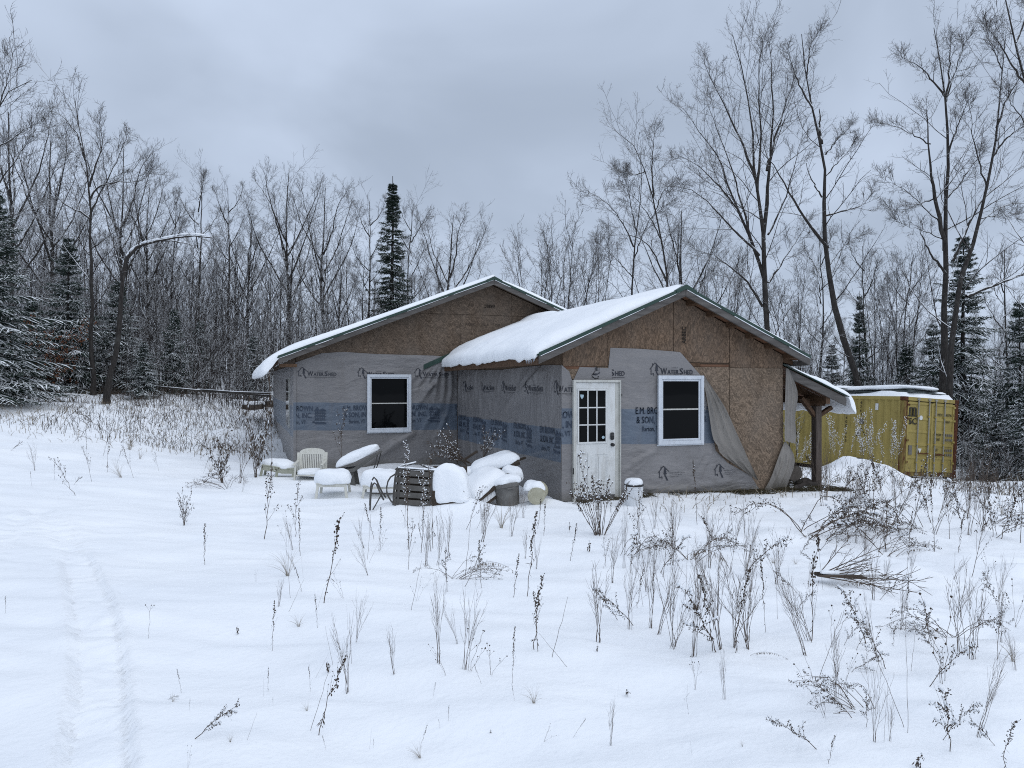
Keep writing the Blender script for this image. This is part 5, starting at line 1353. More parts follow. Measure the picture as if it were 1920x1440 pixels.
traced_tree('field_edge_tree', 'tall bare tree with wide spread crown at the left edge of the field', [
 ([(174, 755), (172, 640), (171, 540), (170, 443), (167, 360), (163, 320), (160, 293), (153, 260), (143, 220), (140, 183)], 13, 2),
 ([(160, 300), (143, 247), (117, 217), (83, 203)], 6, 1.4),
 ([(168, 350), (180, 310), (193, 277), (187, 227)], 6, 1.4),
 ([(170, 372), (180, 350), (227, 340), (267, 340), (290, 317)], 6, 1.2),
 ([(170, 420), (163, 403), (127, 387), (100, 367), (60, 357)], 6, 1.2),
 ([(169, 400), (190, 360), (215, 310), (238, 260)], 5, 1.2),
 ([(170, 480), (140, 440), (115, 425)], 4, 1.), ([(170, 470), (205, 440), (235, 425)], 4, 1.), ([(165, 335), (150, 300), (125, 270), (108, 255)], 4, 1.)], 29, 108, dens=(8, 5, 4), lf=(.38, .45, .5), up=.4)
traced_tree('arched_tree', 'dead tree bent over in an arch to the right with snow along its top', [
 ([(198, 745), (203, 715), (216, 677), (223, 620), (226, 575), (230, 517), (236, 485), (246, 470), (268, 458), (315, 448), (350, 441), (400, 446)], 18, 6),
 ([(300, 451), (330, 452), (365, 460), (388, 482)], 5, 1.2),
 ([(232, 500), (226, 480), (222, 465)], 3, 1.), ([(268, 460), (282, 468), (292, 466)], 2.5, .8)], 27, 109, dens=(2, 3, 2), lf=(.20, .35, .4), up=.3)
_ar = [o_ for o_ in COL.objects if o_.name.startswith('arched_tree')][0]
_pts = np.array([at(x_, y_, 27) for x_, y_ in [(236, 482), (246, 467), (268, 455), (292, 450), (315, 445), (350, 438), (385, 442)]])-np.array(_ar.location)+np.array((0, 0, .03))
_sp = smooth(_pts, 2); MB().tube(_sp, .012+.026*np.clip(fbm(np.arange(len(_sp))*.9, np.zeros(len(_sp)), 2, 3)+.4, 0, 1), 7).obj('snow_cap', M['snow'], _ar, smooth=True)
traced_tree('corner_tree', 'bare tree leaning in from the left edge of the picture', [
 ([(-40, 760), (-45, 560), (-40, 380), (-25, 260), (0, 190), (30, 160), (60, 150)], 18, 2.5),
 ([(-40, 400), (0, 340), (30, 300), (60, 250)], 7, 1.3), ([(-30, 290), (10, 270), (50, 240), (78, 225)], 6, 1.2), ([(-25, 260), (-5, 210), (20, 130), (25, 100)], 6, 1.3),
 ([(-40, 450), (10, 420), (45, 390), (75, 380)], 6, 1.2)], 26, 110, dens=(9, 5, 4), lf=(.42, .45, .5), up=.35)
# prototypes for the wood
def proto(seed, H, kind):
    g = np.random.default_rng(seed); lm = []
    def wob(P, a): P = np.array(P, float); P[1:] += g.normal(0, a, P[1:].shape); return P
    if kind == 'vase':
        lm.append((wob([(0, 0, -.3), (.05, 0, H*.25), (0, .05, H*.5), (.1, 0, H*.8), (0, 0, H)], .12), H*.0105, .02))
        for k in range(9):
            a = k*2.4+g.uniform(-.3, .3); h = H*(.30+.045*k); r = H*(.22-.008*k)
            lm.append((wob([(0, 0, h), (math.cos(a)*r*.35, math.sin(a)*r*.35, h+H*.10), (math.cos(a)*r*.7, math.sin(a)*r*.7, h+H*.24), (math.cos(a)*r, math.sin(a)*r, min(h+H*.42, H*.97))], .08), H*.0048, .012))
    elif kind == 'pole':
        lm.append((wob([(0, 0, -.3), (.1, 0, H*.3), (.05, .1, H*.6), (0, 0, H)], .18), H*.0085, .015))
        for k in range(9):
            a = k*2.4+g.uniform(-.4, .4); h = H*(.38+.06*k); r = H*(.13-.006*k)
            lm.append((wob([(0, 0, h), (math.cos(a)*r*.5, math.sin(a)*r*.5, h+H*.05), (math.cos(a)*r, math.sin(a)*r, h+H*.14)], .06), H*.0032, .010))
    else:
        for k in range(5):
            a = k*1.3+g.uniform(-.3, .3); r = H*g.uniform(.08, .2)
            lm.append((wob([(0, 0, -.2), (math.cos(a)*r*.3, math.sin(a)*r*.3, H*.35), (math.cos(a)*r*.7, math.sin(a)*r*.7, H*.7), (math.cos(a)*r, math.sin(a)*r, H*g.uniform(.8, 1.))], .08), H*.006, .01))
    return lm
PROT = []
for k, (kd, H, dens) in enumerate([('vase', 14., (8, 6, 4)), ('pole', 14., (6, 5, 4)), ('bush', 7., (9, 6, 4)), ('vase', 13., (9, 6, 4)), ('pole', 12., (7, 5, 4))]):
    # built where the first copy of its kind stands
    PROT.append((kd, H, dens, k))
_made = {}
def wood_tree(px, top, Y, k, label, group, seed, name='bare_tree', bx=0):
    kd, H, dens, sd = PROT[k]
    b = at(px, 720, Y); z = gz(b[0], b[1])
    h = EYE-(top-720)/F_PX*Y - z
    rz = (seed*2.399) % 6.283; sc = h/H
    if k not in _made:
        t = hardwood(name, label, proto(40+sd, H, kd), 60+sd, (0, 0, 0), dens=dens, lf=(.40, .45, .5), up=.34, group=group)
        t.location = (b[0], b[1], z); t.rotation_euler = (0, 0, rz); t.scale = (sc,)*3; t.name = name
        _made[k] = t; return t
    return clone(_made[k], (b[0], b[1], z), rz, (sc*(.9+.2*((seed*7) % 10)/10),)*2+(sc,), label, group, tilt=(R(((seed*13) % 7)-3)*.6, R(((seed*5) % 7)-3)*.6))
# those that can be told apart on the skyline
sky = [(540, 328, 44, 0, 'broad bare hardwood, tallest on the skyline left of the spruce'), (606, 352, 46, 3, 'bare hardwood leaning slightly beside the tallest one on the left skyline'),
       (372, 318, 42, 1, 'narrow bare tree rising above the wood left of the house'), (330, 380, 43, 4, 'slim bare tree just left of the narrow one above the wood'), (690, 372, 47, 1, 'upright bare tree directly left of the tall spruce'),
       (775, 385, 48, 4, 'bare tree directly right of the tall spruce'), (835, 402, 46, 3, 'round crowned bare tree above the main gable, right of the spruce'), (460, 400, 45, 3, 'bare tree filling the gap between the left skyline trees'),
       (275, 350, 40, 0, 'bare tree behind the arched dead tree'), (235, 275, 38, 3, 'bare tree behind the field edge tree'), (90, 250, 37, 0, 'bare tree behind the left corner of the wood'), (25, 215, 36, 3, 'tall bare tree deep in the left corner of the picture'),
       (430, 345, 41, 1, 'thin bare tree leaning over the wood beside the skyline gap'),
       (1010, 470, 36, 2, 'bushy sapling clump behind the valley between the two roofs'), (1060, 452, 37, 2, 'bushy sapling clump left of the forked tree'), (1110, 470, 38, 2, 'bushy sapling clump at the foot of the forked tree'),
       (1275, 395, 38, 3, 'fine twigged round tree right behind the wing ridge'), (1340, 500, 40, 2, 'low bushy tree between ridge and maple'), (1375, 520, 36, 2, 'low bushy tree at the foot of the maple'),
       (1532, 440, 37, 4, 'slim bare tree between maple and leaning tree'), (1490, 520, 36, 2, 'bushy thicket tree right of the maple trunk'), (1630, 450, 36, 1, 'thin pale sapling right of the leaning tree'),
       (1690, 505, 37, 2, 'reddish bushy sapling between leaning tree and old maple'), (1700, 480, 39, 4, 'slim sapling behind the reddish bushy one'), (1655, 520, 40, 2, 'bushy sapling behind the little spruce'), (1880, 470, 33, 4, 'slim bare tree near the right edge behind the spruces')]
for i_, (px, tp, Y, k, lb) in enumerate(sky): wood_tree(px, tp, Y, k, lb, 'bare trees on the skyline', i_+1)
gw = np.random.default_rng(77)
def zone(n, x0, x1, Y0, Y1, topfn, ks, label, group, seed):
    g = np.random.default_rng(seed); row = []
    for i in range(n):
        px = x0+(x1-x0)*(i+g.random())/n; Y = g.uniform(Y0, Y1)
        k = int(g.choice(ks)); o = wood_tree(px, topfn(px)+g.uniform(-25, 45), Y, k, label, group, seed*50+i)
        row.append((px, ['spreading bare tree', 'slender bare tree', 'bushy bare tree', 'wide bare tree', 'slim bare tree'][k], o))
    ordinals(row, label)
ltop = lambda px: np.interp(px, [-60, 100, 300, 500, 700, 900, 960], [360, 400, 460, 470, 490, 530, 570])
zone(40, -60, 850, 40, 58, ltop, [0, 1, 1, 3, 4, 4], 'inside the dense wood left of the house', 'trees of the left wood', 3)
zone(20, -60, 640, 32, 40, lambda p: ltop(p)+90, [1, 4, 2], 'in the understorey along the left wood edge', 'understorey trees of the left wood', 4)
zone(4, 1060, 1460, 40, 55, lambda p: 590, [2, 4], 'far behind the house roofs', 'trees far behind the roofs', 5)
zone(20, 1460, 1960, 38, 55, lambda p: 610, [1, 2, 2, 4], 'in the dense wood behind the container', 'trees of the right wood', 6)

# ------------------------------------------------------------------ conifers
def conifer_meshes(seed, H, Rb, nb, gap=0., spikes=6):
    g = np.random.default_rng(seed)
    P = np.array([[(0.02*math.sin(k), .02*math.cos(k*1.3), -.3+(H+.3)*k/9) for k in range(10)]])
    trunk = tubes(P, np.linspace(H*.012, .012, 10)[None], 8)
    h = gap*H+(1-gap)*H*.965*np.sort(g.random(nb)**1.1); h = np.clip(h, .25, H*.95)
    a = np.arange(nb)*2.399+g.uniform(-.4, .4, nb)
    L = Rb*np.clip(1-h/H, .02, 1)**.9*g.uniform(.45, 1.15, nb)*(1+.38*fbm(h*.9+a, a*.8, 2, seed))+.05
    el = R(1)*(-8+46*(h/H)**2+g.uniform(-9, 9, nb))
    m = 6; u = np.linspace(0, 1, m)
    r = L[:, None]*u[None]
    z = h[:, None]+r*np.sin(el)[:, None]-(.26*L)[:, None]*u[None]**2+(.13*L)[:, None]*u[None]**4
    x = r*np.cos(el)[:, None]
    B = np.stack([np.cos(a)[:, None]*x, np.sin(a)[:, None]*x, z], -1)
    spine = tubes(B, np.maximum(L[:, None]*.012*np.linspace(1, .3, m)[None], .004), 3)
    ns = 13
    us = (np.arange(ns)+.5+g.uniform(-.3, .3, (nb, ns)))/ns; us = .10+.90*us
    xi = us*(m-1); i = np.clip(xi.astype(int), 0, m-2); f = (xi-i)[..., None]; ii = np.arange(nb)[:, None]
    S = B[ii, i]*(1-f)+B[ii, i+1]*f; T = norm(B[ii, i+1]-B[ii, i])
    side = np.where((np.arange(ns) % 2 == 0)[None, :, None], 1., -1.)*norm(np.cross(T, np.array((0, 0, 1.))))
    ang = R(1)*g.uniform(32, 62, (nb, ns))[..., None]
    D = T*np.cos(ang)+side*np.sin(ang); D[..., 2] -= .22+.2*g.random((nb, ns))
    D = norm(D); ls = (L[:, None]*(.42*(1.08-us))+.03+.11*np.clip(1-h/H, 0, .6)[:, None]/.6)*g.uniform(.7, 1.15, (nb, ns))
    Sf = S.reshape(-1, 3); Df = D.reshape(-1, 3); lf_ = ls.ravel()
    dz = np.array((0, 0, -.18))
    C = np.stack([Sf, Sf+Df*(lf_*.5)[:, None], Sf+norm(Df+dz)*(lf_)[:, None]], 1)
    sh = tubes(C, np.tile(np.array([[.022, .034, .008]]), (len(Sf), 1))*np.clip(lf_/.5, .5, 1.2)[:, None], 4)
    n = len(Sf)*spikes
    k = np.repeat(np.arange(len(Sf)), spikes); uu = g.random(n)
    p = Sf[k]+Df[k]*(uu*lf_[k])[:, None]
    d = norm(Df[k]*.9+g.normal(0, .55, (n, 3))); q = norm(np.cross(d, g.normal(size=(n, 3))))
    ll = (.09+.07*g.random(n))[:, None]; w = .014
    V = np.stack([p, p+d*ll*.5+q*w, p+d*ll, p+d*ll*.5-q*w], 1).reshape(-1, 3)
    Qs = np.arange(n*4).reshape(-1, 4)
    fv, fq = join([spine, sh, (V, Qs)])
    return trunk, (fv, fq)
_con = {}
def conifer(kind, px, top, Y, width, label, name='spruce_tree', m='needle', base=None, group='spruces at the wood edge', rz=0.):
    """width = half spread in pixels near the foot"""
    b = at(px, 720, Y); z = gz(b[0], b[1]) if base is None else base
    h = EYE-(top-720)/F_PX*Y-z; w = width/F_PX*Y
    spec = {'full': (5, 9., 2.3, 230, .0), 'thin': (6, 12., 1.5, 200, .28), 'small': (7, 5., 1.4, 150, .0), 'tall': (8, 11., 2.2, 270, .04)}[kind]
    key = (kind, m)
    if key not in _con:
        (tv, tq), (fv, fq) = conifer_meshes(*spec)
        t = empty(name, label, 'tree', (b[0], b[1], z), rz, group)
        link('trunk', fast_mesh('trunk', tv, tq, True), M['bark'], t); link('crown', fast_mesh('crown', fv, fq), M[m], t)
        t.scale = (w/spec[2], w/spec[2], h/spec[1]); _con[key] = t; return t
    return clone(_con[key], (b[0], b[1], z), rz, (w/spec[2], w/spec[2], h/spec[1]), label, group)
conifer('thin', 736, 330, 45, 64, 'tall dark spruce standing above the main gable roof', m='needle_bare')
conifer('tall', -15, 338, 23.5, 150, 'large dark spruce cut by the left edge of the picture', rz=1.)
conifer('full', 128, 436, 30, 95, 'snowy spruce between the left edge and the field edge tree', rz=.4)
conifer('full', 222, 520, 31.5, 85, 'snowy spruce behind the arched dead tree', rz=2.)
conifer('small', 327, 576, 32, 42, 'small snowy spruce right of the arched dead tree', rz=1.)
conifer('small', 375, 600, 35, 40, 'small spruce deeper in the wood right of the small snowy one', rz=3.)
conifer('full', 476, 628, 34, 62, 'snow laden young spruce left of the main roof eave', rz=2.6)
conifer('small', 60, 560, 28, 70, 'snow laden low spruce in the left thicket', rz=5)
conifer('small', 270, 640, 29.5, 42, 'little snow laden spruce at the foot of the arched tree', rz=4)
conifer('tall', 1806, 428, 31, 112, 'big dark spruce behind the twin stemmed old tree', rz=.7)
conifer('full', 1612, 545, 36, 52, 'pointed young spruce behind the leaning tree', rz=1.9)
conifer('full', 1912, 556, 27, 95, 'snowy spruce at the right edge of the picture', rz=2.2)
conifer('small', 1700, 640, 34, 60, 'low dark spruce between leaning tree and container', rz=3.1)
conifer('small', 1868, 745, 25.5, 62, 'small snow bent spruce just right of the container', rz=.3)
conifer('small', 1930, 700, 24.5, 70, 'snow covered spruce in front at the right edge', rz=4.4)
conifer('full', 1560, 640, 38, 60, 'dark spruce behind the lean-to roof', rz=2.9)
conifer('full', 1750, 600, 35, 80, 'dark spruce half hidden behind the old maple trunk', rz=1.2)

# ------------------------------------------------------------------ thickets: fine brush that nobody could count
def thicket(name, label, n, x0, x1, Y0, Y1, hfn, seed, m, twigs=9, k3=True, lean=.12):
    g = np.random.default_rng(seed)
    px = g.uniform(x0, x1, n); Y = g.uniform(Y0, Y1, n)
    X = (px-960)/F_PX*Y; s, t = c2w(X, Y); z = ground_c(X, Y)
    h = hfn(px)*g.uniform(.45, 1.15, n)
    a = g.uniform(0, 6.28, n); ln = np.abs(g.normal(0, lean, n))*h
    u = np.linspace(0, 1, 5)
    P = np.stack([s[:, None]+np.cos(a)[:, None]*ln[:, None]*u**1.4, t[:, None]+np.sin(a)[:, None]*ln[:, None]*u**1.4, z[:, None]-.1+h[:, None]*u], -1)
    P[:, 1:] += g.normal(0, .025, P[:, 1:].shape)*h[:, None, None]**.5
    Rr = (h*.0040+.004)[:, None]*np.linspace(1, .3, 5)[None]
    c1, r1 = spawn(P, Rr, twigs, .12, 1., (25, 65), .30, .45, 3, .6, g, .16, .1, 2.2, .004)
    c2, r2 = spawn(c1, r1, 4, .2, 1., (25, 60), .5, .3, 2, .7, g, .16, .06, .9, .0035)
    V, Q = join([tubes(P, Rr, 3), tubes(c1, r1, 3), tubes(c2, r2, 3)])
    o = link(name, fast_mesh(name, V, Q), m); o['kind'] = 'stuff'; o['label'] = label; o['category'] = 'brush'
    return o
thicket('far_wood', 'grey mass of far bare saplings in the left wood', 720, -280, 880, 44, 70, lambda p: np.interp(p, [-100, 300, 890], [8.5, 7.5, 4.5]), 5, M['hazed_twig'], 13, lean=.2)
thicket('far_wood', 'dark dense saplings in the middle of the left wood', 600, -160, 800, 37, 50, lambda p: np.interp(p, [-100, 300, 800], [7.5, 6.5, 5.]), 15, M['twig'], 14, lean=.22)
thicket('far_wood', 'grey mass of far bare saplings behind the container', 320, 1440, 2250, 40, 60, lambda p: np.interp(p, [1440, 2000], [3.6, 5.]), 6, M['hazed_twig'], 13, lean=.2)
thicket('far_wood', 'grey mass of far brush behind the house roofs', 60, 1000, 1450, 40, 55, lambda p: 3.8+0*p, 7, M['hazed_twig'], 13, lean=.2)
thicket('brush_thicket', 'snow flecked brush along the left wood edge', 700, -60, 560, 29.5, 39, lambda p: 2.9+0*p, 8, M['twig'], 8, lean=.25)
thicket('brush_thicket', 'snow flecked brush behind and right of the container', 400, 1470, 2250, 27.5, 37, lambda p: np.interp(p, [1470, 1750, 2000], [4., 3.2, 3.2]), 9, M['twig'], 8, lean=.25)
thicket('brush_thicket', 'snow loaded shrubs at the right edge beside the container', 150, 1800, 1990, 23.6, 27, lambda p: 1.7+0*p, 10, M['twig'], 9, lean=.35)
# fallen poles across the gap left of the house, and two snow topped stones
M['wet_pole'] = plain('dark_wet_pole', (.02, .018, .016), (.05, .045, .04), 6, .8)
for k, (a, b, lb) in enumerate([((225, 718, 30), (505, 742, 29), 'upper dark fallen pole running from the arched tree to the house'), ((370, 730, 29.5), (508, 738, 28.6), 'lower dark fallen pole left of the house wall')]):
    p, q = at(*a), at(*b); o = MB().tube([p, (p*.5+q*.5)+np.array((0, 0, -.03)), q], [.02, .03, .035], 7).obj('fallen_pole', M['wet_pole'])
    s = MB().tube([p+np.array((0, 0, .022)), (p*.5+q*.5)+np.array((0, 0, -.005)), q+np.array((0, 0, .035))], [.012, .02, .022], 6).obj('snow_cap', M['snow'], o, smooth=True); tag(o, lb, 'fallen pole')
M['stone'] = plain('brown_stone', (.05, .042, .035), (.12, .10, .085), 6, .9, .1, .02, 10)
for px, py, w, sd, lb in [(475, 764, .95, 5, 'brown boulder with snow cap left of the house'), (498, 758, .7, 6, 'smaller snow capped boulder against the house corner view')]:
    p, Y = pxg(px, py+4); t = empty('boulder', lb, 'boulder', tuple(p)); cushion(w, w*.8, .42, sd, lump=.3, power=2.2).xf(Matrix.Translation((0, 0, -.12))).obj('rock', M['stone'], t); cushion(w*.86, w*.7, .16, sd+3, lump=.2, power=2.2).xf(Matrix.Translation((0, 0, .20))).obj('snow_cap', M['snow'], t, smooth=True)
# ------------------------------------------------------------------ dry weeds
M['stalk'] = plain('dry_stalk', (.072, .054, .042), (.140, .108, .085), 9, .9)
M['seed'] = plain('dry_seed_heads', (.038, .028, .022), (.095, .072, .055), 25, .95)
M['straw'] = plain('dry_straw', (.20, .165, .115), (.33, .28, .21), 12, .9)
M['tan'] = plain('tan_dead_leaf', (.11, .085, .06), (.20, .16, .12), 14, .9)
M['rusty_leaf'] = plain('rusty_beech_leaf', (.085, .030, .014), (.16, .065, .03), 9, .9)
def blobs(P, r, g=None, el=1.5):
    """little bipyramids standing for seed capsules or flakes of snow"""
    P = np.asarray(P, float); n = len(P); r = np.broadcast_to(np.asarray(r, float), (n,))
    d = np.zeros((n, 3)); d[:, 2] = 1
    if g is not None: d = norm(d+g.normal(0, .5, (n, 3)))
    C = np.stack([P-d*(r*el)[:, None], P, P+d*(r*el)[:, None]], 1)
    return tubes(C, np.stack([r*.15, r, r*.1], 1), 5)
def leaves(P, D, L, w, g):
    """hanging narrow dead leaves: quads"""
    n = len(P); q = norm(np.cross(D, g.normal(size=(n, 3))))*w
    a = P+D*(L*.5)[:, None]; tip = P+D*L[:, None]+q*.6
    V = np.stack([P, a+q, tip, a-q], 1).reshape(-1, 3); return V, np.arange(n*4).reshape(-1, 4)
SPEC = {}
def spec(kind, var):
    key = (kind, var)
    if key in SPEC: return SPEC[key]
    g = np.random.default_rng(hash(kind) % 1 + sum(map(ord, kind))*31+var*101)
    st = []; sd = []; sn = []; lf = []
    u = np.linspace(0, 1, 9)
    def stem(dx, dy, h, r0, r1, base=(0, 0), wob=.012, pw=1.6):
        P = np.stack([base[0]+dx*u**pw, base[1]+dy*u**pw, -.06+(h+.06)*u], 1); P[1:] += g.normal(0, wob, P[1:].shape)*np.array((1, 1, .2)); st.append(tubes(P[None], np.linspace(r0, r1, 9)[None], 4)); return P
    if kind == 'spike':            # one stalk with seed capsules up the top
        P = stem(g.normal(0, .09), g.normal(0, .05), 1, .0055, .002)
        n = 46; q = g.random(n)**.8; x = .52+.48*q
        B = np.stack([np.interp(x, u, P[:, k]) for k in range(3)], 1)+g.normal(0, .012, (n, 3))*np.array((1, 1, .5))
        sd.append(blobs(B, .007+.006*g.random(n), g)); k = g.random(n) < .22; sn.append(blobs(B[k]+np.array((0, 0, .008)), .008, g, .8))
        c, r = spawn(P[None], np.full((1, 9), .004), 7, .35, .95, (25, 45), .22, .6, 4, .5, g, .08, .03, .3, .0018); st.append(tubes(c, r, 3))
        e = c[:, -1]; e = np.concatenate([e, c[:, 2]]); sd.append(blobs(e, .006, g))
        m = 9; x = g.uniform(.15, .5, m); B = np.stack([np.interp(x, u, P[:, k]) for k in range(3)], 1); lf.append(leaves(B, norm(g.normal(0, .5, (m, 3))+np.array((0, 0, -.8))), g.uniform(.04, .1, m), .006, g))
    elif kind == 'branchy':        # stalk with upswept side shoots
        P = stem(g.normal(0, .06), 0, 1, .006, .002)
        c, r = spawn(P[None], np.full((1, 9), .005), 9, .25, .9, (30, 50), .38, .7, 5, .6, g, .05, .1, .5, .002); st.append(tubes(c, r, 3))
        B = np.concatenate([c[:, -1], c[:, -2], P[-4:]]); B = np.repeat(B, 4, 0)+g.normal(0, .016, (len(B)*4, 3)); sd.append(blobs(B, .005+.005*g.random(len(B)), g))
        k = g.random(len(B)) < .25; sn.append(blobs(B[k]+np.array((0, 0, .008)), .008, g, .8))
    elif kind == 'fan':            # bundle of fine forking twigs
        ns = 5; Ps = []
        for k in range(ns): Ps.append(stem(g.normal(0, .16), g.normal(0, .10), g.uniform(.7, 1), .0038, .0015, (g.normal(0, .02), g.normal(0, .02)), .008))
        A = np.array(Ps); c, r = spawn(A, np.full(A.shape[:2], .003), 8, .35, 1, (18, 42), .36, .6, 5, .7, g, .07, .08, .45, .0015); st.append(tubes(c, r, 3))
        c2, r2 = spawn(c, r, 3, .3, 1, (18, 40), .5, .4, 4, .8, g, .08, .04, .2, .0012); st.append(tubes(c2, r2, 3))
    elif kind == 'knap':           # thin stems with round heads
        for k in range(3):
            P = stem(g.normal(0, .32), g.normal(0, .25), g.uniform(.55, 1), .0035, .002, (g.normal(0, .02), 0), .01, 1.3); sd.append(blobs(P[-1:], .020, None, 1.0)); sn.append(blobs(P[-1:]+np.array((0, 0, .015)), .014, None, .6))
            c, r = spawn(P[None], np.full((1, 9), .003), 2, .4, .8, (25, 50), .35, .5, 4, .7, g, .05, .1, .4, .0018); st.append(tubes(c, r, 3)); sd.append(blobs(c[:, -1], .015, None, 1.))
    elif kind == 'twohead':
        P = stem(.03, 0, .8, .004, .003); 
        for d in (-.13, .12, .05):
            Q = np.stack([P[-1]+np.array((d*a**1.3, .02*a, .2*a)) for a in u[::2]]); st.append(tubes(Q[None], np.full((1, 5), .0025), 3)); sd.append(blobs(Q[-1:]+g.normal(0, .01, (5, 3)), .012, g, .7))
    elif kind == 'tuft':           # dry grass
        n = 26; a = g.uniform(0, 6.28, n); h = g.uniform(.4, 1, n); o = g.uniform(.15, .75, n)
        m = np.linspace(0, 1, 5)
        P = np.stack([np.cos(a)[:, None]*(.03+o[:, None]*m**1.7), np.sin(a)[:, None]*(.03+o[:, None]*m**1.7), -.05+h[:, None]*(m-.35*m**3*o[:, None])], -1)
        st.append(tubes(P, np.tile(np.array([.004, .0035, .003, .002, .0008]), (n, 1)), 3))
    elif kind == 'stick':
        stem(g.normal(0, .25), g.normal(0, .1), 1, .004, .002, wob=.006, pw=1.1)
    elif kind == 'frond':          # arching stem, leaflets hanging in a comb
        m = np.linspace(0, 1, 14); P = np.stack([m*1.9, .05*np.sin(m*3), np.sin(m*math.pi)**.8*.42*(1-.25*m)-.02], 1); st.append(tubes(P[None], np.linspace(.007, .002, 14)[None], 4))
        n = 40; x = g.uniform(.12, .98, n); B = np.stack([np.interp(x, m, P[:, k]) for k in range(3)], 1); lf.append(leaves(B, norm(g.normal(0, .15, (n, 3))+np.array((0, 0, -1.))), g.uniform(.10, .24, n)*(1.1-x*.5), .016, g))
        sn.append(tubes((P[2:-1]+np.array((0, 0, .012)))[None], np.full((1, 11), .010)*np.linspace(1, .5, 11), 5))
    elif kind == 'goldenrod':      # bowed plant with curled leaves and lumps of snow
        P = stem(.55, .1, .62, .007, .003, wob=.01, pw=1.2)
        c, r = spawn(P[None], np.full((1, 9), .005), 9, .3, 1., (25, 60), .36, .1, 5, .6, g, .10, .08, .4, .0025); st.append(tubes(c, r, 3))
        A = np.concatenate([c.reshape(-1, 3), P[4:]]); A = np.repeat(A, 3, 0)+g.normal(0, .010, (len(A)*3, 3)); n = len(A)
        lf.append(leaves(A, norm(g.normal(0, .7, (n, 3))+np.array((0, 0, -.4))), g.uniform(.02, .05, n), .008, g)); sd.append(blobs(A[::3], .007, g))
        k = g.random(len(c)) < .6; E = c[k][:, 2:].reshape(-1, 3); sn.append(blobs(E+np.array((0, 0, .018)), .016+.012*g.random(len(E)), g, .8))
    elif kind == 'clump':          # many stems fanning from one root, seed spikes with snow
        Ps = []
        for k in range(22):
            a = g.uniform(-1, 1); Ps.append(stem(a*.45, g.normal(0, .22), g.uniform(.5, .78) if k else 1., .005, .0022, (a*.05, g.normal(0, .03)), .008, 1.15))
        A = np.array(Ps); n = 20*len(A); x = .62+.38*g.random(n); i = g.integers(0, len(A), n); B = np.stack([np.array([np.interp(xx, u, A[j][:, k]) for xx, j in zip(x, i)]) for k in range(3)], 1)+g.normal(0, .014, (n, 3))
        sd.append(blobs(B, .006+.006*g.random(n), g)); k = g.random(n) < .4; sn.append(blobs(B[k]+np.array((0, 0, .01)), .009+.006*g.random(k.sum()), g, .9))
        c, r = spawn(A[:1], np.full((1, 9), .004), 10, .5, 1, (25, 50), .25, .6, 4, .6, g, .06, .06, .3, .002); st.append(tubes(c, r, 3)); E = np.repeat(c[:, -1], 4, 0)+g.normal(0, .012, (len(c)*4, 3)); sd.append(blobs(E, .008, g)); sn.append(blobs(E[::2]+np.array((0, 0, .01)), .011, g))
    elif kind == 'tangle':         # long stems bowed right over, matted with seed twigs
        m_ = np.linspace(0, 1, 9); Ps = []
        for k in range(9):
            L = g.uniform(.6, 1.25); a = g.normal(0, .35) + (math.pi if g.random() < .15 else 0); hh = g.uniform(.18, .62)
            x = L*m_; z = -.04+hh*np.sin(np.minimum(m_*g.uniform(1.6, 2.7), 3.0))*(1-.25*m_)
            P = np.stack([math.cos(a)*x+g.normal(0, .1), math.sin(a)*x+g.normal(0, .1), z], 1); P[1:] += g.normal(0, .01, P[1:].shape); Ps.append(P)
        A = np.array(Ps); st.append(tubes(A, np.tile(np.linspace(.006, .002, 9), (len(A), 1)), 4))
        c, r = spawn(A, np.full(A.shape[:2], .005), 8, .35, 1., (20, 55), .22, .1, 4, .6, g, .12, .06, .35, .0022); st.append(tubes(c, r, 3))
        B = np.repeat(c[:, 1:].reshape(-1, 3), 3, 0); B = B+g.normal(0, .012, B.shape); n = len(B); lf.append(leaves(B[::2], norm(g.normal(0, .6, (len(B[::2]), 3))+np.array((0, 0, -.7))), g.uniform(.015, .05, len(B[::2])), .007, g)); sd.append(blobs(B[1::2], .004+.004*g.random(len(B[1::2])), g))
        k = g.random(len(c)) < .35; E = c[k][:, 1:].reshape(-1, 3); sn.append(blobs(E+np.array((0, 0, .012)), .008+.010*g.random(len(E)), g, .8))
    elif kind == 'snowdot':        # stalk dotted with caught snow
        P = stem(g.normal(0, .06), g.normal(0, .05), 1, .004, .002)
        c, r = spawn(P[None], np.full((1, 9), .004), 16, .25, 1, (20, 40), .24, .7, 3, .6, g, .06, .05, .3, .0018); st.append(tubes(c, r, 3))
        B = np.concatenate([c[:, -1], c[:, 1], P[4:]]); B = np.repeat(B, 3, 0)+g.normal(0, .018, (len(B)*3, 3)); sn.append(blobs(B, .004+.006*g.random(len(B)), g, .9)); sd.append(blobs(B[::2]-np.array((0, 0, .01)), .005, g))
    elif kind == 'stub':           # a curled dead leaf cluster sticking out of the snow
        n = 22; A = g.normal(0, .16, (n, 3))*np.array((1, 1, .2))+np.array((0, 0, .25)); A[:, 2] += g.random(n)*.6; lf.append(leaves(A, norm(g.normal(0, .6, (n, 3))+np.array((0, 0, -.4))), g.uniform(.2, .5, n), .09, g)); stem(.02, 0, .9, .02, .012); sn.append(blobs(np.array([(0, 0, 1.)]), .14, None, .6))
    elif kind == 'bush':
        Ps = []
        for k in range(9): a = k*.7; Ps.append(stem(math.cos(a)*g.uniform(.2, .6), math.sin(a)*g.uniform(.2, .5), g.uniform(.5, 1), .009, .003, (0, 0), .02))
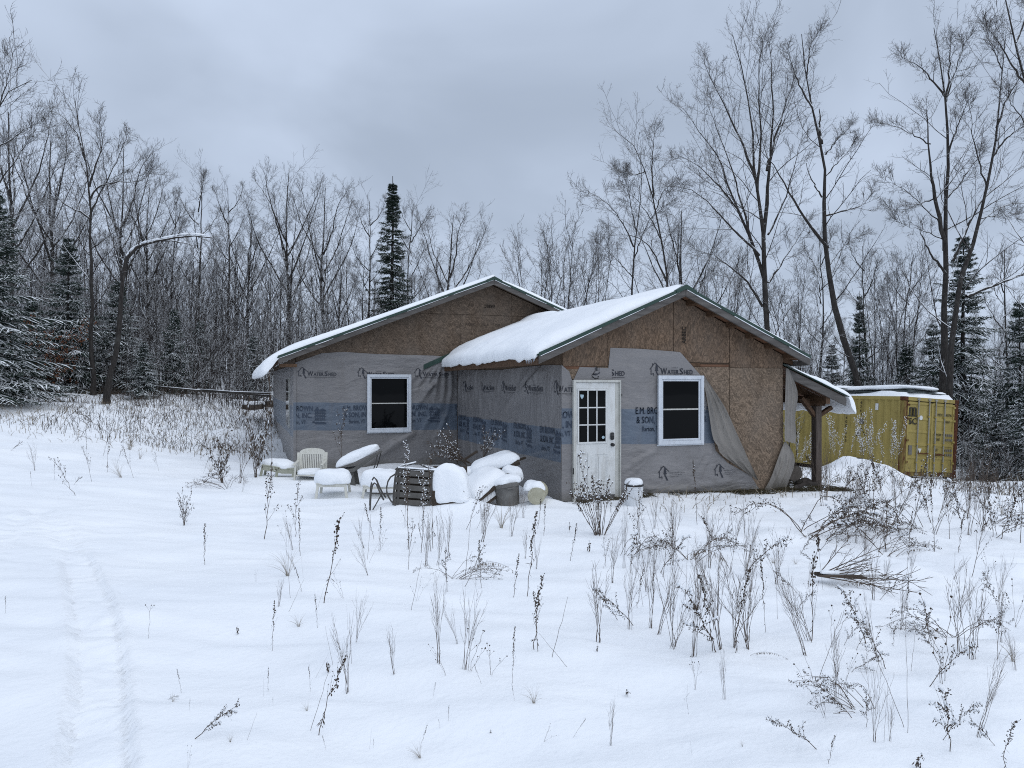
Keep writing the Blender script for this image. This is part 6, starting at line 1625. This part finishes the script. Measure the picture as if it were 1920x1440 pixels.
        A = np.array(Ps); c, r = spawn(A, np.full(A.shape[:2], .006), 7, .25, 1, (25, 60), .38, .3, 5, .6, g, .12, .08, .5, .003); st.append(tubes(c, r, 3))
        B = np.concatenate([c[:, 2:].reshape(-1, 3)]); n = len(B); lf.append(leaves(B, norm(g.normal(0, .5, (n, 3))+np.array((0, 0, -.9))), g.uniform(.03, .10, n), .016, g))
        k = g.random(n) < .35; sn.append(blobs(B[k]+np.array((0, 0, .014)), .012+.012*g.random(k.sum()), g, .8))
    out = []
    out.append(('stem', fast_mesh('stem', *join(st)), M['straw'] if kind == 'tuft' else M['stalk']))
    if sd: out.append(('seed_heads', fast_mesh('seed_heads', *join(sd)), M['seed']))
    if lf: out.append(('dead_leaves', fast_mesh('dead_leaves', *join(lf)), M['tan'] if kind == 'frond' else M['seed']))
    if sn: out.append(('snow_flecks', fast_mesh('snow_flecks', *join(sn)), M['snow']))
    SPEC[key] = out; return out
NAMES = dict(spike='seed_stalk', branchy='branched_weed', fan='twiggy_weed', knap='knapweed', twohead='dry_yarrow', tuft='grass_tuft', stick='bare_stalk', frond='dead_fern', goldenrod='bowed_goldenrod', tangle='matted_goldenrod', clump='weed_clump', snowdot='snow_dotted_weed', stub='leaf_cluster', bush='leafy_shrub')
def weed(kind, px, py, hpx, label, var=0, rz=0., lean=0., group=None, sx=1., pos=None, hgt=None):
    if kind == 'stub': hpx *= .8; sx *= .55
    if pos is None: p, Y = pxg(px, py)
    else: p, Y = pos, w2c(pos[0], pos[1])[1]
    h = hgt if hgt else hpx/F_PX*Y
    sp = spec(kind, var); root = None
    for nm, me, m in sp:
        if root is None:
            root = link(NAMES[kind], me, m); root.location = tuple(p); root.scale = (h*sx, h*sx, h); root.rotation_euler = (0, R(lean), -TH+rz)
        else: link(nm, me, m, root)['kind'] = 'stuff'
    tag(root, label, 'grass' if kind == 'tuft' else ('shrub' if kind == 'bush' else ('fern' if kind == 'frond' else 'weed')), group)
    return root
H = [  # kind, base px, base py, height px, label, variant, rz, lean, widen
 ('spike', 608, 1131, 165, 'tall dark seed stalk leaning right in the middle of the field', 0, 0, 10, 1), ('spike', 988, 1118, 160, 'straight tall seed stalk below the toppled bucket', 1, 0, 3, .8), ('spike', 962, 1120, 82, 'short seed stalk just left of the straight tall one', 2, 0, 6, 1),
 ('spike', 1003, 1218, 145, 'pair of seed stalks right of the field centre', 3, 0, 6, 1), ('spike', 1009, 1222, 110, 'thinner stalk standing against the seed stalk pair', 2, 2, 5, 1), ('spike', 961, 1281, 104, 'thin straight stalk low in the field centre', 1, 1, 1, .7), ('stick', 1063, 1250, 84, 'bare stick slanting left at the field centre', 0, 0, -46, 1), ('stick', 1035, 1232, 118, 'faint thin upright stalk right of the slanting stick', 1, 0, 7, 1),
 ('spike', 598, 1379, 160, 'tall seed stalk with a dead leaf at the bottom left of centre', 4, 0, 10, 1), ('stick', 582, 1369, 132, 'plain stalk leaning beside the dead leaf stalk', 2, 0, 12, .8), ('stub', 614, 1262, 26, 'hanging dead leaf on the stalk at the bottom left of centre', 0, 0, 0, 1),
 ('spike', 510, 1220, 92, 'lone thin stalk in the open snow left of centre', 2, 1, 3, .8), ('spike', 384, 1059, 76, 'small seed stalk right of the sled track', 1, 2, 3, 1), ('twohead', 279, 1197, 62, 'flat headed yarrow alone beside the sled track', 0, 0, 0, 1), ('spike', 10, 1150, 32, 'small weed at the left picture edge', 0, 0, 0, 1),
 ('spike', 1378, 1223, 158, 'dark seed stalk in the right middle of the field', 5, 0, 4, .9), ('spike', 1436, 1186, 142, 'straight thin stalk right of the dark one', 1, 2, 3, .6), ('spike', 1522, 1200, 196, 'tallest dark seed stalk in the right field', 6, 1, 7, .8), ('stick', 1516, 1202, 110, 'curved pale stalk crossing the tallest one', 3, 0, -12, 1),
 ('spike', 1308, 984, 122, 'tall stalk in front of the papered wall under the window', 2, 3, 3, .6), ('spike', 1700, 1076, 118, 'thin straight stalk on the slope below the container', 1, 0, 3, .5), ('spike', 1697, 1196, 112, 'thin straight stalk low on the right slope', 2, 0, 3, .5), ('branchy', 1822, 1082, 150, 'forked stalk leaning right near the right edge', 0, 0, 16, .7),
 ('spike', 1752, 1034, 150, 'tall snow flecked stalk before the container doors', 0, 2, 3, .7), ('spike', 1798, 1036, 80, 'stalk with drooping tip right of the container doors', 3, 1, 14, 1), ('branchy', 495, 1011, 132, 'branched weed below the white garden chair', 1, 0, 5, 1), ('branchy', 553, 1006, 96, 'branched weed right of the one below the chair', 2, 1, 8, 1), ('spike', 563, 1042, 88, 'thin stalk below the snowy stool', 1, 2, 8, .8), ('knap', 537, 1025, 70, 'round headed knapweed below the snowy stool', 0, 0, 0, .6),
 ('spike', 712, 1032, 80, 'dark stalk below the overturned metal chair', 2, 1, 2, .8), ('spike', 765, 1030, 150, 'tall snow flecked weed before the overturned metal chair', 0, 3, 0, .8), ('snowdot', 790, 1036, 150, 'weed dotted with snow before the strap back of the metal chair', 0, 0, 4, .9), ('snowdot', 760, 985, 150, 'snow dotted weed rising over the metal chair', 1, 1, 0, .7), ('spike', 812, 1028, 170, 'tall stalk before the snow buried chair', 4, 2, 6, .6),
 ('clump', 1125, 1003, 152, 'fan shaped weed clump with snowy seed tips before the door', 0, 0, 0, .8), ('bush', 345, 985, 68, 'small snow dusted shrub alone in the left field', 0, 0, 0, .5),
 ('goldenrod', 360, 1386, 120, 'bowed goldenrod with lumps of snow at the bottom left', 0, 0, 12, 1), ('goldenrod', 312, 1312, 26, 'half buried weed tip left of the bowed goldenrod', 1, 0, 30, 1), ('goldenrod', 1600, 1345, 110, 'snow laden bowed plant low in the right field', 2, 3.0, 8, .9), ('goldenrod', 1590, 1260, 90, 'snowy drooping plant above the low bowed one', 3, 0, 25, 1), ('goldenrod', 1580, 1210, 62, 'spreading dark weed on the right slope', 1, 0, 0, 1), ('spike', 1676, 1211, 40, 'short snowy double stub on the right slope', 3, 0, 0, 1.6),
 ('goldenrod', 1760, 1225, 80, 'crooked snowy weed left of the tall twiggy bushes', 4, 2.8, 0, 1), ('spike', 1880, 1440, 90, 'thick seed stalk at the bottom right corner', 5, 0, 6, 1.6), ('stub', 1718, 1440, 36, 'snow capped dead stub at the bottom right', 1, 0, 20, 1), ('spike', 1555, 1432, 58, 'small dark weed at the bottom right of centre', 3, 0, 8, 1.2),
 ('fan', 652, 1299, 140, 'bundle of fine stems left of the field centre', 0, 0, 0, .8), ('fan', 822, 1244, 165, 'tall twiggy weed at the field centre', 1, 0, 2, .6), ('fan', 872, 1256, 150, 'twiggy weed leaning right at the field centre', 2, 1, 10, .8), ('knap', 880, 1258, 95, 'round headed weeds at the foot of the central twigs', 1, 0, 8, 1), ('knap', 920, 1265, 80, 'bent round headed weeds right of the central twigs', 2, 1, 5, 1), ('goldenrod', 838, 1110, 96, 'dark goldenrod head above the central twigs', 0, 1.4, -25, .8), ('frond', 880, 1068, 46, 'dead fern arching right above the field centre', 0, -.2, 0, 1),
 ('fan', 1180, 1180, 135, 'thin twiggy weed left of the main right hand group', 3, 0, 0, .7), ('fan', 1222, 1178, 175, 'tall twiggy weed in the right hand group', 4, 0, 3, .7), ('fan', 1262, 1212, 170, 'twiggy weed leaning right in the right hand group', 0, 2, 14, .8), ('fan', 1302, 1232, 175, 'widest twiggy weed in the right hand group', 1, 1, 16, .8), ('fan', 1340, 1180, 130, 'short twiggy weed at the right of the group', 2, 3, 5, .8), ('knap', 1304, 1293, 72, 'round headed weed below the right hand group', 3, 0, 8, .8), ('fan', 1358, 1311, 95, 'pale forked twig low in the right field', 3, 1, -6, .6), ('fan', 1146, 1398, 92, 'pale forked twig at the bottom centre right', 4, 0, 4, .7), ('knap', 1020, 1390, 26, 'two round heads on low bent stems at the bottom centre', 2, 1, 55, 1.6),
 ('fan', 1640, 1392, 160, 'bare forked sapling at the lower right', 2, 0, 0, .6), ('stick', 1657, 1392, 120, 'thin stalk beside the bare forked sapling', 0, 1, 2, .5), ('fan', 1668, 1390, 75, 'bent dark twig right of the forked sapling', 0, 1, 22, .8), ('fan', 1800, 1222, 165, 'left one of two tall twiggy bushes on the right slope', 3, 0, -4, .9), ('fan', 1826, 1236, 155, 'right one of two tall twiggy bushes on the right slope', 4, 1, 10, .9), ('branchy', 1870, 1235, 120, 'dark weed right of the two twiggy bushes', 3, 0, 2, .8), ('tuft', 1900, 1240, 50, 'dry tangle at the right picture edge', 1, 0, 0, 1),
 ('fan', 1260, 1060, 130, 'fine twigs between bucket and right hand group', 1, 0, 6, .7), ('fan', 1330, 1065, 120, 'dense fine twigs below the window wall', 2, 0, 4, .9), ('fan', 1400, 1070, 135, 'twigs right of the dense fine ones below the torn wall', 4, 2, 0, .8), ('fan', 1378, 1030, 90, 'low twigs below the torn wall', 0, 2, 0, .9), ('frond', 1278, 1052, 64, 'dead fern bowed right below the window', 1, -.1, 0, .7), ('goldenrod', 1340, 1022, 60, 'dark drooping seed head below the window', 2, .4, 20, 1),
 ('fan', 1170, 1065, 120, 'brown twiggy weed below the white bucket', 3, 1, 4, .5), ('goldenrod', 1180, 1075, 100, 'dark leafy weed below the white bucket', 4, .3, -20, .7), ('fan', 1200, 1010, 80, 'pale fine twigs before the white bucket', 2, 2, 6, .8), ('stub', 1105, 1035, 26, 'dark stub left of the weed clump by the door', 2, 0, 0, 1), ('stub', 1068, 998, 22, 'small dark stub in the snow before the door', 3, 0, 0, .6),
 ('frond', 1406, 1229, 26, 'small dead fern arching over the snow in the right field', 0, -.3, 0, 1.4), ('frond', 1578, 1098, 46, 'snow laden fern sloping down on the right slope', 1, -.5, 8, 1), ('frond', 1500, 1010, 26, 'low dead fern below the lean-to', 0, 0, 0, 1.3), ('frond', 1680, 1175, 24, 'comb like dead fern on the right slope', 1, 0, 0, .9), ('frond', 1690, 1040, 30, 'dead fern lying below the container', 0, .1, 0, 1.3),
 ('goldenrod', 1506, 1002, 150, 'big bowed goldenrod sweeping right below the lean-to', 0, -.1, 20, 1.3), ('goldenrod', 1530, 990, 110, 'second big bowed goldenrod behind the first below the lean-to', 3, .2, 12, 1.3), ('goldenrod', 1600, 1005, 90, 'dense bowed goldenrod below the snow heap', 2, .3, -5, 1.1), ('branchy', 1640, 1000, 135, 'dark dense weed before the container corner', 2, 0, 2, .9), ('goldenrod', 1660, 1030, 120, 'dark tangle of goldenrod before the container corner', 4, .8, -12, 1.), ('fan', 1660, 1035, 80, 'stems rising from the goldenrod tangle', 1, 0, 3, 1.), ('goldenrod', 1860, 1010, 110, 'tawny goldenrod bowed right at the right edge', 1, -.1, 25, .9), ('tuft', 1880, 965, 75, 'pale straw tuft at the right edge', 0, 0, 0, .5),
 ('tuft', 1450, 1056, 22, 'small straw tuft on the bank below the torn wall', 2, 0, 0, 1.6), ('tuft', 1492, 1058, 20, 'small round straw tuft right of the other on the bank', 3, 0, 0, 1), ('tuft', 560, 1175, 32, 'sparse straw tuft left of the field centre', 0, 0, 0, 1), ('tuft', 540, 1080, 60, 'thin dry grass below the stool', 1, 0, 0, 1), ('tuft', 940, 990, 70, 'dry grass before the grey tub', 2, 0, 0, .8), ('fan', 905, 1000, 75, 'fine dry twigs before the sloping loungers', 3, 1, 5, 1), ('fan', 960, 1005, 80, 'fine dry twigs before the grey tub', 4, 2, 0, 1), ('fan', 840, 1045, 90, 'leaning fine twigs before the snow heap', 0, 2, 10, .8), ('spike', 1020, 1005, 62, 'small dark stalk before the toppled bucket', 0, 1, 3, 1),
 ('branchy', 640, 895, 128, 'leafless sapling against the main wall between chair and window', 4, 0, 0, .7), ('bush', 415, 905, 110, 'dark leafy shrub left of the house corner', 1, 0, 0, .6), ('bush', 480, 895, 150, 'tall tangled shrub against the left house corner', 2, 1, 0, .45), ('fan', 450, 905, 120, 'fine twigs between shrub and house corner', 2, 0, 5, .9), ('goldenrod', 380, 905, 60, 'low bowed weed left of the dark leafy shrub', 2, .2, 15, 1), ('bush', 880, 862, 90, 'snowy dead branches behind the furniture heap', 3, 0, 0, .9), ('spike', 511, 905, 210, 'climbing dark vine at the left corner of the house', 6, 0, -2, .5), ('spike', 505, 890, 130, 'shorter dark vine at the left corner of the house', 3, 1, -6, .7),
 ('stub', 445, 1190, 18, 'small dark stub alone left of centre', 0, 0, 0, 1), ('stub', 920, 1375, 10, 'tiny dark stub at the bottom centre', 1, 0, 0, 1), ('stub', 1120, 1222, 16, 'small dark stub right of the slanting stick', 2, 0, 0, 1), ('stub', 1176, 1306, 16, 'small leaf cluster low at the right of centre', 3, 0, 0, 1.6), ('knap', 352, 1440, 50, 'single round headed stem at the bottom left', 1, 0, 6, .5), ('spike', 840, 1352, 30, 'tiny spike left of the bottom centre', 2, 0, 2, 1), ('spike', 824, 1366, 18, 'tinier spike left of the tiny one', 0, 0, -5, 1), ('knap', 1870, 1290, 40, 'round headed weed low at the right edge', 0, 0, 0, .8)]
for k, (kind, px, py, hp, lb, v, rz, ln, sx) in enumerate(H): weed(kind, px, py, hp, lb, v, rz, ln, sx=sx)
for (px, py, w, rz, lb, v) in [(1508, 1004, .95, 0, 'matted goldenrod bowed right, nearest below the lean-to', 0), (1560, 1000, .6, .3, 'matted goldenrod bowed right behind the nearest below the lean-to', 1), (1640, 1010, .55, -.2, 'matted goldenrod below the container corner', 2), (1700, 985, .65, 2.6, 'matted goldenrod bowed left before the container doors', 3), (1655, 1040, .55, .2, 'low matted goldenrod in front of the container tangle', 0), (1300, 1050, .55, .1, 'matted dead stems below the window', 2), (1850, 985, .65, .1, 'matted tawny stems near the right edge', 1), (1185, 1040, .42, -.2, 'small matted weeds below the white bucket', 3), (850, 1085, .36, .2, 'small matted weeds above the field centre', 1), (430, 915, .55, 2.9, 'matted dead stems left of the house corner', 0), (1780, 1195, .38, 2.7, 'matted stems between the twiggy bushes on the right slope', 2), (1610, 1330, .30, 3.0, 'matted snowy stems low in the right field', 3)]:
    p, Y = pxg(px, py); weed('tangle', px, py, 0, lb, v, rz, 0, None, 1., pos=p, hgt=w)
# the snow laden dead bush leaning over the furniture heap
for k, (px, py, Y, hp, ln, lb) in enumerate([(872, 870, 13.6, 95, -42, 'dead branch with hanging leaves leaning left behind the heap'), (880, 868, 13.5, 80, -62, 'lower dead branch with hanging leaves pointing left behind the heap'), (905, 862, 13.4, 75, 20, 'dead leafy branch pointing right above the heap')]):
    weed('bush', 0, 0, 0, lb, 4+k % 2, .3, ln, sx=.55, pos=at(px, py, Y), hgt=hp/F_PX*Y)
# broken shrub lying on the right slope
p, Y = pxg(1532, 1092)
t = empty('broken_shrub', 'broken leafless shrub lying fanned out to the right on the slope', 'shrub', tuple(p+np.array((0, 0, .06))), -TH)
g = np.random.default_rng(8)
A = np.stack([np.stack([np.linspace(0, g.uniform(.4, .75), 7), np.linspace(0, g.normal(0, .25), 7), np.linspace(0, g.uniform(-.05, .34), 7)], 1) for _ in range(12)])
c1, r1 = spawn(A, np.full(A.shape[:2], .004), 7, .25, 1, (15, 35), .4, .1, 5, .6, g, .07, .1, .5, .003)
c2, r2 = spawn(c1, r1, 4, .3, 1, (15, 35), .5, .1, 4, .7, g, .08, .05, .3, .002)
V, Q = join([tubes(A, np.tile(np.linspace(.006, .002, 7), (12, 1)), 4), tubes(c1, r1, 3), tubes(c2, r2, 3)]); link('branches', fast_mesh('branches', V, Q), M['stalk'], t)
MB().tube([(-.02, 0, .02), (.25, 0, .005), (.45, 0, -.02)], [.018, .024, .012], 8).obj('trunk', M['log_bark'], t)
cushion(.36, .09, .03, 9, lump=.1).xf(Matrix.Translation((.20, 0, .025))).obj('snow_cap', M['snow'], t, smooth=True)

# weeds that nothing tells apart
def scatter(n, fn, kinds, h0, h1, label, group, seed, sx=(.6, 1.)):
    g = np.random.default_rng(seed); k = 0; row = []
    while k < n:
        px, py = fn(g)
        kind = str(g.choice(kinds)); hp = g.uniform(h0, h1)
        p, Y = pxg(px, py)
        row.append((px, NAMES[kind].replace('_', ' '), None)); o = weed(kind, px, py, 0, label, int(g.integers(0, 5)), g.uniform(-.6, .6) + (g.choice((0, math.pi))), g.normal(3, 14), group, float(g.uniform(*sx)), pos=p, hgt=hp); row[-1] = (px, row[-1][1], o); k += 1
    ordinals(row, label)
scatter(40, lambda g: (g.uniform(1478, 1700), g.uniform(858, 885)), ['snowdot'], .9, 1.6, 'before the long yellow container side', 'snow dotted weeds along the container', 31, (.5, .9))
scatter(60, lambda g: (g.uniform(1530, 1915), g.uniform(900, 1020)), ['spike', 'fan', 'fan', 'branchy', 'goldenrod', 'goldenrod'], .45, 1.0, 'among the scattered weeds below the container', 'weeds below the container', 32)
scatter(40, lambda g: (g.uniform(640, 1420), g.uniform(965, 1110)), ['fan', 'spike', 'branchy', 'stick', 'fan'], .25, .65, 'among the thin weeds before the house', 'weeds before the house', 33)
scatter(44, lambda g: (g.uniform(1120, 1560), g.uniform(1030, 1230)), ['fan', 'fan', 'stick', 'knap', 'goldenrod', 'spike'], .25, .65, 'among the thin weeds in the right middle field', 'weeds in the right middle field', 34)
scatter(44, lambda g: (g.uniform(1480, 1920), g.uniform(1030, 1420)), ['fan', 'stick', 'knap', 'fan', 'goldenrod', 'goldenrod'], .15, .5, 'among the thin weeds on the right slope', 'weeds on the right slope', 35)
scatter(26, lambda g: (g.uniform(440, 900), g.uniform(1030, 1300)), ['stick', 'knap', 'fan', 'spike', 'stick'], .1, .4, 'among the thin weeds left of the centre', 'weeds left of centre', 36)
scatter(26, lambda g: (g.uniform(300, 1400), g.uniform(1280, 1435)), ['stick', 'spike', 'tuft', 'spike'], .04, .14, 'among the tiny tips in the foreground', 'weed tips in the foreground', 37)
scatter(30, lambda g: (g.uniform(0, 500), g.uniform(815, 930)), ['spike', 'tuft', 'fan', 'goldenrod', 'branchy'], .25, .7, 'among the weeds left of the house', 'weeds left of the house', 38)
# stubble over the rough field to the left and round the container
def stubble(n, x0, x1, Y0, Y1, h0, h1, seed, label, m, dens=None):
    g = np.random.default_rng(seed); X = g.uniform(x0, x1, n); Y = g.uniform(Y0, Y1, n)
    k = fbm(X*.35, Y*.35, 3, seed) > g.normal(.05, .35, n)
    X, Y = X[k], Y[k]; n = len(X); s, t = c2w(X, Y); z = ground_c(X, Y); h = g.uniform(h0, h1, n)*g.uniform(.5, 1, n)
    a = g.uniform(0, 6.28, n); o = h*np.abs(g.normal(0, .55, n)); u = np.array((0, .45, 1.))
    P = np.stack([s[:, None]+np.cos(a)[:, None]*o[:, None]*u**1.6, t[:, None]+np.sin(a)[:, None]*o[:, None]*u**1.6, z[:, None]-.04+h[:, None]*u*(1-.25*u)], -1)
    c, r = spawn(P, np.full((n, 3), .004), 4, .4, 1, (20, 55), .3, .3, 3, .7, g, .1, .03, .2, .003)
    V, Q = join([tubes(P, np.tile(np.array([.006, .005, .002]), (n, 1)), 3), tubes(c, r, 3)])
    o = link('dry_stubble', fast_mesh('dry_stubble', V, Q), m); o['kind'] = 'stuff'; o['label'] = label; o['category'] = 'grass'
stubble(7500, -22, -6.5, 19, 33, .15, .65, 51, 'brown weeds and grass all over the rough snow field on the left', M['seed'])
stubble(3800, -22, -7, 26.5, 33, .3, .9, 52, 'taller brown weeds along the foot of the left wood', M['seed'])
stubble(3600, -22, -6.5, 18, 30, .12, .5, 53, 'pale dry grass in the rough snow field on the left', M['straw'])
stubble(1900, 6.3, 19, 16.5, 24, .2, .7, 54, 'brown weeds round the snow heap and container', M['seed'])
stubble(800, 6.3, 19, 14.5, 23.5, .15, .5, 55, 'pale dry grass round the snow heap and container', M['straw'])
stubble(420, 1.5, 6.6, 11.2, 13.6, .10, .35, 56, 'pale dry grass along the foot of the wing wall', M['straw'])
# a young beech that has kept its rusty leaves, in the left thicket
p, Y = pxg(72, 742)
t = empty('young_beech', 'young beech with rusty dead leaves in the thicket at the left edge', 'tree', tuple(p+np.array((0, 1.2, 0))))
g = np.random.default_rng(12)
A = np.stack([np.stack([np.linspace(0, g.normal(0, .7), 7), np.linspace(0, g.normal(0, .7), 7), np.linspace(-.1, g.uniform(1.4, 2.9), 7)], 1) for _ in range(7)])
c1, r1 = spawn(A, np.full(A.shape[:2], .012), 12, .15, 1, (30, 65), .35, .2, 4, .5, g, .12, .2, 1., .004)
V, Q = join([tubes(A, np.tile(np.linspace(.02, .006, 7), (7, 1)), 5), tubes(c1, r1, 3)]); link('branches', fast_mesh('branches', V, Q), M['bark'], t)
B = np.repeat(c1[:, 1:].reshape(-1, 3), 5, 0)+g.normal(0, .07, (len(c1)*15, 3)); V, Q = leaves(B, norm(g.normal(0, .6, B.shape)+np.array((0, 0, -.6))), g.uniform(.06, .12, len(B)), .03, g); link('dead_leaves', fast_mesh('dead_leaves', V, Q), M['rusty_leaf'], t)
